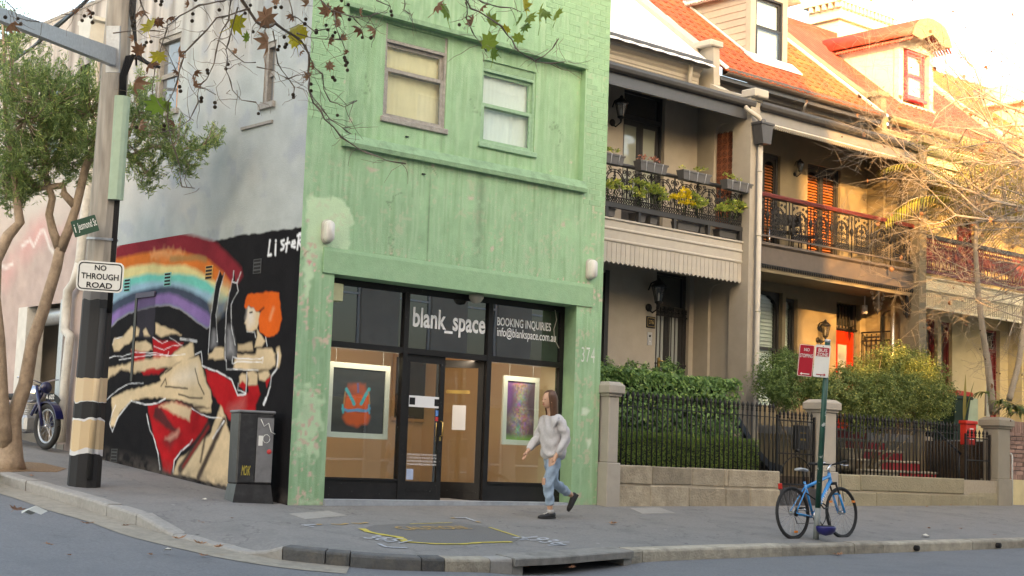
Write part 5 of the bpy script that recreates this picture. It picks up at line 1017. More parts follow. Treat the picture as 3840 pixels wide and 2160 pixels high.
while y < 6.3:
    x = XA+0.13+(0.117 if row % 2 else 0)
    while x < XB-0.10:
        if not (DX0+0.1 < x < DX1-0.1 and y > DY-0.05 and y < 5.4):
            o = link('roof_tile', tile_me, roof8, None, Vector((x, y, rz_(y)+0.012))-wloc(H8)); o.rotation_euler = (math.atan(RS)+random.uniform(-0.012, 0.012), 0, random.uniform(-0.01, 0.01)); nt_ += 1
        x += 0.234
    y += 0.275/sl*1.0+0.0; row += 1
def dormer(root, x0, x1, yf, z0, ze, zr, mside, mroof, mfr, boards=True, curved=False, ov=0.28):
    """dormer with side walls running back into the roof; ze eave, zr ridge"""
    def back(z): return 2.55+(z-8.36)/RS
    ck = [MB().prism([(yf, z0), (yf, ze), (back(ze), ze)], (xx, 0, 0), (0, 1, 0), (0, 0, 1), (0.06, 0, 0)) for xx in (x0, x1-0.06)]; d = ck[0].build('dormer', mside, root); ck[1].build('dormer_cheek', mside, d)
    if boards:
        n = 10; h = (ze-z0)/n
        for i in range(n):
            za = z0+h*i; b = MB(); b.prism([(0.0, za), (-0.018, za+0.004), (-0.004, za+h), (0.0, za+h)], (x0-0.001, yf+0.02, 0), (1, 0, 0), (0, 0, 1), (0, max(0.05, back(za)-yf+0.02), 0)); b.build('weatherboard', mside, d)
    f = MB(); f.box(x0-0.02, x0+0.14, yf-0.03, yf+0.1, z0-0.05, ze); f.box(x1-0.14, x1+0.02, yf-0.03, yf+0.1, z0-0.05, ze); f.box(x0+0.14, x1-0.14, yf-0.03, yf+0.1, ze-0.12, ze); f.box(x0-0.05, x1+0.05, yf-0.08, yf+0.1, z0-0.06, z0+0.04); f.prism([(x0, ze), (x1, ze), ((x0+x1)/2, zr-0.05)], (0, yf, 0), (1, 0, 0), (0, 0, 1), (0, 0.05, 0)); f.build('dormer_front', mfr, d)
    xm = (x0+x1)/2; n = 18; V = []; L0 = yf-ov; 
    for i in range(n+1):
        t = -1+2*i/n; wx = (x1-x0)/2+0.16; zz = (zr-(zr-ze+0.1)*abs(t)) if not curved else ze-0.05+(zr-ze+0.12)*sqrt(max(0, 1-t*t*0.97))
        for yy in (L0, back(zz)+0.3): V.append((xm+wx*t, yy, zz))
    me = polymesh('dormer_roof', np.array(V), np.array([(2*i, 2*i+2, 2*i+3, 2*i+1) for i in range(n)]), mroof, tuple(wloc(root))); rf = link('dormer_roof', me, d)
    sm = rf.modifiers.new('thickness', 'SOLIDIFY'); sm.thickness = 0.04
    # corrugation rolls along the eaves
    ye = back(ze)
    for sgn in (-1, 1):
        rl = MB(); k = int((ye-L0)/0.076)
        for i in range(k):
            yy = L0+0.04+i*0.076; xe = xm+sgn*((x1-x0)/2+0.17); rl.tube([(xe, yy, ze-0.09+0.02*curved), (xe-sgn*0.2, yy, ze+0.05*(1+curved))], 0.024, 6)
        rl.build('corrugation', mroof, d, kind='stuff')
    return d
D8 = dormer(H8, DX0, DX1, DY, 9.1, 10.62, 11.25, m_board, mat('grey_corrugated', (0.45, 0.43, 0.38), 0.5, var=0.1), m_board)
sash(D8, (DX0+0.14, DX1-0.14, 9.14, 10.5), DY-0.02, m_dkgrey, split=0.52, blind=m_curtain)
fl = MB()      # lead flashing beside the dormer
for xx in (DX0-0.11, DX1+0.01):
    for i in range(7):
        ya = DY-0.1+i*0.27; fl.prism([(ya, rz_(ya)+0.045), (ya+0.28, rz_(ya+0.28)+0.045), (ya+0.28, rz_(ya+0.28)+0.075), (ya, rz_(ya)+0.07)], (xx, 0, 0), (0, 1, 0), (0, 0, 1), (0.10, 0, 0))
fl.prism([(DY-0.3, rz_(DY-0.3)+0.05), (DY-0.02, rz_(DY-0.02)+0.05), (DY-0.02, rz_(DY)+0.09), (DY-0.3, rz_(DY-0.3)+0.08)], (DX0-0.2, 0, 0), (0, 1, 0), (0, 0, 1), (DX1-DX0+0.4, 0, 0)); fl.build('flashing', m_mortar, H8)
for xx, wd in ((XA, 0.13), (XB-0.16, 0.16)):
    fl = MB()
    for i in range(14): ya = 2.5+i*0.28; fl.prism([(ya, rz_(ya)+0.03), (ya+0.28, rz_(ya+0.28)+0.03), (ya+0.28, rz_(ya+0.28)+0.085), (ya, rz_(ya)+0.08)], (xx, 0, 0), (0, 1, 0), (0, 0, 1), (wd*random.uniform(0.7, 1.0), 0, 0))
    fl.build('mortar_flashing', m_mortar, H8)
# ground-floor windows with white shutters, arched heads
def arch_window(root, w, Y, mfr, blind, rail=0.5):
    x0, x1, z0, z1 = w; r_ = (x1-x0)/2; pts = arch(x0+0.05, x1-0.05, z0, z1-0.05); out = [(x0, z0)]+pts+[(x1, z0), (x1, z1), (x0, z1)]
    o = MB().prism(out, (0, Y, 0), (1, 0, 0), (0, 0, 1), (0, 0.10, 0)).build('window', mfr, root); f = MB(); zm = z0+(z1-z0)*rail
    f.box(x0+0.05, x1-0.05, Y+0.03, Y+0.09, zm-0.03, zm+0.03); f.box(x0+0.05, x0+0.09, Y+0.05, Y+0.09, z0, z1-0.2); f.box(x1-0.09, x1-0.05, Y+0.05, Y+0.09, z0, z1-0.2); f.build('sash', mfr, o)
    MB().box(x0+0.05, x1-0.05, Y+0.06, Y+0.065, z0, z1-0.06).build('pane', m_glasswin, o); MB().box(x0-0.06, x1+0.06, Y-0.10, Y+0.08, z0-0.09, z0).build('sill', m_w378 if root is H8 else m_w380, o)
    if blind is not None:
        n = int((z1-z0)/0.075)
        for i in range(n): b = MB().obox(((x0+x1)/2, Y+0.10, z0+0.05+i*0.075), ((x1-x0)/2-0.06, 0.034, 0.004), ax=((1, 0, 0), (0, 0.5, 0.866), (0, -0.866, 0.5))); b.build('shutter_slat', blind, o)
    MB().box(x0, x1, Y+0.135, Y+0.145, z0, z1).build('curtain', m_curtain if blind is None else m_shutter, o)
    return o
arch_window(H8, gw8a, YW+0.09, m_dkgrey, m_shutter); arch_window(H8, gw8b, YW+0.09, m_dkgrey, m_shutter)
def louvre_door(root, w, Y):
    x0, x1, z0, z1 = w; d = MB(); d.box(x0, x0+0.07, Y, Y+0.13, z0, z1); d.box(x1-0.07, x1, Y, Y+0.13, z0, z1); d.box(x0+0.07, x1-0.07, Y, Y+0.13, z1-0.07, z1); xm = (x0+x1)/2; d.box(xm-0.05, xm+0.05, Y+0.01, Y+0.12, z0, z1-0.07); o = d.build('balcony_door', m_dkgrey, root)
    for a, b in ((x0+0.07, xm-0.05), (xm+0.05, x1-0.07)):
        out = [(a, z0)]+arch(a+0.03, b-0.03, z0, z1-0.13)+[(b, z0), (b, z1-0.07), (a, z1-0.07)]; MB().prism(out, (0, Y+0.03, 0), (1, 0, 0), (0, 0, 1), (0, 0.05, 0)).build('leaf_frame', m_dkgrey, o)
        n = int((z1-0.2-z0)/0.06)
        for i in range(n): MB().obox(((a+b)/2, Y+0.075, z0+0.05+i*0.06), ((b-a)/2-0.02, 0.03, 0.005), ax=((1, 0, 0), (0, 0.7, 0.7), (0, -0.7, 0.7))).build('louvre', m_oshutter, o)
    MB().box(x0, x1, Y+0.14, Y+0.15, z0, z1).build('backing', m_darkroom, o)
louvre_door(H8, ud8, YW+0.06); louvre_door(H8, uw8, YW+0.06)
d = MB(); d.box(gd8[0], gd8[0]+0.05, YW+0.1, YW+0.2, 1.55, 4.28); d.box(gd8[1]-0.05, gd8[1], YW+0.1, YW+0.2, 1.55, 4.28); d.box(gd8[0]+0.05, gd8[1]-0.05, YW+0.1, YW+0.2, 3.70, 3.80); fd = d.build('door_case', m_t378, H8)
d = MB(); a, b = gd8[0]+0.05, gd8[1]-0.05; d.box(a, a+0.16, YW+0.13, YW+0.175, 1.55, 3.70); d.box(b-0.2, b, YW+0.13, YW+0.175, 1.55, 3.70); d.box(a+0.16, b-0.2, YW+0.13, YW+0.175, 1.55, 2.1); d.box(a+0.16, b-0.2, YW+0.13, YW+0.175, 3.42, 3.70); d.box(a+0.13, a+0.165, YW+0.12, YW+0.13, 2.07, 3.46); d.box(b-0.205, b-0.17, YW+0.12, YW+0.13, 2.07, 3.46); rd = d.build('door', m_reddoor, H8); MB().box(a+0.16, b-0.2, YW+0.15, YW+0.156, 2.1, 3.42).build('door_glass', m_frost, rd); MB().lathe([(0.03, 0), (0.035, -0.03), (0.0, -0.05)], (b-0.1, YW+0.13, 2.55), 10, 'Y').build('door_knob', m_brass, rd)
MB().box(a, b, YW+0.16, YW+0.166, 3.80, 4.25).build('fanlight', m_pane, fd)
g = MB()
for i in range(7): g.tube([(a+0.02+i*0.11, YW+0.06, 3.74), (a+0.02+i*0.11, YW+0.06, 4.25)], 0.011, 5)
g.box(a-0.04, b+0.04, YW+0.05, YW+0.07, 3.72, 3.75); g.build('fanlight_bars', m_iron, H8)
g = MB()      # grille gate folded back beside the door
for i in range(7): g.tube([(16.10, YW-0.03-i*0.12, 1.57), (16.10, YW-0.03-i*0.12, 3.66)], 0.011, 5)
for z in (1.62, 2.5, 3.5, 3.68): g.box(16.09, 16.11, YW-0.78, YW-0.01, z, z+0.03)
g.build('grille_gate', m_iron, H8)
MB().tube([(16.02, 2.1, 1.55), (16.02, 2.1, 4.42)], 0.05, 12).build('verandah_column', mat('polished_steel', (0.5, 0.48, 0.44), 0.25, metal=0.9, var=0.05), H8)
for xx in (15.12, 16.12):      # lace brackets under the beam
    br = MB(); br.box(xx-0.03, xx+0.03, 1.80, 1.86, 4.05, 4.42)
    for sg in (-1, 1):
        for j in range(4): br.tube([(p_[0], 1.83, p_[2]) for p_ in spiral(xx+sg*(0.08+0.05*(3-j)*0.8), 4.36-0.10*j, 0.055, 1.3, 0, sg, 8)], 0.009, 4, cap=False)
    br.lathe([(0, -0.12), (0.03, -0.06), (0.045, 0), (0.02, 0.02)], (xx, 1.83, 4.05), 8); br.build('bracket', m_iron, H8)
MB().box(11.62, 11.9, YW-0.006, YW-0.001, 4.12, 4.3).build('air_vent', m_t378, H8)
lantern(14.62, YW, 3.5, 0.95, 'black lantern between the shuttered windows and the red door'); lantern(13.80, YW, 6.8, 0.7, 'lantern upstairs between the two louvred balcony doors')
wl = thing('security_camera', (15.95, YW-0.1, 4.20), 'white security camera above the red door', 'camera'); MB().lathe([(0.05, -0.16), (0.06, -0.14), (0.06, 0.02), (0.04, 0.03)], (15.90, 2.72, 4.22), 12).build('body', m_shutter, wl); MB().tube([(15.90, 2.72, 4.23), (15.90, 2.72, 4.44)], 0.012, 6).build('mount', m_shutter, wl); MB().lathe([(0.03, 0), (0.02, -0.02), (0, -0.022)], (15.90, 2.72, 4.06), 10).build('lens', m_iron, wl)

# ---------------------------------------------------------------- no. 380
H0 = thing('terrace_house', (19.2, 4.5, 0.3), 'yellow terrace house with oxblood lace balcony and rusty red roof', 'house', 'row of terrace houses')
XA, XB = 16.51, 21.75
gw0a = (18.38, 18.90, 2.0, 4.22); gw0b = (19.04, 19.47, 2.0, 4.2); gd0 = (20.84, 21.42, 1.55, 4.18); ud0 = (19.62, 20.35, 4.9, 6.9)
holed(XA, XB, 0.2, 8.3, YW, 0.25, [gw0a, gw0b, gd0, ud0]).build('front_wall', m_w380, H0)
wing(H0, 21.75, 22.0, m_w380, m_cream)
MB().box(XA, XB, 1.72, YW, 1.40, 1.55).build('verandah_floor', m_conc, H0); MB().box(XA, XB, 1.74, 1.86, 0.2, 1.40).build('verandah_base', m_w380, H0)
MB().box(XA, XB, 1.80, YW, 4.72, 4.86).build('balcony_floor', m_lining, H0); MB().box(XA, XB, 3.9, 4.0, 0.3, 8.3).build('inner_wall', m_darkroom, H0)
moulding(H0, XA, XB, 1.76, [(0.06, 4.58), (0.0, 4.58), (-0.02, 4.60), (-0.02, 4.66), (0.0, 4.68), (0.0, 4.82), (-0.04, 4.85), (-0.04, 4.88), (0.06, 4.88)], m_t380, 'fascia')
fr0 = MB().box(XA, XB, 1.785, 1.82, 4.55, 4.579).build('frieze_rail', m_t380, H0); MB().box(XA, XB, 1.78, 1.83, 4.22, 4.265).build('frieze_rail', m_t380, H0)
sm_ = MB(); sm_.box(-0.018, 0.018, 0, 0.02, 0, 0.285); sme = sm_.mesh('frieze_slat'); sme.materials.append(m_t380)
x = XA+0.04
while x < XB: link('frieze_slat', sme, fr0, None, Vector((x, 1.79, 4.265))-wloc(H0)); x += 0.074
MB().box(XA, XB, 1.76, 1.85, 5.70, 5.78).build('handrail', m_dkgrey, H0); lace0 = lace_mesh('lace_panel', 0.56, 0.66, 2, m_ironred); x = XA+0.02
while x < XB-0.5: link('lace_panel', lace0, H0, None, Vector((x, 1.80, 5.02))-wloc(H0)); x += 0.565
MB().box(XA, XB, 1.77, 1.83, 4.96, 5.02).build('bottom_rail', m_ironred, H0)
MB().quad((XA, 1.62, 7.5), (XB, 1.62, 7.5), (XB, YW, 7.92), (XA, YW, 7.92)).quad((XA, 1.75, 7.36), (XB, 1.75, 7.36), (XB, YW, 7.76), (XA, YW, 7.76)).build('verandah_roof', m_redroof, H0)
MB().box(XA, XB, 1.71, 1.76, 7.26, 7.44).build('verandah_fascia', m_t380, H0); gutter(H0, XA, XB, 1.64, 7.55, m_greygutter, 0.075); fz = MB().box(XA, XB, 1.74, 1.77, 6.86, 6.90).build('frieze_rail', m_t380, H0); x = XA+0.04
while x < XB: link('frieze_slat', sme, fz, None, Vector((x, 1.745, 6.94))-wloc(H0)); x += 0.074
moulding(H0, XA, XB, YW, [(0.0, 7.9), (-0.05, 7.95), (-0.05, 8.1), (-0.14, 8.15), (-0.14, 8.25), (0, 8.25)], m_cream); gutter(H0, XA, XB, 2.58, 8.36, m_greygutter, 0.075); roof_sheet(H0, XA, XB-0.05, m_redroof, 0.16, 0.018)
D0 = dormer(H0, 18.2, 19.5, 3.55, 9.1, 10.55, 11.05, m_cream, m_redroof, m_cream, boards=False, curved=True, ov=0.45); sash(D0, (18.5, 19.2, 9.3, 10.4), 3.53, mat('pink_frame', (0.5, 0.06, 0.1), 0.6, var=0.2), split=0.5, blind=m_curtain)
bg = MB(); bg.prism([(x_, 10.50+0.62*sqrt(max(0, 1-((x_-18.85)/0.8)**2))) for x_ in np.linspace(18.06, 19.64, 13)]+[(19.3, 10.55), (18.85, 10.75), (18.4, 10.55)], (0, 3.08, 0), (1, 0, 0), (0, 0, 1), (0, 0.04, 0)); bg.build('bargeboard', m_greygutter, D0)
for w in (gw0a, gw0b): arch_window(H0, w, YW+0.09, m_ox, None)
leaf_door(H0, gd0, YW+0.10, m_ox, m_frost, leaves=1, transom=3.7, rail=0.6, st=0.12); leaf_door(H0, ud0, YW+0.08, m_ox, m_pane, leaves=2, transom=6.4, rail=0.4)
text_on('house_number', '380', mat('brass_digits', (0.42, 0.36, 0.2), 0.5), H0, (20.50, YW-0.004, 3.34), (1, 0, 0), (0, 0, 1), 0.24, 0.13, bold=0.004, spacing=1.2)
ch = MB(); ch.box(19.6, 21.6, 6.3, 7.1, 9.6, 11.9); chm = ch.build('chimney', m_cream, H0); c_ = MB(); c_.box(19.5, 21.7, 6.2, 7.2, 11.9, 12.05); c_.box(19.4, 21.8, 6.1, 7.3, 12.30, 12.55); c_.box(19.52, 21.68, 6.22, 7.18, 12.05, 12.30); c_.build('chimney_cap', m_cream, chm)
for i in range(15): MB().box(19.45+i*0.155, 19.53+i*0.155, 6.12, 6.215, 12.16, 12.30).build('dentil', m_cream, chm)
for i in range(5): MB().box(19.41, 19.515, 6.2+i*0.2, 6.28+i*0.2, 12.16, 12.30).build('dentil', m_cream, chm)
for x in (20.0, 20.7, 21.3): MB().lathe([(0.13, 0), (0.11, 0.45), (0.14, 0.48), (0.14, 0.52)], (x, 6.7, 12.55), 12).build('chimney_pot', m_tile, chm)
MB().box(XA, XB, 6.35, 6.6, 11.38, 11.55).build('ridge_cap', m_redroof, H0)
# ---------------------------------------------------------------- next house up the row
H2 = thing('terrace_house', (24.6, 4.5, 0.3), 'cream terrace house at the far end of the row behind the bare branches', 'house', 'row of terrace houses')
XA, XB = 22.01, 27.2
holed(XA, XB, 0.2, 8.3, YW, 0.25, [(24, 24.9, 4.9, 7.0), (23.2, 24, 2, 4.2)]).build('front_wall', m_cream, H2); wing(H2, 27.2, 27.45, m_cream, m_cream)
MB().box(XA, XB, 1.8, YW, 4.72, 4.86).build('balcony_floor', m_lining, H2); MB().box(XA, XB, 3.9, 4.0, 0.3, 8.3).build('inner_wall', m_darkroom, H2)
for z in (5.78, 5.02): MB().box(XA, XB, 1.77, 1.84, z-0.06, z).build('handrail', m_dkgrey, H2)
x = XA
while x < XB-0.5: link('lace_panel', lace6, H2, None, Vector((x, 1.80, 5.02))-wloc(H2)); x += 0.605
MB().quad((XA, 1.62, 7.5), (XB, 1.62, 7.5), (XB, YW, 7.92), (XA, YW, 7.92)).build('verandah_roof', m_redroof, H2); gutter(H2, XA, XB, 1.64, 7.55, m_greygutter, 0.075); gutter(H2, XA, XB, 2.58, 8.36, m_greygutter, 0.075); roof_sheet(H2, XA, XB-0.05, m_tile, 0.24, 0.03); dormer(H2, 23.9, 25.1, 3.55, 9.1, 10.3, 10.9, m_cream, mat('grey_corrugated', (0.45, 0.43, 0.38), 0.5), m_cream, boards=False)
# ================================================================== front gardens: sandstone walls, pillars, iron fences, gates
m_sand = mat('sandstone', (0.31, 0.262, 0.19), 0.92, var=0.3, scale=5, bump=1.0, bscale=30, objrand=0.26, dirt=0.7, dscale=3, dcol=(0.2, 0.16, 0.11), wear=0.2, wcol=(0.42, 0.38, 0.3), wscale=7)
m_sand2 = mat('mossy_sandstone', (0.31, 0.27, 0.18), 0.92, var=0.22, scale=6, bump=0.9, bscale=30, objrand=0.12, dirt=0.6, dscale=3, dcol=(0.15, 0.14, 0.085), wear=0.5, wcol=(0.45, 0.4, 0.32), wscale=9)
m_mort = mat('lime_mortar', (0.34, 0.29, 0.22), 0.95, var=0.15, scale=20)
m_pillar = mat('render_pillar', (0.36, 0.325, 0.275), 0.85, var=0.1, scale=6, bump=0.2, bscale=60, dirt=0.3, dscale=3, dcol=(0.2, 0.18, 0.15))
m_pillar2 = mat('olive_pillar', (0.27, 0.24, 0.19), 0.85, var=0.1, scale=6, bump=0.2, bscale=60, dirt=0.3, dscale=3, dcol=(0.16, 0.14, 0.11))
def stone_wall(name, label, rows, m, y0, y1, cap_r=0.05):
    """rows: (z-bottom, z-top, [x joints]); every block its own piece"""
    xs_ = [x for r_ in rows for x in r_[2]]; t = thing(name, ((min(xs_)+max(xs_))/2, (y0+y1)/2, 0.05), label, 'garden wall')
    MB().box(min(xs_)+0.02, max(xs_)-0.02, y0+0.02, y1-0.02, -0.1, rows[0][1]-0.02).build('mortar_core', m_mort, t)
    for z0, z1, js in rows:
        for a, b in zip(js[:-1], js[1:]): MB().obox(((a+b)/2, (y0+y1)/2+random.uniform(-.008, .008), (z0+z1)/2), ((b-a)/2-0.006, (y1-y0)/2, (z1-z0)/2-0.006), c=0.018, jit=0.007).build('stone_block', m, t)
    return t
XJ = lambda fr, y, xs_: [float(onY(*fr(x, y))[0]) for x in xs_]
W4 = frame(2240, 1300, 700/1690)
stone_wall('sandstone_wall', 'two course sandstone garden wall below the black fence and hedge', [(0.40, 0.70, XJ(W4, 1200, [104, 425, 790, 1080, 1115, 1588])), (-0.05, 0.395, XJ(W4, 1350, [104, 410, 760, 1092, 1315, 1585]))], m_sand, -0.17, 0.16)
stone_wall('sandstone_wall', 'weathered mossy sandstone wall behind the bicycle', [(0.40, 0.70, XJ(S4, 770, [480, 640, 1425])), (0.0, 0.395, XJ(S4, 870, [480, 760, 1170, 1530, 1700]))], m_sand2, -0.17, 0.16)
stone_wall('stone_step', 'worn sandstone step below the small iron gate', [(0.30, 0.46, XJ(S4, 800, [1430, 1700]))], m_sand2, -0.15, 0.3)
MB().box(9.72, 10.80, -0.12, 0.3, 0.0, 0.42, c=0.02).build('gate_step', mat('dark_stone_step', (0.05, 0.045, 0.045), 0.8, var=0.3, scale=8, bump=0.4), None, label='dark stone step below the curved iron gate', cat='step')
def pillar(x0, x1, zt, m, label):
    t = thing('gate_pillar', ((x0+x1)/2, 0, gz((x0+x1)/2, 0)), label, 'gate pillar', 'rendered gate pillars'); y0, y1 = -0.2, 0.22
    MB().box(x0, x1, y0, y1, -0.05, 0.72, c=0.012).build('plinth', m, t); MB().box(x0+0.035, x1-0.035, y0+0.035, y1-0.035, 0.72, zt-0.22, c=0.012).build('shaft', m, t)
    c = MB(); c.box(x0+0.01, x1-0.01, y0+0.01, y1-0.01, zt-0.22, zt-0.18); c.box(x0-0.03, x1+0.03, y0-0.03, y1+0.03, zt-0.18, zt-0.05, c=0.012); xm, ym = (x0+x1)/2, (y0+y1)/2; w, d = (x1-x0)/2+0.02, (y1-y0)/2+0.02
    c.add([(xm+sx*w, ym+sy*d, zt-0.05) for sx, sy in ((-1, -1), (1, -1), (1, 1), (-1, 1))]+[(xm+sx*w*0.72, ym+sy*d*0.72, zt) for sx, sy in ((-1, -1), (1, -1), (1, 1), (-1, 1))], [(0, 1, 5, 4), (1, 2, 6, 5), (2, 3, 7, 6), (3, 0, 4, 7), (4, 5, 6, 7)]); c.build('cap', m, t)
pillar(5.57, 5.86, 1.95, m_pillar, 'grey rendered pillar between the green shop and the hedge fence'); pillar(10.80, 11.24, 1.97, m_pillar, 'grey rendered gate pillar behind the street sign pole'); pillar(16.30, 16.80, 1.93, m_pillar2, 'olive rendered gate pillar beside the brick wall')
# spear-topped railings: every bar its own piece
def bar_mesh(h, head):
    b = MB(); b.tube([(0, 0, 0), (0, 0, h)], 0.0135, 6); b.lathe([(0.012, 0), (0.024, 0.012), (0.014, 0.03), (0.024, 0.045), (0.014, 0.06), (0.03, 0.085), (0.026, 0.11), (0.010, 0.145), (0.0, 0.165*head)], (0, 0, h), 7); me = b.mesh('railing_bar'); me.materials.append(m_iron); return me
bar_a = bar_mesh(1.0, 1.0); bar_b = bar_mesh(0.92, 1.15)
def railing(name, label, x0, x1, n, z0, me, rail_z, y=-0.01):
    t = thing(name, ((x0+x1)/2, y, z0), label, 'fence')
    for z in rail_z: MB().box(x0, x1, y-0.018, y+0.018, z-0.006, z+0.006).build('rail', m_iron, t)
    for i in range(n): o = link('railing_bar', me, t, None, Vector((x0+(x1-x0)*(i+0.5)/n, y, z0))-wloc(t)); o.rotation_euler = (random.uniform(-.01, .01), random.uniform(-.008, .008), 0)
    return t
railing('iron_fence', 'black spear topped iron fence in front of the clipped hedge', 5.87, 9.74, 34, 0.68, bar_a, (1.60,))
railing('iron_fence', 'black spear topped iron fence in front of the loose shrub and red steps', 11.26, 15.20, 36, 0.68, bar_b, (1.55,))
def gate(label, x0, x1, z0, zt, n, me_h, y=-0.01, curve=True):
    t = thing('iron_gate', ((x0+x1)/2, y, z0), label, 'gate'); [MB().box(a, a+0.035, y-0.018, y+0.018, z0, zt+0.05).build('stile', m_iron, t) for a in (x0, x1-0.035)]
    [MB().box(x0+0.035, x1-0.035, y-0.012, y+0.012, z, z+0.022).build('gate_rail', m_iron, t) for z in (z0+0.03, z0+0.55, zt-0.05)]
    b = MB(); h = zt-z0-0.03; b.tube([(0, 0, 0), (0, 0, h)], 0.010, 6); b.lathe([(0.012, 0), (0.024, 0.015), (0.013, 0.035), (0.028, 0.07), (0.010, 0.12), (0.0, 0.14)], (0, 0, h), 7); me = b.mesh('gate_bar'); me.materials.append(m_iron)
    for i in range(n): link('gate_bar', me, t, None, Vector((x0+0.035+(x1-x0-0.07)*(i+0.5)/n, y, z0+0.03))-wloc(t))
    if curve: c = MB(); xm = (x0+x1)/2; r_ = (x1-x0)/2-0.06; c.tube([(xm-r_*cos(pi*i/14), y-0.02, z0+0.06+r_*sin(pi*i/14)) for i in range(15)], 0.012, 5); c.build('curved_brace', m_iron, t); MB().lathe([(0.03, 0), (0.03, -0.05), (0, -0.055)], (xm, y-0.02, z0+0.62), 8, 'Y').build('latch', m_iron, t)
gate('black iron gate with a half round brace beside the street sign pole', 9.76, 10.79, 0.44, 1.60, 9, 1); gate('small black iron gate with the red letterbox behind it', 15.42, 16.28, 0.50, 1.52, 6, 1, curve=False)
# letterboxes
lb = thing('letterbox', (10.62, 0.06, 1.05), 'black metal letterbox on the curved gate by the pillar', 'letterbox'); MB().box(10.38, 10.70, 0.02, 0.14, 1.08, 1.50, c=0.01).build('box', m_dkgrey, lb); MB().box(10.44, 10.58, 0.008, 0.019, 1.24, 1.27).build('name_plate', m_brass, lb); MB().box(10.44, 10.58, 0.008, 0.019, 1.36, 1.375).build('slot', m_brass, lb)
lb = thing('letterbox', (15.95, 0.2, 1.35), 'bright red metal letterbox behind the small gate', 'letterbox'); mr = mat('red_enamel', (0.5, 0.03, 0.02), 0.4, var=0.1)
MB().box(15.66, 16.02, 0.12, 0.26, 1.36, 1.76, c=0.012).build('box', mr, lb); MB().box(15.64, 16.04, 0.10, 0.28, 1.76, 1.83, c=0.01).build('lid', mr, lb)
for z in (1.66, 1.46): MB().box(15.78, 15.90, 0.108, 0.119, z, z+0.022).build('slot', m_white, lb)
# yards, steps
MB().box(5.57, 16.3, 0.1, 1.8, 0.3, 0.62).build('garden_bed', m_soil, None, kind='structure', label='front garden soil behind the fences'); MB().box(16.5, 26, 0.1, 1.8, 0.2, 1.45).build('garden_terrace', m_soil, None, kind='structure', label='raised garden behind the brick wall')
st = thing('entry_steps', (10, 1.1, 0.6), 'black painted entry steps with a curved dark side rail behind the gate', 'steps')
for i in range(6): MB().box(9.0, 10.6-0.26*i, 0.75, 1.68, 0.60+0.16*i, 0.76+0.16*i).build('step', m_dkgrey, st)
cv = [(9.05, 1.75), (9.25, 1.76), (9.45, 1.66), (9.75, 1.36), (10.05, 1.06), (10.35, 0.86), (10.7, 0.8)]; MB().prism([(x, z-0.14) for x, z in cv]+[(x, z) for x, z in cv[::-1]], (0, 0.6, 0), (1, 0, 0), (0, 0, 1), (0, 0.12, 0)).build('side_rail', mat('blue_black', (0.02, 0.03, 0.045), 0.35), st)
st = thing('entry_steps', (14.3, 1.1, 0.6), 'stone entry steps with red tiled risers behind the iron fence', 'steps'); mrt = mat('red_tile', (0.3, 0.02, 0.025), 0.4, var=0.2, objrand=0.15); mst = mat('pale_tread', (0.42, 0.39, 0.31), 0.85, var=0.15, scale=8, dirt=0.4, dscale=4)
for i in range(5):
    x0, x1, y0, z = 13.0+0.0*i, 15.3-0.28*i, 0.55+0.2*i, 0.62+0.19*i; MB().box(x0, x1, y0, 1.75, z-0.1, z+0.145).build('step', m_pillar2, st); MB().box(x0, x1+0.02, y0-0.03, 1.76, z+0.146, z+0.19, c=0.01).build('tread', mst, st)
    for k in range(8): xx = x1-0.155*(k+1); MB().box(xx+0.004, xx+0.151, y0-0.008, y0-0.001, z, z+0.14).build('riser_tile', mrt, st)
rl = MB(); rl.tube([(14.4, 0.5, 2.02), (15.9, 0.4, 1.18)], 0.022, 8); rl.tube([(15.85, 0.4, 1.2), (15.85, 0.4, 0.6)], 0.016, 6); rl.tube([(14.5, 0.5, 1.97), (14.5, 0.5, 1.5)], 0.016, 6); rl.build('handrail', mat('blue_black', (0.02, 0.03, 0.045), 0.35), st)
# brick wall of no. 380, brick by brick
bw = thing('brick_wall', (18.5, 0, 0.2), 'mottled brown brick garden wall on a cream base at the right edge', 'garden wall'); m_brickb = mat('brown_brick', (0.27, 0.165, 0.13), 0.9, var=0.18, scale=14, bump=0.5, bscale=60, objrand=0.42)
MB().box(16.82, 22.5, -0.05, 0.12, 0.62, 1.80).build('mortar_core', mat('grey_mortar', (0.2, 0.17, 0.15), 0.95), bw); MB().prism([(0.0, 0.0), (5.7, 0.05), (5.7, 0.62), (0, 0.62)], (16.81, -0.09, 0.1), (1, 0, 0), (0, 0, 1), (0, 0.22, 0)).build('base_course', mat('cream_base', (0.6, 0.5, 0.28), 0.9, var=0.1, scale=4, bump=0.4, dirt=0.3, dscale=3, dcol=(0.3, 0.25, 0.16)), bw)
b_ = MB(); b_.obox((0, 0, 0), (0.111, 0.05, 0.0365), c=0.005); bme = b_.mesh('brick'); bme.materials.append(m_brickb)
for r_ in range(12):
    x = 16.83+(0.06 if r_ % 2 else 0.0)
    while x < 19.6:
        last = r_ in (0, 11); o = link('brick', bme, bw, None, Vector((x+(0.04 if last else 0.115), -0.035+random.uniform(-.003, .003), 0.77+r_*0.085+(0.06 if r_ == 11 else 0)))-wloc(bw))
        if last: o.rotation_euler = (0, pi/2, 0)
        x += 0.083 if last else 0.234
MB().tube([(16.93, -0.1, 0.1), (16.93, -0.1, 1.18), (16.92, -0.09, 1.22), (16.86, 0.0, 1.28), (16.82, 0.02, 1.3)], 0.022, 8).build('vent_pipe', mat('white_pvc', (0.62, 0.62, 0.6), 0.5, var=0.05), None, label='thin white upright pipe in front of the brick wall', cat='pipe')
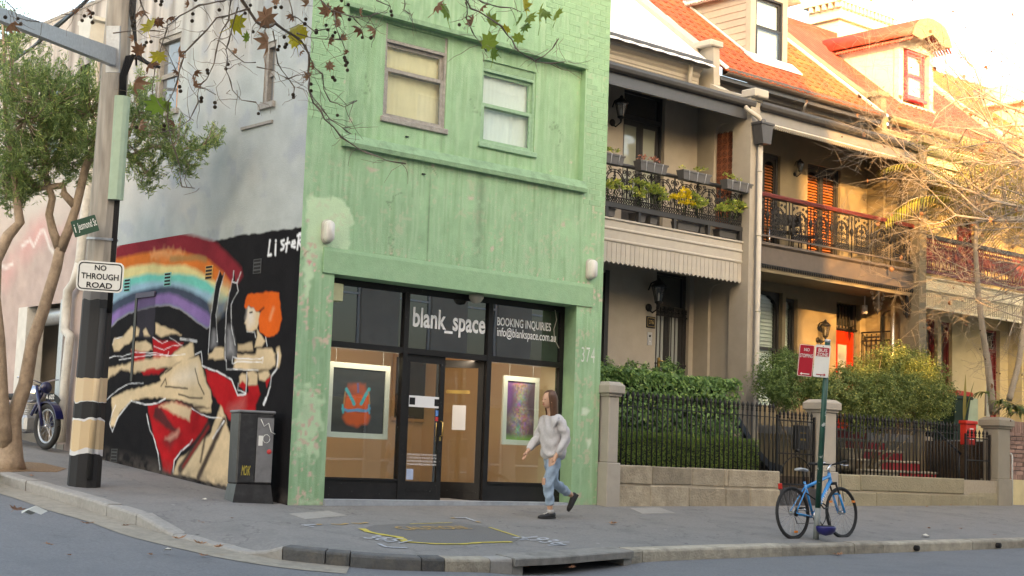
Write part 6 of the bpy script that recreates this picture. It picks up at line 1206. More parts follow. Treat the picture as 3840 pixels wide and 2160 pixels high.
# wheelie bin with a red lid
wb = thing('wheelie_bin', (17.2, 1.5, 1.45), 'dark green wheelie bin with a red lid behind the shrub', 'bin'); mgb = mat('bin_green', (0.012, 0.035, 0.022), 0.5)
p = onY(3560, 1480, 1.5); bx, bz = float(p[0]), float(p[2]); wb.location = (bx, 1.5, bz-0.95)
b_ = MB(); b_.add([(bx+sx*0.21, 1.5+sy*0.24, bz-0.93) for sx, sy in ((-1, -1), (1, -1), (1, 1), (-1, 1))]+[(bx+sx*0.28, 1.5+sy*0.33, bz-0.07) for sx, sy in ((-1, -1), (1, -1), (1, 1), (-1, 1))], [(0, 1, 5, 4), (1, 2, 6, 5), (2, 3, 7, 6), (3, 0, 4, 7), (3, 2, 1, 0)]); b_.box(bx-0.31, bx+0.31, 1.13, 1.86, bz-0.1, bz-0.03, c=0.01); b_.build('body', mgb, wb)
MB().prism([(-0.32, 0), (0.32, 0), (0.26, 0.08), (-0.26, 0.1)], (bx, 1.12, bz-0.028), (1, 0, 0), (0, 0, 1), (0, 0.75, 0)).build('lid', mr, wb)
for s in (-1, 1): MB().lathe([(0.1, -0.03), (0.1, 0.03)], (bx+s*0.25, 1.8, bz-0.85), 14, 'X').build('wheel', m_iron, wb)
# ---------------------------------------------------------------- hedges and shrubs
def box_pts(n, x0, x1, y0, y1, z0, z1, lump=0.12, seed=1):
    """points over the front, top and ends of a clipped mass, a little uneven"""
    rg = np.random.default_rng(seed); u = rg.random(n); v = rg.random(n); side = rg.random(n); A = (z1-z0)*(x1-x0); B = (y1-y0)*(x1-x0); k = side < A/(A+B)
    X = x0+(x1-x0)*u; d = (rg.random(n)**2)*0.16; lump_ = (fnoise(X, v*3, 2.2, seed)-0.5)*lump*2; Y = np.where(k, y0+d-lump_, y0+(y1-y0)*v); Z = np.where(k, z0+(z1-z0)*v, z1-d+lump_)
    N = np.stack([rg.normal(size=n)*0.6, np.where(k, -1.0, -0.35)+rg.normal(size=n)*0.5, np.where(k, 0.45, 1.0)+rg.normal(size=n)*0.5], -1); return np.stack([X, Y, Z], -1), N
def foliage(name, parent, P, N, L, W, m, fold=0.25): return link(name, leaves_mesh(name, P, N, L, W, m, tuple(wloc(parent)), fold), parent)
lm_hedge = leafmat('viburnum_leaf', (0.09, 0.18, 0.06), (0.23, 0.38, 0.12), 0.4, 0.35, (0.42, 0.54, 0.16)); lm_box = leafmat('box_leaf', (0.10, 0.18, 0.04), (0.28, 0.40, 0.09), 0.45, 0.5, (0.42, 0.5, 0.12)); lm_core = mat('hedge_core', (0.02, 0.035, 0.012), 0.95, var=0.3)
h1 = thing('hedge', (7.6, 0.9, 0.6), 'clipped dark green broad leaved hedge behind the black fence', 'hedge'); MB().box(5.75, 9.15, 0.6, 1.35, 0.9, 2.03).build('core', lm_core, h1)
P, N = box_pts(9500, 5.65, 9.35, 0.42, 1.4, 1.15, 2.2, 0.09, 3); foliage('foliage', h1, P, N, RNG.uniform(.06, .095, len(P)), RNG.uniform(.035, .055, len(P)), lm_hedge)
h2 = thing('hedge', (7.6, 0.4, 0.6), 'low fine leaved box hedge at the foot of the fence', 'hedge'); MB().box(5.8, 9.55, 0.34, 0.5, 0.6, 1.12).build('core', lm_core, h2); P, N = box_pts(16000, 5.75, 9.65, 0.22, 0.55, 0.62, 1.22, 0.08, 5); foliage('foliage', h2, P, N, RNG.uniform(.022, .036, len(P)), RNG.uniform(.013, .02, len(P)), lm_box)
def blob_plant(name, label, cat, base, blobs, n, L, W, m, stems=4, mst=None, seed=1, group=None, shell=0.55):
    """bush: stems carrying leaf clumps inside several uneven blobs (x,y,z,r)"""
    rg = np.random.default_rng(seed); t = thing(name, base, label, cat, group); vol = np.array([b[3]**2 for b in blobs]); vol = vol/vol.sum(); Ps = []; Ns = []
    for b, f in zip(blobs, vol):
        k = int(n*f); tw = max(6, k//22); d = rg.normal(size=(tw, 3)); d /= np.linalg.norm(d, axis=1, keepdims=True); c = np.array(b[:3])+d*b[3]*(shell+(1-shell)*rg.random((tw, 1))**0.6)*np.array([1, 1, 0.9]); q = c[rg.integers(0, tw, k)]+rg.normal(size=(k, 3))*b[3]*0.13; Ps.append(q); Ns.append(d[rg.integers(0, tw, k)]*0.3+(q-np.array(b[:3]))/b[3]+np.array([0, 0, 0.7])+rg.normal(size=(k, 3))*0.6)
    P = np.concatenate(Ps); N = np.concatenate(Ns); foliage('foliage', t, P, N, rg.uniform(L[0], L[1], len(P)), rg.uniform(W[0], W[1], len(P)), m)
    mb = MB()
    for i in range(stems):
        b = blobs[i % len(blobs)]; p0 = np.array(base)+np.array([rg.uniform(-.25, .25), rg.uniform(-.1, .1), 0]); p1 = np.array(b[:3])+rg.normal(size=3)*b[3]*0.3; mid = (p0+p1)/2+rg.normal(size=3)*0.1; mb.tube([p0, mid, p1], [0.022, 0.016, 0.006], 5)
    mb.build('stems', mst or mat('shrub_stem', (0.2, 0.16, 0.1), 0.9, var=0.2), t); return t
lm_sh = leafmat('shrub_leaf', (0.10, 0.16, 0.055), (0.25, 0.31, 0.10), 0.4, 0.5, (0.45, 0.43, 0.12))
def bl(fr, Y, pts): return [(*[float(c) for c in onY(*fr(x, y), Y)], r_) for x, y, r_ in pts]
blob_plant('shrub', 'large loose yellow green shrub spilling over the fence by the red door', 'shrub', (13.3, 0.75, 0.62), bl(S4, 0.55, [(620, 60, .5), (760, 160, .5), (900, 60, .55), (1080, 20, .55), (1230, 100, .45), (620, 190, .38), (900, 210, .35), (1000, -60, .5), (1060, 220, .33), (760, 30, .5), (500, 120, .4), (420, 40, .35), (820, 260, .3), (1180, 200, .4), (1300, 60, .35), (680, 300, .25)])+bl(Q4, 0.7, [(960, 1260, .4), (860, 1330, .42), (1100, 1330, .45), (1250, 1400, .35), (700, 1360, .35), (560, 1400, .3)]), 42000, (.045, .07), (.016, .026), lm_sh, 9, seed=4, shell=0.3)
blob_plant('shrub', 'small leaved shrub behind the fence under the white shutters', 'shrub', (11.9, 0.9, 0.62), bl(Q4, 0.9, [(60, 1330, .38), (180, 1300, .3), (120, 1230, .22), (20, 1420, .4), (200, 1410, .38), (320, 1420, .35)])+bl(S4, 0.9, [(40, 30, .35), (150, 60, .35), (290, 60, .3), (120, 130, .25), (400, 20, .35), (350, 120, .25)]), 14000, (.04, .06), (.016, .024), leafmat('shrub_leaf_dark', (0.08, 0.15, 0.05), (0.2, 0.29, 0.09), 0.4, 0.5), 5, seed=6, shell=0.3)
for k, (px, lb_) in enumerate(((700, 'small leafy shrub rising behind the hedge next to the green wall'), (930, 'small leafy shrub rising behind the hedge under the 376 plaque'), (1180, 'small leafy shrub rising behind the hedge before the grille door'))): c = onY(*Q3(px, 1335), 1.3); blob_plant('shrub', lb_, 'shrub', (c[0], 1.3, 1.3), [(c[0], 1.3, c[2], .2), (c[0]+.2, 1.3, c[2]-.08, .18), (c[0]-.18, 1.32, c[2]-.1, .17)], 1500, (.035, .055), (.018, .026), lm_hedge, 3, seed=20+k, group='shrubs behind the hedge', shell=.2)
# ================================================================== side street: rear wing with garage, pipes, pole, signs, motorcycle
def rear_paint(U, V):
    n = fnoise(U, V, 1.2, 301); C = grey_wall(U, V)*0.0+np.array((0.50, 0.46, 0.42))*(0.85+0.3*n[..., None]); k = np.clip((5.2-V)*0.9+(n-0.5)*2.2, 0, 1)[..., None]; C = C*(1-k)+np.array((0.40, 0.315, 0.285))*(0.8+0.4*fnoise(U, V, 5, 311))[..., None]*k
    a = (np.clip((V-5.0)/2, 0, 1)*np.clip((fnoise(U*6, V*0.4, 1.2, 321)-0.4)*3.5, 0, 0.85))[..., None]; C = C*(1-a)+np.array((0.17, 0.15, 0.135))*a
    P = Paint(U, V, (0, 0, 0)); P.C = C; X = lambda pts: fmX(Q1, pts)
    for pts in ([(100, 480), (240, 250), (330, 180), (380, 330), (290, 420), (180, 520)], [(420, 330), (520, 280), (500, 380)], [(0, 640), (60, 520), (110, 600), (40, 720)], [(620, 110), (650, 80), (645, 130)]): P.fill(X(pts), (0.55, 0.26, 0.25), 0.2, 0.6, 0.2, 3)
    for pts in ([(160, 410), (220, 360), (250, 410), (300, 300), (330, 290), (370, 420), (400, 460)], [(0, 560), (40, 570), (90, 540)]): P.line(X(pts), (0.68, 0.68, 0.66), 0.05, 0.05, 0.8)
    return P.C
GO = (float(onX(*Q1(455, 1000))[1]), float(onX(*Q1(205, 1000))[1]), -0.1, float(onX(*Q1(205, 868))[2]))
rear = thing('rear_wing', (2.7, 10, 0.6), 'pink stained rendered rear building with an open garage on the side street', 'building')
RW1 = (float(onX(343, 300)[1]), float(onX(296, 300)[1]), 5.6, 6.95); RW2 = (float(onX(228, 320)[1]), float(onX(150, 320)[1]), 5.6, 6.9)
paint_grid('side_wall', YB, 17.0, 0.3, ST, 0.05, FX(0.012), rear_paint, m_wallpaint, rear, holes=[(GO[0], GO[1], 0.2, GO[3]), RW1, RW2], vlow=lambda U: 0.095*U-0.05)
for w in (RW1, RW2): side = MB().box(0.12, 0.18, w[0], w[1], w[2], w[3]).build('window', m_pane, rear); MB().box(0.02, 0.12, w[0], w[1], w[2]-0.05, w[2]).box(0.03, 0.12, w[0], w[0]+0.06, w[2], w[3]).build('window_frame', m_oldwood, side)
MB().box(0.04, 5.4, YB+0.02, 17, 7.3, 7.5).box(0.0, 0.25, YB, 17, ST+0.001, ST+0.06).box(5.2, 5.4, YB, 17, 0, 7.5).box(0.02, 5.4, 16.9, 17.1, 0.5, 7.9).build('roof', m_conc, rear)
gr = MB(); gr.box(0.03, 0.4, GO[0]-0.02, GO[0], 0, GO[3]); gr.box(3.4, 3.5, GO[0]-0.5, GO[1]+2, 0, 3.6); gr.box(0.03, 3.5, GO[1]+0.3, GO[1]+0.4, 0, 3.6); gr.box(0.4, 3.5, GO[0]-0.5, GO[0]-0.4, 0, 3.6); gr.box(0.03, 3.5, GO[0]-0.4, GO[1]+0.3, 3.5, 3.6); gr.build('garage_room', mat('garage_wall', (0.42, 0.37, 0.31), 0.9, var=0.15, scale=3), rear)
gf = 0.095*GO[0]-0.01; MB().box(0.0, 3.4, GO[0]-0.4, GO[1]+0.3, gf-0.3, gf+0.06).build('garage_floor', m_conc, rear)
MB().tube([(0.28, GO[0], GO[3]-0.16), (0.28, GO[1], GO[3]-0.16)], 0.15, 12).build('roller_shutter', m_galv, rear)
MB().box(-0.02, 0.10, GO[0]-0.16, GO[0]-0.0, gf-0.1, GO[3]+0.05).build('steel_jamb', m_galv, rear); MB().box(-0.015, 0.3, GO[1], GO[1]+0.34, gf-0.1, GO[3]).build('white_jamb', mat('scuffed_white', (0.55, 0.54, 0.5), 0.8, var=0.1, scale=6, wear=0.2, wcol=(0.4, 0.25, 0.15)), rear)
MB().box(0.0, 0.06, YB-0.55, YB-0.05, 0.45, 2.7).build('side_door', mat('brown_door', (0.09, 0.07, 0.05), 0.8, var=0.2), rear)
# downpipes on the side wall
m_pvc = mat('dirty_white_pipe', (0.55, 0.53, 0.48), 0.6, var=0.12, scale=8, dirt=0.4, dscale=5, dcol=(0.2, 0.18, 0.16), wear=0.25, wcol=(0.1, 0.1, 0.1), wscale=7)
def wallpipe(name, label, fr, pts, r_, m, off=0.08): return MB().tube([np.array(onX(*fr(x, y), -off)) for x, y in pts], r_, 10).build(name, m, None, label=label, cat='pipe')
wallpipe('downpipe', 'upper white rainwater pipe on the side wall behind the pole', R1, [(745, 360), (722, 480), (712, 620), (690, 1000), (660, 1449), (625, 1740), (605, 1950), (592, 2010)], 0.075, m_pvc, 0.10)
wallpipe('downpipe', 'lower stickered white pipe with an offset bend beside the garage', Q1, [(600, 540), (560, 680), (512, 745), (500, 900), (490, 1045), (530, 1090), (520, 1150), (505, 1300), (485, 1480), (470, 1680), (458, 1890)], 0.075, m_pvc, 0.12)
rh = onX(*R1(705, 290), -0.12); MB().prism([(-0.27, 0.3), (0.27, 0.3), (0.27, 0.24), (0.22, 0.22), (0.15, -0.28), (-0.15, -0.28), (-0.22, 0.22), (-0.27, 0.24)], (-0.28, rh[1], rh[2]), (0, 1, 0), (0, 0, 1), (0.26, 0, 0)).build('rain_head', mat('pale_rainhead', (0.5, 0.5, 0.46), 0.6, var=0.08), None, label='pale tapered rainwater head high on the side wall', cat='rain head')
# ---------------------------------------------------------------- utility pole
pb = np.array(onG(*S1(632, 770))); TOP = at_depth(460, -120, np.linalg.norm(pb-CAM)*0+float((pb-CAM)@_f)+0.35)
pole = thing('utility_pole', pb, 'weathered timber utility pole painted black and cream at its foot', 'utility pole'); ax = (TOP-pb); H_ = np.linalg.norm(ax); ax = ax/H_
def on_pole(h, du=0.0, toward=0.0): return pb+ax*h+np.array([_r[0], _r[1], 0])*du-np.array([_f[0], _f[1], 0])*toward
_m, nt, b = _mat('pole_paint'); N_ = nt.nodes; L_ = nt.links; tc = N_.new('ShaderNodeTexCoord'); sp = N_.new('ShaderNodeSeparateXYZ'); L_.new(tc.outputs['Object'], sp.inputs[0]); nz = N_.new('ShaderNodeTexNoise'); nz.inputs['Scale'].default_value = 3.0; L_.new(tc.outputs['Object'], nz.inputs[0])
ad = N_.new('ShaderNodeMath'); ad.operation = 'MULTIPLY_ADD'; L_.new(nz.outputs[0], ad.inputs[0]); ad.inputs[1].default_value = 0.22; L_.new(sp.outputs[2], ad.inputs[2]); mr_ = N_.new('ShaderNodeMapRange'); mr_.inputs[1].default_value = 0.11; mr_.inputs[2].default_value = 3.11; L_.new(ad.outputs[0], mr_.inputs[0])
cr = N_.new('ShaderNodeValToRGB'); cr.color_ramp.interpolation = 'CONSTANT'; e = cr.color_ramp.elements; e[0].color = (0.018, 0.018, 0.019, 1); e[1].position = 0.128; e[1].color = (0.6, 0.6, 0.6, 1)
for ps, c in ((0.15, (0.60, 0.45, 0.27)), (0.275, (0.65, 0.65, 0.65)), (0.285, (0.02, 0.02, 0.02)), (0.36, (0.55, 0.55, 0.55)), (0.367, (0.60, 0.46, 0.29)), (0.46, (0.03, 0.03, 0.03)), (0.80, (0.17, 0.16, 0.15))): el = e.new(ps); el.color = (*c, 1)
L_.new(mr_.outputs[0], cr.inputs[0]); n2 = N_.new('ShaderNodeTexNoise'); n2.inputs['Scale'].default_value = 2.2; n2.inputs['Detail'].default_value = 8; mp = N_.new('ShaderNodeMapping'); mp.inputs['Scale'].default_value = (6, 6, 0.7); L_.new(tc.outputs['Object'], mp.inputs[0]); L_.new(mp.outputs[0], n2.inputs[0])
w2 = N_.new('ShaderNodeMapRange'); w2.inputs[1].default_value = 0.35; w2.inputs[2].default_value = 0.7; L_.new(n2.outputs[0], w2.inputs[0]); wood = N_.new('ShaderNodeMix'); wood.data_type = 'RGBA'; wood.inputs[6].default_value = (0.25, 0.22, 0.185, 1); wood.inputs[7].default_value = (0.42, 0.38, 0.32, 1); L_.new(w2.outputs[0], wood.inputs[0])
gt = N_.new('ShaderNodeMath'); gt.operation = 'GREATER_THAN'; gt.inputs[1].default_value = 2.65; L_.new(ad.outputs[0], gt.inputs[0]); mx = N_.new('ShaderNodeMix'); mx.data_type = 'RGBA'; L_.new(gt.outputs[0], mx.inputs[0]); L_.new(cr.outputs[0], mx.inputs[6]); L_.new(wood.outputs[2], mx.inputs[7]); L_.new(mx.outputs[2], b.inputs[0]); b.inputs['Roughness'].default_value = 0.8; bp = N_.new('ShaderNodeBump'); bp.inputs['Strength'].default_value = 0.5; bp.inputs['Distance'].default_value = 0.02; L_.new(n2.outputs[0], bp.inputs['Height']); L_.new(bp.outputs[0], b.inputs['Normal'])
sh = MB(); sh.tube([pb-ax*0.05, pb+ax*2, pb+ax*4.5, pb+ax*H_], [0.215, 0.20, 0.185, 0.165], 10, sm=False); sh.build('shaft', _m, pole)
for h in (2.86, 3.2): s_ = MB(); s_.tube([on_pole(h), on_pole(h+0.03)], 0.205, 16, cap=False); s_.build('band', m_galv, pole)
cp = MB(); cp.tube([on_pole(0.1, 0.1, 0.17), on_pole(2.3, 0.12, 0.16)], 0.045, 8); cp.build('conduit', _m, pole)
cb = MB(); [cb.tube([on_pole(h, 0.16+0.022*k, 0.10) for h in (2.25, 3.1, 3.85)]+[on_pole(3.95, 0.165+0.02*k, 0.12)], 0.016, 6) for k in range(3)]; cb.build('cable', m_iron, pole)
c0, c1 = on_pole(3.72, 0.15, 0.14), on_pole(5.08, 0.145, 0.14); gx = np.array([_r[0], _r[1], 0]); gy = -np.array([_f[0], _f[1], 0]); cv = MB(); cv.prism([(-0.11, -0.05), (-0.09, 0.02), (-0.045, 0.06), (0.045, 0.06), (0.09, 0.02), (0.11, -0.05)], c0, gx, gy, c1-c0); cv.build('cable_cover', mat('pale_green_steel', (0.34, 0.45, 0.33), 0.6, var=0.08, scale=10, wear=0.2, wcol=(0.4, 0.36, 0.3)), pole)
cb = MB(); [cb.tube([on_pole(5.08, 0.13+0.02*k, 0.14), on_pole(5.35, 0.12+0.02*k, 0.14), on_pole(5.6, 0.18+0.03*k, 0.16), on_pole(5.62-0.03*k, 0.34+0.03*k, 0.16), on_pole(5.48, 0.5+0.04*k, 0.12)], 0.02, 6) for k in range(4)]; [cb.tube([on_pole(5.5, 0.3, 0.1), on_pole(5.75, 0.28, 0.1), on_pole(6.2, 0.17+k*.03, 0.12), on_pole(6.9, 0.16+k*.03, 0.12)], 0.016, 6) for k in range(3)]; cb.build('cable', m_iron, pole)
# galvanised bracket arm
dpt = float((pb-CAM)@_f); a0 = at_depth(*R1(850, 440), dpt-0.1); a1 = at_depth(*R1(0, 122), dpt-3.2); a2 = a1+(a1-a0)*0.25; arm = MB(); d = (a2-a0)/np.linalg.norm(a2-a0); up = np.array([0, 0, 1.0])-d*d[2]; up /= np.linalg.norm(up); sd = np.cross(d, up)
for q, hh in ((0, 1),): arm.add([a0+up*(0.13*u_)+sd*0.05*v_ for u_, v_ in ((-.75, -1), (-.75, 1), (1, 1), (1, -1))]+[a2+up*(0.07*u_)+sd*0.05*v_ for u_, v_ in ((-.75, -1), (-.75, 1), (1, 1), (1, -1))], [(0, 1, 5, 4), (1, 2, 6, 5), (2, 3, 7, 6), (3, 0, 4, 7), (0, 3, 2, 1), (4, 5, 6, 7)])
arm.build('bracket_arm', m_galv, pole); pt = MB(); pt.obox(a0+np.array([0, 0, 0.12]), (0.02, 0.09, 0.30), ax=(d, sd, up)); pt.build('mount_plate', m_galv, pole)
# overhead cables
def cable(label, p0, p1, sag, r_, n=14, dbl=1):
    mb = MB()
    for k in range(dbl): mb.tube([np.array(p0)+(np.array(p1)-np.array(p0))*i/n-np.array([0, 0, sag*4*(i/n)*(1-i/n)])+np.array([0.02*k*sin(i*1.1), 0.02*k*cos(i*1.3), 0.02*k]) for i in range(n+1)], r_, 5)
    mb.build('overhead_cable', m_iron, None, label=label, cat='cable')
cable('twisted black overhead cable crossing the top left sky', at_depth(*R1(-60, 545), 30), at_depth(*R1(720, -60), 17), 0.1, 0.022, dbl=2)
# ---------------------------------------------------------------- signs on the pole
m_signw = mat('sign_white', (0.72, 0.72, 0.68), 0.45, var=0.04); m_signg = mat('sign_green', (0.012, 0.06, 0.035), 0.45, var=0.08)
def rrect(w, h, r_, n=5): return [(sx*(w/2-r_)+r_*cos(a), sy*(h/2-r_)+r_*sin(a)) for sx, sy, a0 in ((1, 1, 0), (-1, 1, pi/2), (-1, -1, pi), (1, -1, 1.5*pi)) for a in [a0+pi/2*i/n for i in range(n+1)]]
def plate(name, label, fr, c4, D, m, rad, lines, cat, border=None, mt=m_iron, extra=None):
    """flat sign through the picture corners c4 (tl,tr,br,bl) at depth D"""
    P_ = [at_depth(*fr(*c), D) for c in c4]; ctr = sum(P_)/4; U = (P_[1]+P_[2]-P_[0]-P_[3])/2; w = np.linalg.norm(U); U /= w; V = (P_[0]+P_[1]-P_[2]-P_[3])/2; h = np.linalg.norm(V); V = V-U*(V@U); V /= np.linalg.norm(V); Nn = np.cross(U, V)
    t = thing(name, ctr, label, cat); MB().prism(rrect(w, h, rad), ctr-Nn*0.004, U, V, Nn*0.004).build('plate', m, t)
    if border:
        bw_, bm, ins = border; o = rrect(w-2*ins, h-2*ins, rad*0.8); i_ = rrect(w-2*ins-2*bw_, h-2*ins-2*bw_, rad*0.65); n = len(o); mb = MB(); mb.add([ctr+Nn*0.002+U*p_[0]+V*p_[1] for p_ in o+i_], [(k, (k+1) % n, (k+1) % n+n, k+n) for k in range(n)]); mb.build('border', bm, t)
    for tx_, cx, cy, tw, th, bd in lines: text_on('lettering', tx_, mt, t, ctr+Nn*0.004+U*(cx*w-tw*w/2)+V*(cy*h-th*h/2), U, V, tw*w, th*h, bold=bd)
    if extra: extra(t, ctr, U, V, Nn, w, h)
    return t
dS = dpt-0.35
plate('no_through_road_sign', 'white NO THROUGH ROAD sign on the utility pole', Q1, [(592, 512), (945, 538), (918, 765), (565, 738)], dS, m_signw, 0.07, [('NO', 0, .29, .25, .18, .02), ('THROUGH', 0, 0, .80, .20, .02), ('ROAD', 0, -.29, .55, .19, .02)], 'sign', border=(0.014, m_iron, 0.02))
plate('street_name_sign', 'dark green street name sign reading Jesmond St on the pole', Q1, [(553, 218), (735, 170), (730, 290), (545, 350)], dS+0.1, m_signg, 0.01, [('Jesmond St', 0.10, 0, .76, .6, .008), ('i', -.40, 0.02, .04, .5, .01)], 'sign', mt=m_signw)
# ---------------------------------------------------------------- utility cabinet
cbp = np.array(onG(*M2(1330, 1400))); cab = thing('utility_cabinet', cbp, 'black and grey graffitied telecom cabinet by the mural corner', 'cabinet', rotz=radians(-14)); cab.scale = (.95, .95, .92); m_cabk = mat('cabinet_black', (0.022, 0.022, 0.024), 0.45, var=0.3, scale=8, dirt=0.3, dscale=6, dcol=(0.1, 0.1, 0.1)); m_cabg = mat('cabinet_grey', (0.17, 0.17, 0.175), 0.6, var=0.3, scale=8, dirt=0.4, dscale=4, dcol=(0.08, 0.08, 0.08))
MB().add([(sx*0.29, sy*0.21, -0.06) for sx, sy in ((-1, -1), (1, -1), (1, 1), (-1, 1))]+[(sx*0.245, sy*0.19, 0.24) for sx, sy in ((-1, -1), (1, -1), (1, 1), (-1, 1))], [(0, 1, 5, 4), (1, 2, 6, 5), (2, 3, 7, 6), (3, 0, 4, 7), (4, 5, 6, 7)]).build('base', m_cabk, cab, local=True)
MB().obox((0, 0, 0.74), (0.25, 0.2, 0.5), c=0.02).build('housing', m_cabk, cab, local=True); MB().obox((0, 0, 1.25), (0.262, 0.215, 0.02), c=0.012).build('lid', m_cabg, cab, local=True); MB().obox((0.125, -0.203, 0.72), (0.115, 0.006, 0.45), c=0.004).build('door', m_cabg, cab, local=True); MB().obox((-0.125, -0.203, 0.74), (0.115, 0.006, 0.47), c=0.004).build('door', m_cabk, cab, local=True)
MB().box(0.03, 0.09, -0.214, -0.2095, 0.78, 0.92).build('sticker', m_signw, cab, local=True); MB().lathe([(0.035, 0), (0.03, -0.004)], (0.19, -0.21, 0.7), 12, 'Y').build('sticker', mat('red_sticker', (0.6, 0.05, 0.05), 0.5), cab, local=True); text_on('graffiti', 'MOiK', m_ypaint, cab, (-0.19, -0.2125, 0.36), (1, 0, 0), (0.1, 0, 1), 0.12, 0.14, local=True)
gf_ = MB(); gf_.tube([(0.05, -0.212, 1.15), (0.1, -0.212, 1.05), (0.16, -0.212, 1.1), (0.2, -0.212, 0.98), (0.26, -0.212, 0.95)], 0.008, 4); gf_.tube([(0.14+0.05*cos(a*0.7), -0.212, 0.88+0.06*sin(a*0.7)) for a in range(10)], 0.005, 4); gf_.build('graffiti', m_signw, cab, local=True)
# ---------------------------------------------------------------- motorcycle in the garage mouth
mcx = onX(*S1(335, 330), -0.42)+np.array([0, 0.70, 0]); mo = thing('motorcycle', (-0.42, mcx[1], gz(-0.42, mcx[1])), 'old dark blue motorcycle with chrome tank parked outside the garage behind the tree', 'motorcycle', rotz=radians(-86)); m_blue = mat('navy_enamel', (0.008, 0.010, 0.06), 0.3, var=0.1, coat=0.5); m_chr = mat('chrome', (0.6, 0.6, 0.62), 0.15, metal=1.0, var=0.05); m_rub = mat('tyre_rubber', (0.02, 0.02, 0.02), 0.8, var=0.2); LOC = dict(local=True)
def wheel(parent, x, r_, wd, name='wheel', spokes=18, rim=m_chr, tyre=m_rub, hub=0.05):
    T = MB(); n = 28; T.tube([(x+r_*cos(2*pi*i/n), 0, r_+r_*sin(2*pi*i/n)) for i in range(n+1)], wd, 8, cap=False); o = T.build(name, tyre, parent, **LOC); R = MB(); rr = r_-wd*1.15; R.tube([(x+rr*cos(2*pi*i/n), 0, r_+rr*sin(2*pi*i/n)) for i in range(n+1)], wd*0.45, 6, cap=False); R.build('rim', rim, o, **LOC)
    S = MB()
    for i in range(spokes): a = 2*pi*i/spokes; S.tube([(x+0.02*cos(a+1.3), (-1)**i*hub*0.6, r_+0.02*sin(a+1.3)), (x+rr*cos(a), 0, r_+rr*sin(a))], 0.0016 if wd < 0.03 else 0.004, 4, cap=False)
    S.lathe([(0.022, -hub), (0.03, -hub*0.5), (0.02, 0), (0.03, hub*0.5), (0.022, hub)], (x, 0, r_), 10, 'Y'); S.build('spokes', m_chr, o, **LOC); return o
wheel(mo, -0.68, 0.32, 0.055, spokes=20, rim=m_galv); wheel(mo, 0.70, 0.32, 0.05, spokes=20, rim=m_galv)
def box_arc(c, r_, a0, a1, w, m, name): MB().prism([(c[0]+r_*cos(a), c[1]+r_*sin(a)) for a in np.linspace(a0, a1, 14)]+[(c[0]+(r_-0.02)*cos(a), c[1]+(r_-0.02)*sin(a)) for a in np.linspace(a1, a0, 14)], (0, -w/2, 0), (1, 0, 0), (0, 0, 1), (0, w, 0)).build(name, m, mo, **LOC)
box_arc((0.70, 0.32), 0.39, 0.3, 2.6, 0.13, m_blue, 'mudguard'); box_arc((-0.68, 0.32), 0.40, 0.2, 2.9, 0.15, m_blue, 'mudguard')
f_ = MB(); [f_.tube([(0.70, s*0.09, 0.32), (0.44, s*0.09, 0.95)], 0.028, 8) for s in (-1, 1)]; f_.tube([(0.47, 0, 0.85), (0.05, 0, 0.35), (-0.35, 0, 0.35), (-0.68, 0.08, 0.32)], 0.025, 8); f_.tube([(0.45, 0, 0.9), (-0.3, 0, 0.72), (-0.68, -0.08, 0.34)], 0.025, 8); f_.build('frame', m_blue, mo, **LOC)
tk = MB(); tk.lathe([(0.02, -0.30), (0.11, -0.26), (0.15, -0.05), (0.15, 0.12), (0.10, 0.26), (0.02, 0.29)], (0.14, 0, 0.84), 12, 'X'); tk.build('fuel_tank', m_chr, mo, **LOC); MB().obox((-0.35, 0, 0.79), (0.26, 0.13, 0.05), c=0.03).build('seat', m_rub, mo, **LOC)
en = MB(); en.obox((0.02, 0, 0.36), (0.2, 0.13, 0.13), c=0.04); [en.lathe([(0.10, 0), (0.10, 0.015)], (0.06, 0, 0.48+0.03*i), 12) for i in range(7)]; en.build('engine', m_galv, mo, **LOC); ex = MB(); ex.tube([(0.14, 0.12, 0.6), (0.3, 0.16, 0.42), (0.15, 0.17, 0.25), (-0.3, 0.18, 0.24), (-0.95, 0.18, 0.3)], [0.022, 0.022, 0.025, 0.035, 0.04], 10); ex.build('exhaust', m_chr, mo, **LOC)
hb = MB(); hb.tube([(0.30, -0.36, 1.08), (0.40, -0.2, 1.06), (0.44, 0, 1.0), (0.40, 0.2, 1.06), (0.30, 0.36, 1.08)], 0.014, 8); hb.build('handlebar', m_chr, mo, **LOC); MB().lathe([(0.09, 0.0), (0.085, -0.06), (0.05, -0.13), (0, -0.15)], (0.60, 0, 0.93), 14, 'X').build('headlight', m_blue, mo, **LOC)
npl = MB().prism([(0.74+0.40*cos(a), 0.34+0.40*sin(a)) for a in np.linspace(0.9, 1.9, 8)]+[(0.74+0.50*cos(a), 0.34+0.50*sin(a)) for a in np.linspace(1.9, 0.9, 8)], (0, -0.004, 0), (1, 0, 0), (0, 0, 1), (0, 0.008, 0)).build('number_plate', m_iron, mo, **LOC); text_on('plate_text', 'A 602', m_signw, npl, (0.60, -0.0055, 0.745), (1, 0, 0.0), (0.0, 0, 1), 0.26, 0.075, bold=0.01, local=True)
nb = onX(*Q1(375, 1240), 0.9); pp = thing('paper_list', (0.9, nb[1], nb[2]), 'handwritten paper list hanging inside the garage under a red bag', 'notice'); MB().box(0.9, 0.905, nb[1]-0.33, nb[1]+0.33, nb[2]-0.5, nb[2]+0.42).build('sheet', m_white, pp)
for i in range(10): MB().box(0.896, 0.8995, nb[1]-0.22, nb[1]+0.2-0.12*(i % 3), nb[2]-0.4+i*0.08, nb[2]-0.385+i*0.08).build('handwriting', m_oldwood, pp)
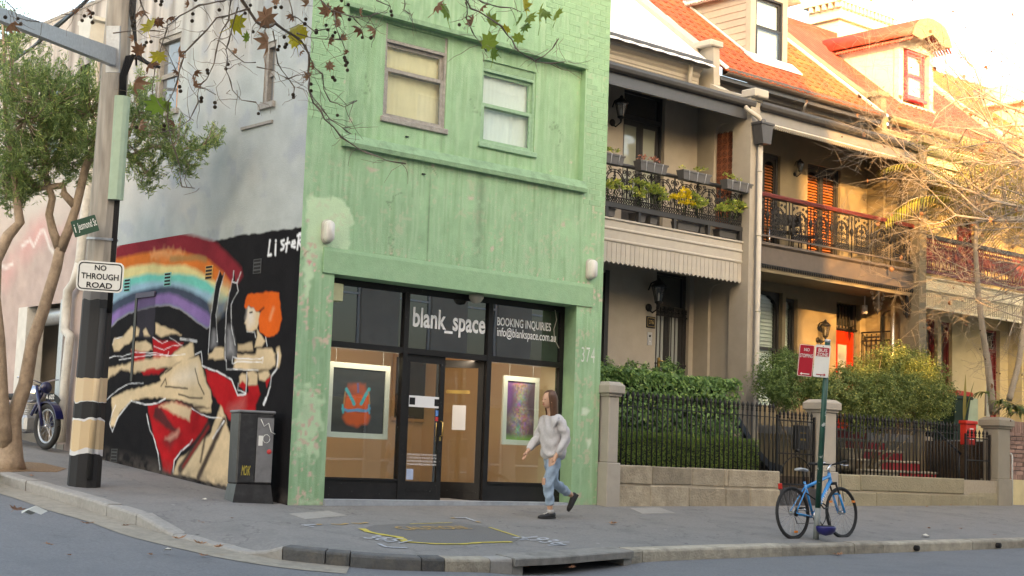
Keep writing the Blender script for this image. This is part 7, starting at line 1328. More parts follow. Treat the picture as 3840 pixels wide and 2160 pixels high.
bgp = onX(*Q1(385, 1060), 0.8); MB().prism([(-0.35, -0.18), (0.3, -0.2), (0.33, 0.02), (0.1, 0.1), (-0.3, 0.05)], (0.78, bgp[1], bgp[2]), (0, 1, 0), (0, 0, 1), (0.1, 0, 0)).build('hanging_bag', mat('rust_red_bag', (0.2, 0.03, 0.02), 0.8), None, label='rust red bag hanging at the top of the garage opening', cat='bag')
# ================================================================== bus sign, bicycle, walker, litter, planters
m_polegreen = mat('pole_green', (0.012, 0.065, 0.045), 0.45, var=0.2, scale=9, wear=0.75, wcol=(0.45, 0.47, 0.45), wscale=6); m_sred = mat('sign_red', (0.42, 0.015, 0.03), 0.4, var=0.06)
sp0 = np.array(onG(*S4(362, 1172))); spd = float((sp0-CAM)@_f); sp1 = at_depth(*Q4(450, 1135), spd); spd -= 0.06
bp_ = thing('sign_pole', sp0, 'leaning green pole with peeling paint carrying two parking signs', 'pole'); d_ = (sp1-sp0); MB().tube([sp0-d_*0.01, sp0+d_*0.16], 0.041, 12).build('galvanised_foot', mat('dull_galv', (0.22, 0.24, 0.23), 0.6, var=0.2), bp_); MB().tube([sp0+d_*0.155, sp1], 0.039, 12).build('shaft', m_polegreen, bp_); MB().tube([sp1, sp1+d_*0.015], 0.042, 12).build('cap', m_galv, bp_)
def arrow(sgn, m):
    def f(t, c, U, V, Nn, w, h):
        mb = MB(); o = c-V*h*0.42; mb.prism([(-.3*w, -.006), (.2*w, -.006), (.2*w, -.02), (.33*w, 0), (.2*w, .02), (.2*w, .006), (-.3*w, .006)], o, U*sgn, V, Nn*0.003); mb.build('arrow', m, t); [MB().lathe([(0.008, 0), (0.006, -0.004)], tuple(c+V*h*s+Nn*0.004), 6, 'Y').build('bolt', m_iron, t) for s in (.45, -.45)]
        if sgn > 0: MB().prism(rrect(w*0.86, h*0.28, 0.012), c+V*h*0.28, U, V, Nn*0.002).build('red_panel', m_sred, t)
    return f
plate('parking_sign', 'red NO STOPPING sign with a left arrow on the green pole', Q4, [(240, 1146), (354, 1157), (333, 1396), (219, 1386)], spd, m_sred, 0.02, [('NO', 0, .34, .36, .10, .012), ('STOPPING', 0, .15, .84, .115, .008)], 'sign', border=(0.006, m_signw, 0.003), mt=m_signw, extra=arrow(-1, m_signw))
plate('parking_sign', 'white BUS ZONE sign with a right arrow on the green pole', Q4, [(360, 1149), (473, 1160), (455, 1403), (338, 1393)], spd, m_signw, 0.02, [('BUS', 0, .335, .58, .105, .012), ('ZONE', 0, .205, .72, .105, .012)], 'sign', mt=m_signw, extra=arrow(1, m_sred))
# ---------------------------------------------------------------- bicycle
ra, fa = np.array(onG(*S4(195, 1166))), np.array(onG(*S4(565, 1156))); bo = (ra+fa)/2; bk = thing('bicycle', bo, 'bright blue hybrid bicycle with rear rack locked to the sign pole', 'bicycle', rotz=atan2(fa[1]-ra[1], fa[0]-ra[0])); bk.rotation_euler.x = radians(-4)
bk.rotation_euler.y = -math.atan2(fa[2]-ra[2], hypot(fa[0]-ra[0], fa[1]-ra[1])); WB = float(np.linalg.norm(fa-ra))/2; WB = min(max(WB, 0.5), 0.56); m_bb = mat('bike_blue', (0.015, 0.25, 0.6), 0.25, var=0.05, coat=0.6); R_ = 0.345
rw = wheel(bk, -WB, R_, 0.021, spokes=28, hub=0.055, rim=m_iron); bx_ = bk; LOC = dict(local=True)
fwl = wheel(bk, WB, R_, 0.021, spokes=28, hub=0.05, rim=m_iron)
BBx = -0.10; f_ = MB(); f_.tube([(WB-0.22, 0, 0.80), (BBx, 0, 0.285)], 0.03, 10); f_.tube([(WB-0.235, 0, 0.86), (-0.235, 0, 0.70)], 0.025, 10); f_.tube([(BBx, 0, 0.285), (-0.26, 0, 0.78)], 0.018, 10); f_.tube([(WB-0.21, 0, 0.76), (WB-0.25, 0, 0.90)], 0.025, 10)
for s in (-1, 1): f_.tube([(BBx, s*0.03, 0.285), (-WB, s*0.06, R_)], 0.011, 8); f_.tube([(-0.24, s*0.02, 0.70), (-WB, s*0.06, R_)], 0.010, 8)
fr_ = f_.build('frame', m_bb, bk, **LOC); dv = np.array([WB-0.22-BBx, 0, 0.515]); dv /= np.linalg.norm(dv); text_on('lettering', 'TREK', m_signw, fr_, np.array([BBx, -0.0315, 0.285])+dv*0.24-np.array([-dv[2], 0, dv[0]])*0.017, dv, (-dv[2], 0, dv[0]), 0.26, 0.034, bold=0.02, local=True)
fk = MB(); [fk.tube([(WB, s*0.055, R_), (WB-0.105, s*0.055, 0.60)], 0.019, 10) for s in (-1, 1)]; fk.tube([(WB-0.11, -0.06, 0.61), (WB-0.11, 0.06, 0.61)], 0.016, 8); fk.build('fork', m_bb, bk, **LOC); fk = MB(); [fk.tube([(WB-0.105, s*0.055, 0.60), (WB-0.17, s*0.055, 0.745)], 0.014, 8) for s in (-1, 1)]; fk.obox((WB-0.185, 0, 0.755), (0.02, 0.075, 0.02), c=0.006); fk.build('fork_crown', m_iron, bk, **LOC)
MB().tube([(WB-0.25, 0, 0.90), (WB-0.26, 0, 0.97), (WB-0.18, 0, 1.02)], 0.019, 8).build('stem', m_chr, bk, **LOC); hb = MB(); hb.tube([(WB-0.27, -0.31, 1.05), (WB-0.2, -0.12, 1.03), (WB-0.17, 0, 1.02), (WB-0.2, 0.12, 1.03), (WB-0.27, 0.31, 1.05)], 0.013, 8); hb.build('handlebar', m_iron, bk, **LOC)
for s in (-1, 1): MB().tube([(WB-0.235, s*0.2, 1.038), (WB-0.275, s*0.325, 1.052)], 0.019, 10).build('grip', m_rub, bk, **LOC); MB().tube([(WB-0.19, s*0.16, 1.02), (WB-0.14, s*0.2, 1.0), (WB-0.15, s*0.27, 1.0)], 0.007, 5).build('brake_lever', m_chr, bk, **LOC)
MB().tube([(WB-0.12, 0, 1.0), (WB-0.05, -0.06, 0.95), (WB-0.07, -0.08, 0.7), (WB-0.02, -0.07, 0.5)], 0.004, 5).build('brake_cable', m_iron, bk, **LOC); MB().lathe([(0.025, 0), (0.028, 0.012), (0.015, 0.025), (0, 0.028)], (WB-0.22, 0.1, 1.04), 10).build('bell', m_chr, bk, **LOC)
MB().tube([(-0.26, 0, 0.78), (-0.285, 0, 0.92)], 0.014, 8).build('seat_post', m_iron, bk, **LOC); sd_ = MB(); sd_.add([(x_, y_*s, z_) for x_, y_, z_ in ((-0.42, 0.075, 0.965), (-0.36, 0.085, 0.975), (-0.26, 0.045, 0.965), (-0.15, 0.02, 0.955)) for s in (1, -1)]+[(x_, y_*s*0.9, z_-0.05) for x_, y_, z_ in ((-0.42, 0.075, 0.965), (-0.36, 0.085, 0.975), (-0.26, 0.045, 0.965), (-0.15, 0.02, 0.955)) for s in (1, -1)], [(0, 1, 3, 2), (2, 3, 5, 4), (4, 5, 7, 6), (8, 10, 11, 9), (10, 12, 13, 11), (12, 14, 15, 13), (0, 2, 10, 8), (2, 4, 12, 10), (4, 6, 14, 12), (1, 9, 11, 3), (3, 11, 13, 5), (5, 13, 15, 7), (0, 8, 9, 1), (6, 7, 15, 14)]); so = sd_.build('saddle', mat('saddle_grey', (0.35, 0.36, 0.37), 0.5, var=0.1), bk, **LOC); sm_ = so.modifiers.new('s', 'SUBSURF'); sm_.levels = 2; sm_.render_levels = 2
rk = MB(); [rk.tube([(-0.30, s*0.05, 0.735), (-0.78, s*0.06, 0.745), (-0.79, 0, 0.745)], 0.005, 5) for s in (-1, 1)]; [rk.tube([(x_, s*0.06, 0.74), (-WB, s*0.07, R_+0.02)], 0.004, 5) for x_ in (-0.5, -0.68) for s in (-1, 1)]; [rk.tube([(x_, -0.055, 0.742), (x_, 0.055, 0.742)], 0.004, 4) for x_ in (-0.4, -0.5, -0.6, -0.7)]; rk.build('luggage_rack', m_iron, bk, **LOC); MB().obox((-0.80, 0, 0.71), (0.02, 0.03, 0.04), c=0.01).build('rear_light', mat('red_lens', (0.5, 0.03, 0.02), 0.2), bk, **LOC)
cr_ = MB(); cr_.lathe([(0.085, -0.006), (0.085, 0.0), (0.03, 0.006)], (BBx, -0.055, 0.285), 22, 'Y'); cr_.tube([(BBx, -0.075, 0.285), (BBx+0.1, -0.075, 0.16)], 0.012, 6); cr_.tube([(BBx, 0.075, 0.285), (BBx-0.1, 0.075, 0.41)], 0.012, 6); cr_.build('crankset', m_chr, bk, **LOC); MB().obox((BBx+0.1, -0.13, 0.155), (0.05, 0.045, 0.014), c=0.004).build('pedal', m_iron, bk, **LOC); MB().obox((BBx-0.1, 0.13, 0.415), (0.05, 0.045, 0.014), c=0.004).build('pedal', m_iron, bk, **LOC)
ch_ = MB(); ch_.tube([(BBx, -0.055, 0.365), (-WB, -0.05, R_+0.035), (-WB-0.035, -0.05, R_), (-WB+0.02, -0.05, 0.2), (BBx, -0.055, 0.205)], 0.005, 4); ch_.lathe([(0.05, -0.01), (0.02, 0.02)], (-WB, -0.055, R_), 14, 'Y'); ch_.build('chain', m_iron, bk, **LOC)
for x_, z_ in ((-WB+0.03, 0.09), (WB+0.27, 0.5), (WB-0.27, 0.5)): MB().obox((x_, -0.02, z_), (0.035, 0.006, 0.014)).build('reflector', mat('orange_reflector', (0.7, 0.2, 0.02), 0.3), bk, **LOC)
lk = MB(); lk.tube([(-0.3+0.0, -0.05, 0.62), (-0.1, -0.1, 0.5), (0.05, -0.08, 0.40), (0.2, -0.04, 0.42), (0.12, 0.03, 0.5), (0.1, 0.0, 0.62)], 0.011, 6); lk.build('cable_lock', m_iron, None, label='black cable lock holding the blue bicycle to the pole', cat='bike lock'); lko = bpy.data.objects['cable_lock']; lko.matrix_world = bk.matrix_basis @ Matrix.Translation(lko.location)
hp = at_depth(*S4(437, 1085), spd-0.10); hm = thing('bicycle_helmet', hp, 'navy blue bicycle helmet hanging low on the bicycle', 'helmet'); n = 14; sh_ = MB(); sh_.lathe([(0.135, 0.02), (0.14, 0.0), (0.125, -0.05), (0.085, -0.09), (0.0, -0.11)], tuple(hp), n); sh_.build('shell', mat('helmet_navy', (0.015, 0.015, 0.12), 0.35), hm); st_ = MB(); [st_.tube([hp+np.array([0.11*s, 0, 0.0]), hp+np.array([0.06*s, -0.03, 0.1]), hp+np.array([0, -0.02, 0.26])], 0.006, 4) for s in (-1, 1)]; st_.lathe([(0.125, 0.015), (0.11, 0.03), (0.0, 0.032)], tuple(hp), n); st_.build('strap', m_iron, hm)
# ---------------------------------------------------------------- the walker
def skin(name, V, E, Rr, m, parent, root=0, sub=2):
    me = bpy.data.meshes.new(name); me.from_pydata([tuple(map(float, v)) for v in V], E, []); ob = bpy.data.objects.new(name, me); COL.objects.link(ob); md = ob.modifiers.new('skin', 'SKIN'); md.use_smooth_shade = True
    for i, r_ in enumerate(Rr): me.skin_vertices[0].data[i].radius = (r_, r_) if not hasattr(r_, '__len__') else r_
    sub += name in ('jumper', 'jeans'); me.skin_vertices[0].data[root].use_root = True; s2 = ob.modifiers.new('sub', 'SUBSURF'); s2.levels = sub; s2.render_levels = sub; bpy.context.view_layer.update()
    out = bpy.data.meshes.new_from_object(ob.evaluated_get(bpy.context.evaluated_depsgraph_get())); bpy.data.objects.remove(ob); out.materials.clear(); out.materials.append(m); out.polygons.foreach_set('use_smooth', [True]*len(out.polygons))
    if name in ('jumper', 'jeans'):
        for v in out.vertices: x_, y_, z_ = v.co; v.co = v.co+v.normal*(.009*sin(z_*34+5*sin(x_*13+y_*9))+.007*sin(x_*47+z_*21)*cos(y_*31))
    return link(name, out, parent)
wp = np.array(onG(*S3(225, 1012))); pe = thing('person', wp, 'person in a loose pale grey jumper, ripped jeans and black sneakers walking left', 'person', rotz=radians(172)); pe.scale = (.95,)*3; m_skin = mat('skin', (0.52, 0.30, 0.20), 0.5, var=0.05); m_jump = mat('grey_knit', (0.52, 0.50, 0.50), 0.9, var=0.1, scale=30, bump=0.5, bscale=90); m_jean = mat('faded_denim', (0.27, 0.36, 0.46), 0.85, var=0.2, scale=12, bump=0.4, bscale=150); m_shoe = mat('black_canvas', (0.018, 0.018, 0.02), 0.7, var=0.1); m_hair = mat('brown_hair', (0.10, 0.045, 0.022), 0.5, var=0.3, scale=40)
HIP = (-0.16, 0, 0.93); bodyV = [HIP, (-0.15, 0, 1.12), (-0.13, 0, 1.32), (-0.11, 0, 1.46), (-0.085, 0, 1.55), (-0.065, 0, 1.62), (-0.13, 0.17, 1.42), (-0.22, 0.22, 1.16), (-0.10, 0.22, 0.95), (-0.06, 0.21, 0.88), (-0.13, -0.17, 1.42), (-0.06, -0.22, 1.16), (0.10, -0.20, 1.0), (0.15, -0.19, 0.95), (-0.13, 0.09, 0.86), (-0.02, 0.08, 0.50), (-0.09, 0.08, 0.10), (-0.17, -0.09, 0.86), (-0.26, -0.09, 0.50), (-0.60, -0.09, 0.32)]
bodyE = [(0, 1), (1, 2), (2, 3), (3, 4), (4, 5), (2, 6), (6, 7), (7, 8), (8, 9), (2, 10), (10, 11), (11, 12), (12, 13), (0, 14), (14, 15), (15, 16), (0, 17), (17, 18), (18, 19)]; bodyR = [.12, .115, .12, .055, .05, .06, .055, .042, .032, .03, .055, .042, .032, .03, .085, .06, .042, .085, .06, .042]
for hx, hy, hz, dx in ((-0.06, 0.21, 0.88, 0.3), (0.15, -0.19, 0.95, 0.6)):      # fingers and thumb
    w0 = 9 if hy > 0 else 13; k0 = len(bodyV); bodyV.append((hx+dx*0.06, hy, hz-0.05)); bodyE.append((w0, k0)); bodyR.append((.032, .018))
    for j, (oy, ln) in enumerate(((-.024, .058), (-.008, .068), (.008, .064), (.024, .05))): a = len(bodyV); bodyV += [(hx+dx*0.09, hy+oy, hz-0.085), (hx+dx*0.09+ln*0.5, hy+oy, hz-0.085-ln*0.7)]; bodyE += [(k0, a), (a, a+1)]; bodyR += [.009, .0075]
    a = len(bodyV); bodyV += [(hx+dx*0.06+0.035, hy+(0.02 if hy < 0 else -0.02), hz-0.035), (hx+dx*0.06+0.06, hy+(0.025 if hy < 0 else -0.025), hz-0.07)]; bodyE += [(k0, a), (a, a+1)]; bodyR += [.011, .009]
skin('body', bodyV, bodyE, bodyR, m_skin, pe)
hd = MB(); nn = 14; rings_ = [(0.0, 0.035, 0.012), (0.02, 0.058, 0.022), (0.055, 0.072, 0.012), (0.10, 0.088, 0.004), (0.14, 0.094, -0.002), (0.18, 0.09, -0.008), (0.215, 0.065, -0.012), (0.232, 0.02, -0.012)]; hc = np.array([-0.055, 0, 1.575]); vs_ = []
for z_, r_, off in rings_:
    for k in range(nn): a = 2*pi*k/nn; vs_.append(hc+np.array([off+r_*cos(a)*1.08, r_*0.82*sin(a), z_]))
hd.add(vs_, [(i*nn+k, i*nn+(k+1) % nn, (i+1)*nn+(k+1) % nn, (i+1)*nn+k) for i in range(len(rings_)-1) for k in range(nn)]+[tuple(range(nn-1, -1, -1)), tuple((len(rings_)-1)*nn+k for k in range(nn))], True)
hd.add([hc+np.array(p_) for p_ in ((0.09, 0.0, 0.125), (0.092, 0.016, 0.085), (0.092, -0.016, 0.085), (0.122, 0, 0.088))], [(0, 1, 3), (0, 3, 2), (1, 2, 3)]); [hd.obox(hc+np.array([-0.005, s*0.078, 0.10]), (0.016, 0.006, 0.03), c=0.004) for s in (-1, 1)]; hdo = hd.build('head', m_skin, pe, **LOC)
for s in (-1, 1): MB().lathe([(0.0, -0.008), (0.009, 0), (0, 0.008)], tuple(hc+np.array([0.088, s*0.032, 0.118])), 8).build('eye', m_iron, hdo, **LOC)
MB().obox(hc+np.array([0.085, 0, 0.05]), (0.008, 0.024, 0.005)).build('mouth', mat('lips', (0.4, 0.13, 0.11), 0.5), hdo, **LOC)
hr = MB(); vs_ = []; hl = [(0.255, 0.03, -0.015), (0.235, 0.085, -0.018), (0.18, 0.108, -0.022), (0.12, 0.11, -0.035), (0.04, 0.10, -0.05), (-0.06, 0.095, -0.06), (-0.16, 0.085, -0.065), (-0.24, 0.05, -0.06)]
for z_, r_, off in hl:
    for k in range(nn): a = 0.75+(2*pi-1.5)*k/(nn-1); vs_.append(hc+np.array([off+r_*cos(a), r_*0.92*sin(a), z_+0.012*sin(k*2.3)]))
hr.add(vs_, [(i*nn+k, i*nn+k+1, (i+1)*nn+k+1, (i+1)*nn+k) for i in range(len(hl)-1) for k in range(nn-1)]+[tuple(range(nn))], True); ho = hr.build('hair', m_hair, pe, **LOC); so_ = ho.modifiers.new('t', 'SOLIDIFY'); so_.thickness = 0.02
skin('jumper', [(-0.17, 0, 0.80), (-0.16, 0, 1.0), (-0.15, 0, 1.2), (-0.13, 0, 1.36), (-0.11, 0, 1.47), (-0.13, 0.19, 1.40), (-0.23, 0.24, 1.16), (-0.11, 0.235, 0.96), (-0.07, 0.22, 0.90), (-0.13, -0.19, 1.40), (-0.06, -0.24, 1.16), (0.09, -0.21, 1.0), (0.13, -0.20, 0.965)], [(0, 1), (1, 2), (2, 3), (3, 4), (3, 5), (5, 6), (6, 7), (7, 8), (3, 9), (9, 10), (10, 11), (11, 12)], [(.205, .19), (.21, .19), (.20, .18), (.16, .15), .075, .085, .072, .058, .045, .085, .072, .058, .045], m_jump, pe)
skin('jeans', [HIP, (-0.16, 0, 0.84), (-0.13, 0.095, 0.78), (-0.02, 0.085, 0.50), (-0.06, 0.082, 0.32), (-0.085, 0.08, 0.17), (-0.18, -0.095, 0.78), (-0.26, -0.09, 0.50), (-0.43, -0.09, 0.41), (-0.54, -0.09, 0.35)], [(0, 1), (1, 2), (2, 3), (3, 4), (4, 5), (1, 6), (6, 7), (7, 8), (8, 9)], [.14, .14, .105, .08, .072, .06, .105, .08, .072, .06], m_jean, pe)
MB().obox((0.047, 0.085, 0.52), (0.012, 0.036, 0.05), c=0.008).build('knee_rip', m_skin, pe, **LOC)
def shoe(ax_, az, rot, y):
    c_, s_ = cos(rot), sin(rot); T = lambda x_, y_, z_: (ax_+x_*c_+z_*s_, y+y_, az-x_*s_+z_*c_); mb = MB(); sec = [(-0.075, .03, .02, .085), (-0.04, .038, .0, .10), (0.03, .042, 0, .085), (0.10, .047, 0, .06), (0.165, .042, 0, .05), (0.20, .022, .008, .035)]; vs_ = []
    for x_, w_, z0, z1 in sec:
        for a in range(8): an = 2*pi*a/8; vs_.append(T(x_, w_*cos(an), (z0+z1)/2+(z1-z0)/2*sin(an)))
    mb.add(vs_, [(i*8+k, i*8+(k+1) % 8, (i+1)*8+(k+1) % 8, (i+1)*8+k) for i in range(5) for k in range(8)]+[tuple(range(8)), tuple(40+k for k in range(8))], True); o = mb.build('shoe', m_shoe, pe, **LOC); sl_ = MB(); sl_.prism([(-.08, -.03), (-.08, .03), (0.05, .042), (.14, .046), (.2, .028), (.21, 0), (.2, -.028), (.14, -.046), (.05, -.042)], T(0, 0, 0.0), np.array(T(1, 0, 0))-np.array(T(0, 0, 0)), (0, 1, 0), (np.array(T(0, 0, 1))-np.array(T(0, 0, 0)))*0.024); sl_.build('sole', m_rub, o, **LOC)
    [MB().box(ax_+0.03+0.025*i, ax_+0.036+0.025*i, y-0.02, y+0.02, az+0.083-0.008*i, az+0.09-0.008*i).build('lace', m_signw, o, **LOC) for i in range(4) if rot == 0]
shoe(-0.09, 0.0, 0.0, 0.08); shoe(-0.64, 0.27, 1.0, -0.09); MB().tube([(-0.09, 0.08, 0.07), (-0.088, 0.08, 0.125)], 0.05, 10).build('sock', mat('grey_sock', (0.4, 0.38, 0.37), 0.9), pe, **LOC)
# ---------------------------------------------------------------- litter and fallen leaves
_lp = [(0, -.5), (.09, -.28), (.34, -.33), (.26, -.14), (.5, .02), (.28, .1), (.34, .34), (.14, .25), (0, .5), (-.14, .25), (-.34, .34), (-.28, .1), (-.5, .02), (-.26, -.14), (-.34, -.33), (-.09, -.28)]
def leaf_shape(curl, seed):
    rg = random.Random(seed); mb = MB(); P_ = [(0, 0, 0.0)]+[(x*(1+rg.uniform(-.12, .12)), y*(1+rg.uniform(-.12, .12)), 0) for x, y in _lp]; P_ = [(x, y, curl*(x*x*1.6+y*y*0.9)+rg.uniform(-.05, .05)*curl) for x, y, _ in P_]; n = len(_lp); mb.add(P_, [(0, i+1, (i+1) % n+1) for i in range(n)]); mb.tube([(0, -.42, curl*.2), (0.03, -.85, curl*0.1)], 0.012, 4); return mb.mesh('leaf_shape')
m_lb = leafmat('dry_leaf_brown', (0.22, 0.09, 0.04), (0.46, 0.25, 0.14), 0.3, 0.7); m_ly = leafmat('leaf_yellow', (0.45, 0.36, 0.03), (0.62, 0.47, 0.04), 0.45, 0.5); m_lg = leafmat('leaf_green', (0.12, 0.22, 0.03), (0.3, 0.36, 0.05), 0.45, 0.5)
LM = {}
for nm, m, cu in (('b', m_lb, 0.9), ('y', m_ly, 0.35), ('g', m_lg, 0.3)):
    for k in range(3): me = leaf_shape(cu*(0.8+0.3*k), hash(nm) % 7+k if False else ord(nm)+k); me.materials.append(m); LM[nm+str(k)] = me
def litter(fr, x, y, s, k, road_=False, lab=None, grp='fallen leaves on the ground'):
    lab = ('dry brown leaf on the side street asphalt' if y < 1000 or x < 1000 else 'dry brown leaf in the gutter by the dropped kerb') if fr is S1 and road_ else 'dry brown leaf on the footpath near the pole and cabinet' if fr is S1 else ('dry brown leaf caught at the storm drain' if fr is S3 else 'dry brown leaf on the gutter edge below the bicycle') if road_ else 'curled dry leaf on the footpath before the sandstone wall' if fr is S3 else 'small dry leaf on the footpath right of the bicycle'
    g = np.array(onG(*fr(x, y)))
    if road_:
        d = ray(*fr(x, y)); t = 15.0
        for _ in range(30): q = CAM+d*t; t += (q[2]-rz(q[0], q[1]))/max(0.02, -d[2]+0.02)
        g = CAM+d*t
    o = link('fallen_leaf', LM[k], None, None, (g[0], g[1], g[2]+0.012)); o.scale = (s*.8, s*.62, s*.35); o.rotation_euler = (random.uniform(-.2, .2), random.uniform(-.2, .2), random.uniform(0, 6)); tag(o, lab, 'leaf', grp)
for fr, x, y, s, rd in ((S1, 210, 845, .14, 1), (S1, 370, 1220, .16, 1), (S1, 520, 1300, .1, 1), (S1, 1135, 1297, .13, 1), (S1, 660, 1065, .16, 1), (S1, 950, 1080, .12, 1), (S1, 1350, 1178, .2, 1), (S1, 1510, 1215, .22, 1), (S1, 1650, 1240, .2, 1), (S1, 1535, 1305, .14, 1), (S1, 130, 970, .1, 1), (S1, 300, 885, .15, 1), (S1, 400, 900, .13, 1), (S1, 70, 800, .14, 1), (S1, 240, 700, .12, 0), (S1, 1515, 1050, .13, 0), (S1, 1750, 1020, .07, 0), (S3, 765, 1062, .22, 0), (S4, 1215, 1095, .11, 0), (S4, 1455, 1098, .1, 0), (S4, 1710, 1146, .09, 0), (S4, 530, 1298, .24, 1), (S4, 1380, 920, .1, 0), (S4, 1200, 930, .12, 0), (S4, 1300, 925, .09, 0), (S3, 450, 1395, .17, 1), (S3, 20, 1395, .22, 1), (S3, 100, 1390, .2, 1)): litter(fr, x, y, s, 'b'+str(random.randint(0, 2)), rd)
for fr, x, y, sc, lb_, rd in ((S1, 265, 1005, .2, 'crumpled cream paper cup flattened on the side street asphalt', 1), (S4, 1190, 1158, .18, 'scrap of white paper on the footpath right of the bicycle', 0), (S1, 1550, 882, .12, 'scrap of white paper on the footpath near the cabinet', 0), (S1, 1262, 1258, .1, 'scrap of white paper on the road near the dropped kerb', 1)):
    g = np.array(onG(*fr(x, y)))
    if rd: 
        d = ray(*fr(x, y)); t = 15.0
        for _ in range(30): q = CAM+d*t; t += (q[2]-rz(q[0], q[1]))/max(0.02, -d[2]+0.02)
        g = CAM+d*t
    mb = MB(); pts = [(random.uniform(.7, 1)*cos(a)*sc/2, random.uniform(.5, .8)*sin(a)*sc/2, random.uniform(0.0, .22)*sc) for a in np.linspace(0, 2*pi, 9)[:-1]]; mb.add([g+np.array(p_) for p_ in pts]+[g+np.array([0, 0, sc*.32])], [(i, (i+1) % 8, 8) for i in range(8)]); mb.build('paper_scrap', mat('paper', (0.62, 0.57, 0.47), 0.8, var=0.1), None, label=lb_, cat='litter')
# ---------------------------------------------------------------- balcony planters of the grey house
m_trough = mat('grey_trough', (0.085, 0.085, 0.088), 0.6, var=0.1); lm_suc = leafmat('succulent', (0.17, 0.26, 0.06), (0.40, 0.46, 0.10), 0.35, 0.35, (0.62, 0.56, 0.12)); lm_yel = leafmat('succulent_yellow', (0.62, 0.5, 0.03), (0.8, 0.62, 0.05), 0.4, 0.4)
def rosettes(parent, C, r_, n, m, name='plant', seed=1, L=.07, W=.035):
    rg = np.random.default_rng(seed); Ps = []; Ns = []; Us = []
    for c in C:
        d = rg.normal(size=(n, 3)); d[:, 2] = np.abs(d[:, 2])*0.7; d[:, 1] -= 0.4; d /= np.linalg.norm(d, axis=1, keepdims=True); Ps.append(np.array(c)+d*r_*(0.45+0.55*rg.random((n, 1)))); Us.append(d); Ns.append(np.cross(d, rg.normal(size=(n, 3))))
    link(name, leaves_mesh(name, np.concatenate(Ps), np.concatenate(Ns), L, W, m, tuple(wloc(parent)), 0.2, up=np.concatenate(Us)*2, rng=rg), parent)
def trough(x0, x1, y, z, h, label, wires=True, grp='planter boxes on the balcony rail', name='planter_box'):
    t = thing(name, ((x0+x1)/2, y, z), label, 'planter', grp); q = [(-1, -1), (1, -1), (1, 1), (-1, 1)]; xm = (x0+x1)/2; w = (x1-x0)/2; b = MB(); b.add([(xm+sx*w*.9, y+sy*.07, z) for sx, sy in q]+[(xm+sx*w, y+sy*.09, z+h) for sx, sy in q], [(3, 2, 1, 0), (0, 1, 5, 4), (1, 2, 6, 5), (2, 3, 7, 6), (3, 0, 4, 7)]); b.box(xm-w-.01, xm+w+.01, y-.1, y-.085, z+h-.03, z+h).build('trough', m_trough, t); MB().box(xm-w+.02, xm+w-.02, y-.08, y+.08, z+h-.03, z+h-.015).build('soil', m_soil, t)
    if wires: r_ = MB(); [r_.tube([(xm+w*f, y-.105, z+h), (xm+w*f*.92, y-.08, z-.01), (xm+w*f*.92, y+.05, z-.01)], .005, 4) for f in (-.6, 0, .6)]; r_.build('bracket', m_galv, t)
    return t
for k, (xa, xb, lb_) in enumerate(((85, 285, 'grey planter box on the rail against the green wall'), (500, 875, 'grey planter box on the rail below the balcony doors'), (1085, 1465, 'grey planter box with pale succulents left of the rust screen'), (1680, 2030, 'grey planter box with succulents at the right end of the rail'))):
    F5 = frame(2250, 550, 650/2355); a = float(onY(*F5(xa, 300), 1.70)[0]); b = float(onY(*F5(xb, 300), 1.70)[0]); a = a-.3 if k == 0 else a; t = trough(a, b, 1.70, 5.80, .17, lb_); rg = random.Random(k); rosettes(t, [(rg.uniform(a+.05, b-.05), 1.70, 6.0+rg.uniform(0, .06)) for _ in range(5)], .075, 14, lm_suc if k != 1 else leafmat('pink_succulent', (0.36, 0.13, 0.09), (0.5, 0.24, 0.17), .2, .4), seed=k, L=.05, W=.025)
for k, (xa, xb, pl_, lb_) in enumerate(((40, 160, [(110, 520), (230, 520), (100, 570), (270, 570)], 'leafy green succulent poking through the lace next to the green wall'), (430, 580, [(480, 500), (560, 520), (620, 560), (430, 610), (560, 640), (520, 690)], 'tall green succulent growing through the lace below the doors'), (640, 740, [(720, 560), (800, 600), (840, 660), (760, 640), (850, 730), (690, 640)], 'yellow green succulent beside the tall green one'), (1010, 1310, [(1150, 630), (1080, 700), (1000, 710), (1170, 700), (1130, 780), (1220, 790)], 'bright yellow succulent in the middle of the lace balcony'), (1320, 1420, [(1250, 680), (1300, 740), (1350, 800), (1400, 770), (1300, 830)], 'green succulent just right of the bright yellow one'), (1580, 1870, [(1650, 830), (1700, 870), (1770, 760), (1780, 850), (1880, 800), (1920, 830), (1860, 890), (1620, 870)], 'mixed yellow and green succulents at the right end of the lace'))):
    a = float(onY(*F5(xa, 950), 1.95)[0]); b = float(onY(*F5(xb, 950), 1.95)[0]); t = trough(a, b, 1.95, 4.95, .14, lb_, False, 'succulents in floor troughs behind the lace', 'potted_succulent'); C = [np.array(onY(*F5(x, y), 1.74)) for x, y in pl_]; rosettes(t, C, .115, 46, lm_yel if k == 3 else lm_suc, seed=k+30); s_ = MB(); [s_.tube([((a+b)/2, 1.95, 5.05), (np.array([(a+b)/2, 1.95, 5.05])+c)/2+np.array([0, 0, -.05]), c], [.012, .01, .007], 5) for c in C]; s_.build('stem', lm_core, t)
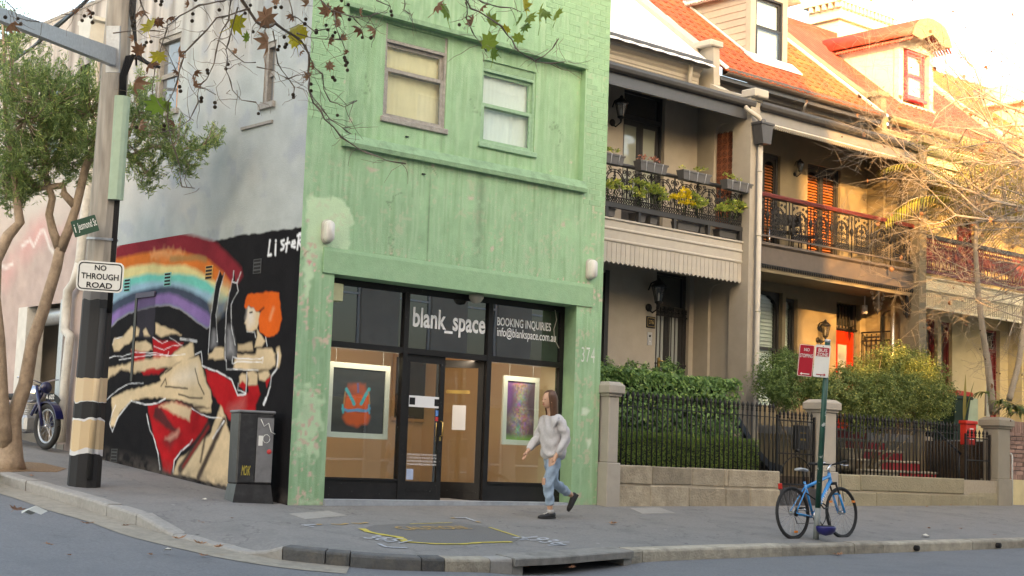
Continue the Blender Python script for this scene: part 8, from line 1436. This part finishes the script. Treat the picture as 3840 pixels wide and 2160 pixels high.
# balcony furniture of the brown house
def chair(x, y, lab, m, arms=False, rot=0.3, z=4.93):
    t = thing('balcony_chair', (x, y, z), lab, 'chair', 'chairs on the brown balcony', rotz=rot)
    for sx in (-1, 1):
        MB().tube([(sx*.2, -.2, 0), (sx*.2, -.18, .45)], .014, 6).build('leg', m, t, **LOC); MB().tube([(sx*.2, .2, 0), (sx*.2, .18, .45), (sx*.19, .24, .85)], .014, 6).build('leg', m, t, **LOC)
    MB().obox((0, 0, .45), (.21, .2, .012), c=.006).build('seat', m, t, **LOC); MB().obox((0, .235, .74), (.19, .012, .11), c=.006).build('backrest', m, t, **LOC)
chair(12.0, 2.4, 'shiny metal chair at the left end of the brown balcony', m_chr); chair(12.9, 2.4, 'dark cafe chair left of the louvred doors on the brown balcony', m_iron, rot=-.6); chair(13.6, 2.5, 'dark cafe chair in front of the louvred doors on the brown balcony', m_iron, rot=1.2)
# ================================================================== trees
m_barkp = mat('plane_bark', (0.34, 0.29, 0.23), 0.85, var=0.25, scale=8, bump=0.5, bscale=40, dirt=0.4, dscale=5, dcol=(0.25, 0.2, 0.155)); m_twig = mat('plane_twig', (0.235, 0.175, 0.13), 0.85, var=0.2, scale=20); m_ball = mat('seed_ball', (0.13, 0.085, 0.05), 0.95, var=0.3, scale=200, bump=1.0, bscale=300, objrand=.2)
bs = bmesh.new(); bmesh.ops.create_icosphere(bs, subdivisions=2, radius=1.0); ball_me = bpy.data.meshes.new('seed_ball'); bs.to_mesh(ball_me); bs.free(); ball_me.materials.append(m_ball); ball_me.polygons.foreach_set('use_smooth', [True]*len(ball_me.polygons))
# foreground plane tree: trunk on the near footpath left of the view, a limb reaching over the road into the picture
D1 = 9.0; fp_ = lambda fr, x, y, dd=0.0: at_depth(*fr(x, y), D1+dd); tb = CAM+np.array([_f[0], _f[1], 0])*1.5-np.array([_r[0], _r[1], 0])*4.4; tb[2] = rz(tb[0], tb[1])+0.1
T1 = thing('plane_tree', tb, 'plane tree whose bare twigs with seed balls hang into the top of the view', 'tree', 'street plane trees'); lim = [tb, tb+np.array([0.05, 0.1, 2.2]), tb+np.array([0.3, 0.5, 4.2]), tb*0.5+fp_(R1, 1000, -900)*0.5+np.array([0, 0, 1.3]), fp_(R1, 1400, -420), fp_(R2, 300, -330), fp_(R2, 1000, -300), fp_(R2, 1700, -230)]
MB().tube(lim[:4], [.26, .22, .17, .12], 12).build('trunk', m_barkp, T1); MB().tube(lim[3:], [.12, .07, .05, .035, .02], 8).build('limb', m_barkp, T1)
br = [(R1, [(1700, -330), (1780, -120), (1820, 0), (1880, 80), (1932, 170), (2000, 205), (2082, 180), (2212, 260), (2302, 330), (2332, 400), (2327, 560), (2332, 680), (2372, 780), (2452, 900), (2572, 1030), (2732, 1130), (2912, 1210), (3062, 1235)], 16, 3), (R1, [(1800, -300), (1750, 0), (1640, 10), (1500, 40), (1350, 120), (1270, 190), (1235, 290), (1180, 480), (1150, 650), (1155, 760)], 9, 2.5), (R1, [(1880, 60), (1720, 110), (1640, 130), (1560, 230), (1480, 310), (1390, 400), (1380, 470), (1330, 620), (1280, 760), (1260, 880), (1300, 1060), (1360, 1250), (1370, 1410), (1470, 1420)], 7, 2), (R1, [(1740, 0), (1720, 150), (1650, 300), (1610, 480), (1560, 600), (1500, 650), (1490, 780), (1430, 910), (1320, 985), (1180, 1010)], 5, 2), (R1, [(1800, 60), (1740, 250), (1710, 380), (1710, 520), (1760, 680), (1830, 750), (1932, 772)], 5, 2), (R2, [(430, -300), (480, 0), (600, 90), (740, 130), (850, 125), (920, 98)], 5, 2), (R2, [(1500, -230), (1590, 0), (1620, 60), (1740, 120), (1850, 200), (1932, 310), (1992, 390), (2112, 460), (2232, 480), (2332, 465)], 9, 2.5), (R2, [(1588, 10), (1590, 130), (1620, 200), (1650, 270), (1700, 340), (1740, 390)], 5, 2), (R2, [(1620, -230), (1670, 0), (1800, 40), (1932, 60), (2000, 90)], 6, 2), (R2, [(370, 340), (445, 520), (500, 560), (520, 680), (560, 760), (660, 800), (760, 760)], 4, 2), (R2, [(410, 700), (500, 830), (560, 900), (680, 955)], 4, 2), (R2, [(545, 890), (640, 960), (720, 1010)], 3.5, 2), (R2, [(130, 230), (160, 480), (240, 590), (290, 660), (283, 720)], 3.5, 2), (R2, [(0, 510), (130, 540), (240, 590), (360, 560)], 2.5, 2), (R1, [(700, -300), (670, 10), (600, 60), (540, 110), (360, 98)], 4, 2), (R1, [(20, -200), (40, 10), (100, 70), (130, 130), (220, 155), (300, 165)], 3.5, 2), (R1, [(1010, -250), (1060, 20), (1100, 100), (1130, 180), (1250, 210)], 5, 2), (R2, [(200, -320), (250, 0), (280, 120), (360, 170), (440, 230), (560, 215)], 7, 2), (R2, [(300, 250), (500, 300), (650, 300), (680, 390)], 3, 2), (R2, [(590, 90), (600, 200), (640, 300)], 3, 2), (R2, [(740, 130), (800, 200), (880, 215)], 2.5, 2), (R2, [(900, 0), (1010, 40), (1022, 90)], 2.5, 2), (R2, [(1120, -100), (1122, 20), (1120, 70), (1160, 105)], 3, 2), (R2, [(2112, 460), (2240, 370), (2285, 290)], 3.5, 2), (R1, [(1932, 480), (1850, 480), (1650, 300)], 2.5, 2), (R1, [(860, 248), (1000, 230), (1240, 240)], 2.5, 2), (R1, [(1500, 650), (1560, 670), (1630, 715)], 2.5, 2), (R1, [(1210, 320), (1300, 470), (1340, 560)], 3, 2)]
rgb_ = random.Random(5)
for fr, pts, w0, w1 in br:
    P_ = [fp_(fr, x, y, rgb_.uniform(-.12, .12)) for x, y in pts]; Q_ = []
    for a, b in zip(P_[:-1], P_[1:]):
        k = max(1, int(np.linalg.norm(b-a)/0.06)); Q_ += [a+(b-a)*i/k+np.array([rgb_.uniform(-1, 1) for _ in range(3)])*0.006 for i in range(k)]
    Q_.append(P_[-1]); n = len(Q_); MB().tube(Q_, [(w0+(w1-w0)*i/n)*.5*1.5/1340+.0008+(0.0022 if i % 3 == 0 else 0) for i in range(n)], 5).build('branch', m_twig, T1)
tw = MB()      # fine side twigs
for fr, pts, w0, w1 in br:
    for x, y in pts[1:]:
        if y < 0: continue
        for _ in range(2):
            p = fp_(fr, x+rgb_.uniform(-40, 40), y); q = p; L_ = rgb_.uniform(.03, .11); d = np.array([rgb_.uniform(-1, 1), rgb_.uniform(-1, 1), rgb_.uniform(-1, .5)]); pp_ = [p]
            for _k in range(4): d = d+np.array([rgb_.uniform(-.6, .6) for _ in range(3)]); q = q+d/np.linalg.norm(d)*L_*.5; pp_.append(q)
            tw.tube(pp_, [.0018, .0016, .0014, .0011, .0008], 4)
tw.build('twigs', m_twig, T1, kind='stuff')
b1 = [(40, 130), (135, 140), (158, 178), (620, 155), (637, 120), (685, 130), (700, 100), (698, 170), (1000, 195), (1015, 170), (995, 130), (1220, 10), (1213, 35), (1455, 105), (1450, 158), (1655, 75), (1785, 125), (1105, 320), (1090, 345), (1140, 315), (1000, 420), (1025, 440), (1240, 950), (1235, 980), (1030, 960), (1720, 485), (1705, 520), (1565, 530), (1568, 552), (1355, 655), (1362, 688), (1520, 740), (1518, 765), (1622, 775), (1622, 808), (1850, 100), (1890, 40), (1910, 240), (1175, 5), (1475, 0)]
b2 = [(145, 55), (190, 55), (375, 145), (368, 180), (455, 228), (455, 245), (213, 280), (165, 375), (175, 350), (220, 355), (228, 335), (530, 190), (543, 225), (580, 270), (597, 245), (705, 147), (803, 283), (868, 285), (1020, 85), (1025, 115), (668, 435), (675, 455), (688, 473), (677, 493), (690, 530), (580, 585), (595, 605), (415, 635), (415, 685), (280, 715), (283, 735), (615, 870), (18, 857), (1535, 187), (645, 5), (697, 35)]
stalk = MB()
for fr, L_ in ((R1, b1), (R2, b2)):
    for x, y in L_:
        p = fp_(fr, x, y, rgb_.uniform(-.1, .1)); o = link('seed_ball', ball_me, T1, None, Vector(p)-wloc(T1)); r_ = rgb_.uniform(.0095, .012); o.scale = (r_, r_, r_); stalk.tube([p, p+np.array([rgb_.uniform(-.01, .01), 0, .03]), p+np.array([rgb_.uniform(-.03, .03), 0, .07])], .0007, 3)
stalk.build('ball_stalks', m_twig, T1, kind='stuff')
lv = [(R1, 70, 180, 95, 'b'), (R1, 580, 95, 50, 'b'), (R1, 690, 80, 55, 'b'), (R1, 1050, 80, 80, 'b'), (R1, 1130, 200, 110, 'y'), (R1, 1195, 160, 70, 'b'), (R1, 1125, 480, 105, 'b'), (R1, 1195, 420, 95, 'y'), (R1, 1010, 620, 115, 'b'), (R1, 1050, 380, 80, 'b'), (R1, 1345, 410, 70, 'b'), (R1, 1465, 550, 80, 'b'), (R1, 1460, 645, 75, 'b'), (R1, 1340, 535, 50, 'b'), (R1, 1785, 390, 45, 'b'), (R1, 1785, 170, 120, 'y'), (R1, 1865, 280, 60, 'g'), (R1, 1190, 785, 130, 'g'), (R1, 1260, 800, 70, 'g'), (R1, 1050, 940, 70, 'b'), (R1, 1310, 920, 60, 'b'), (R1, 1280, 125, 60, 'b'), (R1, 1010, 290, 50, 'b'), (R1, 1430, 30, 60, 'b'), (R2, 75, 130, 120, 'b'), (R2, 90, 320, 140, 'b'), (R2, 300, 215, 120, 'y'), (R2, 285, 300, 95, 'y'), (R2, 360, 255, 70, 'y'), (R2, 270, 125, 60, 'b'), (R2, 400, 20, 85, 'b'), (R2, 540, 80, 85, 'b'), (R2, 610, 80, 80, 'b'), (R2, 790, 215, 85, 'b'), (R2, 905, 220, 90, 'b'), (R2, 550, 305, 65, 'b'), (R2, 625, 170, 60, 'b'), (R2, 655, 290, 50, 'b'), (R2, 555, 495, 60, 'b'), (R2, 690, 400, 40, 'b'), (R2, 445, 490, 60, 'b'), (R2, 400, 580, 65, 'b'), (R2, 335, 390, 45, 'b'), (R2, 780, 95, 60, 'b'), (R2, 150, 10, 50, 'b'), (R2, 1370, 40, 85, 'b'), (R2, 1440, 85, 100, 'g'), (R2, 1640, 165, 70, 'b'), (R2, 1705, 50, 70, 'b'), (R2, 1780, 160, 100, 'g'), (R2, 1890, 215, 60, 'y'), (R2, 1755, 315, 110, 'g'), (R2, 1790, 405, 80, 'g'), (R3, 95, 30, 100, 'y'), (R3, 60, 150, 80, 'g'), (R3, 100, 205, 70, 'g'), (R3, 50, 285, 70, 'g'), (R3, 200, 115, 120, 'g'), (R3, 340, 105, 90, 'g'), (R3, 130, 130, 80, 'g'), (R3, 250, 100, 90, 'g')]
fwd = Vector(-_f)
for fr, x, y, s, k in lv:
    p = fp_(fr, x, y, rgb_.uniform(-.08, .08)); o = link('leaf', LM[k+str(rgb_.randint(0, 2))], T1, None, Vector(p)-wloc(T1)); sc = s/1340*1.65; o.scale = (sc*(.88 if k == 'b' else 1), sc, sc); q = fwd.to_track_quat('Z', 'Y').to_euler(); o.rotation_euler = (q.x+rgb_.uniform(-.9, .9), q.y+rgb_.uniform(-.8, .8), q.z+rgb_.uniform(-3, 3))
# ---------------------------------------------------------------- grown bare plane trees
def grow(name, label, base, h, seed, limbs, spread, depth=4, twig_n=3, leaf_n=60, ball_n=160, trunk_r=.2, bias=None, group='street plane trees', wide=1.0, thick=1.0):
    rg = random.Random(seed); base = np.array(base, float); t = thing(name, base, label, 'tree', group); tp = [base, base+np.array([rg.uniform(-.1, .1), rg.uniform(-.1, .1), h*.5]), base+np.array([rg.uniform(-.2, .2), rg.uniform(-.2, .2), h])]; MB().tube(tp, [trunk_r, trunk_r*.85, trunk_r*.7], 12).build('trunk', m_barkp, t); tips = []; allb = MB()
    def rec(p, d, L_, r_, lev, mb):
        k = 6 if lev < 2 else 4; pts = [p]; rs = [r_]; q = p; dd = d/np.linalg.norm(d)
        for i in range(k):
            dd = dd+np.array([rg.uniform(-1, 1), rg.uniform(-1, 1), rg.uniform(-.9, 1)])*(.16 if lev == 0 else .27); dd /= np.linalg.norm(dd); q = q+dd*L_/k; pts.append(q); rs.append(max(.002, r_*(1-.62*(i+1)/k)))
            if lev < depth and i >= 1:
                for _ in range(twig_n if lev >= 1 else 2):
                    if rg.random() < .62: nd = dd*(.7)+np.array([rg.uniform(-1, 1), rg.uniform(-1, 1), rg.uniform(-.8, .8)]); rec(q, nd, L_*rg.uniform(.42, .66), rs[-1]*.62, lev+1, mb)
        mb.tube(pts, rs, 6 if lev < 2 else (4 if lev < 3 else 3), cap=False)
        if lev >= depth-1: tips.append(q)
    for i in range(limbs):
        a = 2*pi*i/limbs+rg.uniform(-.3, .3) if bias is None else bias[i][0]; el = rg.uniform(.35, 1.0) if bias is None else bias[i][1]; L_ = spread*rg.uniform(.8, 1.1) if bias is None else bias[i][2]; z = tp[2]-np.array([0, 0, rg.uniform(0, h*.25)]) if bias is None else base+np.array([0, 0, bias[i][3]]); mb = MB(); rec(z, np.array([cos(a)*cos(el), sin(a)*cos(el), sin(el)]), L_, trunk_r*.5*thick, 0, mb); mb.build('limb', m_barkp, t)
    rg.shuffle(tips)
    for i, q in enumerate(tips[:ball_n]): o = link('seed_ball', ball_me, t, None, Vector(q-np.array([0, 0, .05]))-wloc(t)); o.scale = (.016,)*3
    for i, q in enumerate(tips[ball_n:ball_n+leaf_n]): o = link('leaf', LM['b'+str(i % 3)], t, None, Vector(q)-wloc(t)); s = rg.uniform(.08, .13); o.scale = (s, s, s); o.rotation_euler = (rg.uniform(0, 6), rg.uniform(0, 6), rg.uniform(0, 6))
    return t
g2 = onG(4560, 2005); left = math.atan2(-_r[1], -_r[0]); T2b = (g2[0], -3.45, gz(g2[0], -3.45))
grow('plane_tree', 'bare plane tree with seed balls reaching in from the right edge', T2b, 6.4, 21, 13, 4.2, depth=4, twig_n=2, leaf_n=140, ball_n=230, bias=[(left+.1, .1, 3.0, 3.2), (left-.25, .35, 3.2, 4.0), (left+.35, .5, 3.4, 4.4), (left-.1, .4, 3.6, 5.2), (left+.5, .2, 3.7, 5.6), (left+.05, .2, 4.2, 5.7), (left-.3, .2, 3.8, 5.4), (left+.2, .5, 4.2, 6.0), (left-.1, .12, 4.4, 6.2), (left+.1, .3, 4.4, 5.0), (left-.2, .45, 4.2, 5.9), (left-.15, .0, 3.0, 4.6), (left+pi, .8, 3.0, 5.4)], thick=.6)
grow('plane_tree', 'bare plane tree on the far kerb behind the viewpoint', (2.2, -15.9, rz(0, -15.9)+.12), 8.5, 9, 7, 4.8, depth=4, twig_n=2, leaf_n=240, ball_n=40, trunk_r=.24)  # unseen tree, position and height set so its branches dapple the terrace walls
# ---------------------------------------------------------------- evergreen street tree on the left
eb = np.array(onG(*S1(75, 640))); ed = float((eb-CAM)@_f); E = lambda fr, x, y, dd=0.0: at_depth(*fr(x, y), ed+dd); m_bark = mat('paperbark', (0.36, 0.27, 0.19), 0.9, var=0.32, scale=9, bump=1.0, bscale=14, dirt=0.5, dscale=5, dcol=(0.17, 0.11, 0.075), streak=.3)
ev = thing('evergreen_tree', eb, 'evergreen street tree with peeling tan trunks and narrow leaves at the left edge', 'tree')
MB().tube([eb-np.array([0, 0, .1]), E(S1, 70, 560), E(S1, 85, 400), E(S1, 100, 250), E(Q1, 190, 1449), E(Q1, 240, 1150), E(Q1, 340, 850), E(Q1, 425, 570), E(Q1, 455, 420)], [.25, .19, .14, .115, .1, .09, .082, .078, .072], 11).build('trunk', m_bark, ev); MB().tube([E(S1, 70, 520), E(S1, 20, 300, -.15), E(Q1, 10, 1449, -.2), E(Q1, -5, 1100, -.25), E(Q1, -40, 800, -.3), E(Q1, -30, 520, -.3), E(Q1, 60, 330, -.2), E(Q1, 150, 230, -.2), E(R1, 100, 1300, -.1)], [.13, .105, .09, .08, .08, .08, .08, .07, .04], 10).build('trunk', m_bark, ev)
for pts, rs in (([(Q1, 450, 430), (Q1, 400, 300), (Q1, 370, 170), (Q1, 395, 50), (R1, 350, 1350), (R1, 330, 1150), (R1, 380, 900)], [.07, .06, .055, .05, .045, .035, .015]), ([(Q1, 455, 440), (Q1, 520, 280), (Q1, 570, 130), (Q1, 600, 10), (R1, 640, 1280), (R1, 720, 1080), (R1, 700, 850)], [.075, .066, .06, .06, .055, .04, .015]), ([(Q1, 560, 100), (Q1, 480, 10), (R1, 480, 1400), (R1, 280, 1420), (R1, 160, 1280), (R1, 60, 1100)], [.06, .055, .05, .045, .035, .02]), ([(R1, 680, 1200), (R1, 850, 1150), (R1, 990, 1180), (R1, 1080, 1260), (R1, 1130, 1340)], [.05, .045, .04, .03, .012]), ([(R1, 990, 1180), (R1, 1150, 1100), (R1, 1350, 1130), (R1, 1560, 1090)], [.035, .03, .02, .008]), ([(R1, 900, 1150), (R1, 1000, 950), (R1, 1050, 760)], [.035, .025, .01]), ([(R1, 340, 1140), (R1, 200, 900), (R1, 120, 650)], [.04, .03, .012]), ([(R1, 120, 1200), (R1, 40, 900), (R1, 30, 400), (R1, 15, 120)], [.04, .035, .02, .01])): MB().tube([E(f_, x, y) for f_, x, y in pts], rs, 8).build('branch', m_bark, ev)
rg = np.random.default_rng(77); bl_ = [(15, 110, .26), (50, 330, .42), (90, 600, .6), (320, 590, .38), (380, 780, .62), (630, 660, .38), (670, 860, .6), (200, 900, .7), (470, 1000, .6), (700, 1080, .42), (130, 1170, .62), (30, 1380, .5), (330, 1230, .48), (540, 1220, .42), (1060, 660, .26), (1040, 860, .42), (1140, 1010, .38), (1010, 1120, .32), (1340, 1070, .34), (1540, 1090, .24), (1400, 1220, .26), (1110, 1310, .3), (150, 1330, .4), (1250, 930, .22), (1620, 1040, .14), (150, 1420, .3)]
Ps = []; Ns = []; Us = []; Tw = MB()
for x, y, r_ in bl_:
    c = E(R1, x, y, rg.uniform(-.5, .5)); nt_ = int(46*r_*r_*6)+6; d = rg.normal(size=(nt_, 3)); d /= np.linalg.norm(d, axis=1, keepdims=True); e = c+d*r_*(.35+.65*rg.random((nt_, 1)))
    for i in range(nt_):
        u_ = d[i]*.7+np.array([0, 0, .65])+rg.normal(size=3)*.25; u_ /= np.linalg.norm(u_); k = 26; s_ = rg.random((k, 1)); Ps.append(e[i]+u_*(s_-.5)*.30+rg.normal(size=(k, 3))*.018); dirs = u_*1.1+rg.normal(size=(k, 3))*.55; Us.append(dirs); Ns.append(np.cross(dirs, rg.normal(size=(k, 3)))+np.array([0, 0, .3]))
        if i % 3 == 0: Tw.tube([c+(e[i]-c)*.1, c+(e[i]-c)*.6+rg.normal(size=3)*.03, e[i]+u_*.12], [.009, .006, .003], 4)
Ps = np.concatenate(Ps); lf = link('crown', leaves_mesh('crown', Ps, np.concatenate(Ns), rg.uniform(.06, .105, len(Ps)), rg.uniform(.011, .018, len(Ps)), leafmat('evergreen_leaf', (0.13, 0.21, 0.08), (0.34, 0.44, 0.16), .5, .4, (0.62, 0.66, 0.22)), tuple(wloc(ev)), .15, up=np.concatenate(Us), rng=rg), ev); Tw.build('twigs', m_bark, ev, kind='stuff')
gpoly('tree_litter', gp(S1, [(-200, 700), (0, 640), (200, 590), (330, 600), (500, 640), (430, 665), (200, 660), (0, 668), (-150, 760)]), m_litter, lift=.006, kind='structure', label='orange brown bark litter at the foot of the evergreen tree')
# ---------------------------------------------------------------- palms and strap-leaved plants of the yellow house
lm_palm = leafmat('palm_frond', (0.2, 0.24, 0.05), (0.5, 0.44, 0.09), .4, .45, (0.42, 0.3, 0.07)); m_ptr = mat('palm_trunk', (0.33, 0.28, 0.22), .85, var=.2, scale=5, bump=.4, bscale=30)
def palm(label, fr, pts, Y, L_, nf, seed, r0=.075):
    rg = np.random.default_rng(seed); P_ = [np.array(onY(*f_(x, y), Y)) for f_, x, y in pts]; t = thing('palm_tree', P_[0], label, 'palm', 'slim palms in the yellow house garden'); Q_ = []
    for a, b in zip(P_[:-1], P_[1:]): k = max(2, int(np.linalg.norm(b-a)/.09)); Q_ += [a+(b-a)*i/k for i in range(k)]
    n = len(Q_); MB().tube(Q_, [r0*(1-.45*i/n)+(.008 if i % 2 else 0) for i in range(n)], 10).build('trunk', m_ptr, t); c = P_[-1]
    for f in range(nf):
        a = 2*pi*f/nf+rg.uniform(-.3, .3); el = rg.uniform(.5, 1.25); d = np.array([cos(a)*cos(el), sin(a)*cos(el)*.8, sin(el)]); q = c.copy(); pts_ = [q.copy()]; V = []; F = []
        for i in range(16):
            q = q+d*L_/16; d = d+np.array([0, 0, -.11]); d /= np.linalg.norm(d); pts_.append(q.copy()); sd_ = np.cross(d, [0, 0, 1.0]); sd_ /= np.linalg.norm(sd_)+1e-6
            if i > 1:
                for s in (-1, 1):
                    for o_ in (0, .5):
                        b_ = q-d*L_/16*o_; ln = .36*L_*sin(pi*(i+1.5)/19)*rg.uniform(.85, 1.1); tip = b_+(sd_*s*.75+d*.55+np.array([0, 0, -.35]))*ln; w_ = np.cross(tip-b_, [0, 0, 1.0]); w_ = w_/np.linalg.norm(w_)*.021; m_ = (b_+tip)/2+np.array([0, 0, ln*.1]); k = len(V); V += [b_, m_+w_, tip, m_-w_]; F.append((k, k+1, k+2, k+3))
        me = polymesh('frond', np.array(V), np.array(F), lm_palm, tuple(wloc(t))); fo = link('frond', me, t); MB().tube(pts_, [.016*(1-i/18)+.003 for i in range(len(pts_))], 5).build('midrib', m_ptr, fo)
palm('slim palm with arching fronds in front of the yellow facade', None, [(S4, 1700, 230), (Q4, 1660, 1300), (Q4, 1620, 1050), (Q4, 1585, 750), (Q4, 1565, 420), (Q4, 1580, 180)], .9, 2.4, 20, 3); palm('slim palm leaning right at the right edge', None, [(S4, 1820, 120), (Q4, 1890, 1300), (Q4, 1932, 1000), (Q4, 1960, 600), (Q4, 1975, 300), (R4, 1975, 1500)], 1.0, 2.3, 17, 8, .065)
def strap(label, c, n, L_, W_, m, seed, up=1.0, grp='strap leaved garden plants', stem=0.0):
    rg = np.random.default_rng(seed); c = np.array(c, float); t = thing('strap_leaf_plant', c, label, 'plant', grp); V = []; F = []
    if stem: MB().tube([c, c+np.array([0.02, 0, stem])], .02, 6).build('stem', m_ptr, t); c = c+np.array([0.02, 0, stem])
    for i in range(n):
        a = rg.uniform(0, 6.28); d = np.array([cos(a), sin(a), up*rg.uniform(.6, 1.6)]); d /= np.linalg.norm(d); q = c.copy(); s_ = np.cross(d, [0, 0, 1.0]); s_ /= np.linalg.norm(s_)+1e-6; k0 = len(V); l_ = L_*rg.uniform(.7, 1.1)
        for j in range(6): w_ = W_*sin(pi*(.25+.75*j/5))*.5+.001; V += [q-s_*w_, q+s_*w_]; q = q+d*l_/5; d = d+np.array([0, 0, -.22/up]); d /= np.linalg.norm(d)
        F += [(k0+2*j, k0+2*j+1, k0+2*j+3, k0+2*j+2) for j in range(5)]
    link('leaves', polymesh('leaves', np.array(V), np.array(F), m, tuple(wloc(t))), t)
lm_st = leafmat('strap_leaf', (0.08, 0.14, 0.04), (0.24, 0.28, 0.08), .35, .45, (0.4, 0.34, 0.12))
for k, (fr, x, y, Y, n, L_, W_, up, stem, lb_) in enumerate(((S4, 1640, 240, .5, 16, .42, .05, .5, .45, 'spiky rosette plant on a bare stem behind the red letterbox'), (S4, 1740, 230, .6, 30, .5, .05, .6, .2, 'strap leaved plant at the foot of the first palm'), (S4, 1830, 230, .5, 46, .55, .06, .6, .1, 'dense strap leaved clump on top of the brick wall'), (S4, 1900, 250, .4, 40, .5, .06, .6, .05, 'strap leaved clump at the far right above the bricks'), (S4, 1290, 240, 1.3, 12, .75, .07, 4, 0, 'upright sword leaved plant left of the wheelie bin'), (S4, 1370, 240, 1.2, 9, .55, .06, 4, 0, 'upright sword leaved plant just in front of the wheelie bin'), (S4, 1480, 270, .5, 3, 1.0, .06, 6, 0, 'single tall sword leaf beside the red letterbox'))):
    p = onY(*fr(x, y), Y); strap(lb_, p, n, L_, W_, lm_st, 40+k, up, stem=stem)
bp2 = onY(*S4(1515, 205), YW-.02); MB().box(bp2[0]-.36, bp2[0]+.36, YW-.03, YW-.01, bp2[2]-.4, bp2[2]+.3).build('wall_panel', mat('sage_panel', (0.33, 0.42, 0.31), .7, var=.15, scale=5), None, label='sage green painted panel on the yellow wall behind the plants', cat='panel')
# ================================================================== across the street (behind the camera, unseen: heights and gaps shaped to shade the corner, shows in the glass)
m_opp1 = mat('opposite_brick', (0.2, 0.12, 0.09), 0.9, var=0.15, scale=9, bump=0.3, bscale=50)
m_opp2 = mat('opposite_render', (0.42, 0.38, 0.32), 0.9, var=0.12, scale=4, dirt=0.3, dscale=1.0)
def opposite(name, x0, x1, zt, storeys, m, label, parapet=0.0, shop_=True):
    zb = -1.6; t = thing(name, ((x0+x1)/2, -23, zb), label, 'building', 'buildings across the street')
    Yf = -19.6; wins = []; n = max(1, int((x1-x0)/2.6)); sh = (zt-zb-0.6)/storeys
    for s in range(storeys):
        for i in range(n):
            cx = x0+(x1-x0)*(i+0.5)/n; w = 0.62 if s or not shop_ else 1.05; z0 = zb+s*sh+(0.9 if s or not shop_ else 0.5); wins.append((cx-w, cx+w, z0, zb+(s+1)*sh-0.45))
    holed(x0, x1, zb, zt, Yf-0.3, 0.3, wins).build('front_wall', m, t)
    MB().box(x0, x0+0.3, -27, Yf-0.3, zb, zt).box(x1-0.3, x1, -27, Yf-0.3, zb, zt).box(x0+0.3, x1-0.3, -27, -26.7, zb, zt).build('side_wall', m, t); MB().box(x0+0.3, x1-0.3, -26.7, Yf-0.3, zt-0.5, zt-0.2).build('roof', m_conc, t)
    MB().box(x0-0.05, x1+0.05, Yf-0.05, Yf+0.14, zt-0.5, zt-0.3).box(x0-0.05, x1+0.05, Yf-0.35, Yf+0.06, zt, zt+0.09).build('cornice', m_opp2, t)
    for w in wins:
        f = MB(); f.box(w[0], w[0]+0.06, Yf-0.16, Yf-0.08, w[2], w[3]); f.box(w[1]-0.06, w[1], Yf-0.16, Yf-0.08, w[2], w[3]); f.box(w[0]+0.06, w[1]-0.06, Yf-0.16, Yf-0.08, w[3]-0.06, w[3]); zm = (w[2]+w[3])/2; f.box(w[0]+0.06, w[1]-0.06, Yf-0.16, Yf-0.08, zm-0.03, zm+0.03); f.box(w[0]-0.05, w[1]+0.05, Yf-0.14, Yf+0.05, w[2]-0.08, w[2]); f = f.build('window', m_shutter, t)
        MB().box(w[0]+0.05, w[1]-0.05, Yf-0.13, Yf-0.125, w[2], w[3]-0.05).build('pane', m_pane, f)
    return t
oA = opposite('unseen_apartment_block', -46, -3.9, 22.5, 6, m_opp1, 'tall brick apartment block across the street from the corner shop')
oD = opposite('unseen_shop_row', -3.88, 3.18, 9.6, 2, m_opp1, 'low brick shop between taller ones across the street'); oC = opposite('unseen_shop_row', 3.2, 48, 12.8, 3, m_opp2, 'long rendered shop row beyond the lane across the street')  # low shop added in the gap to keep low sun off the footpath
fp = MB(); fp.quad((-60, -15.2, rz(0, -15.2)+0.13), (60, -15.2, rz(0, -15.2)+0.13), (60, -19.8, rz(0, -19)+0.2), (-60, -19.8, rz(0, -19)+0.2)); fp.quad((-60, -15.2, rz(0, -15.2)-0.1), (60, -15.2, rz(0, -15.2)-0.1), (60, -15.2, rz(0, -15.2)+0.13), (-60, -15.2, rz(0, -15.2)+0.13)); fp.build('far_footpath', m_foot, None, kind='structure', label='footpath on the other side of the street')
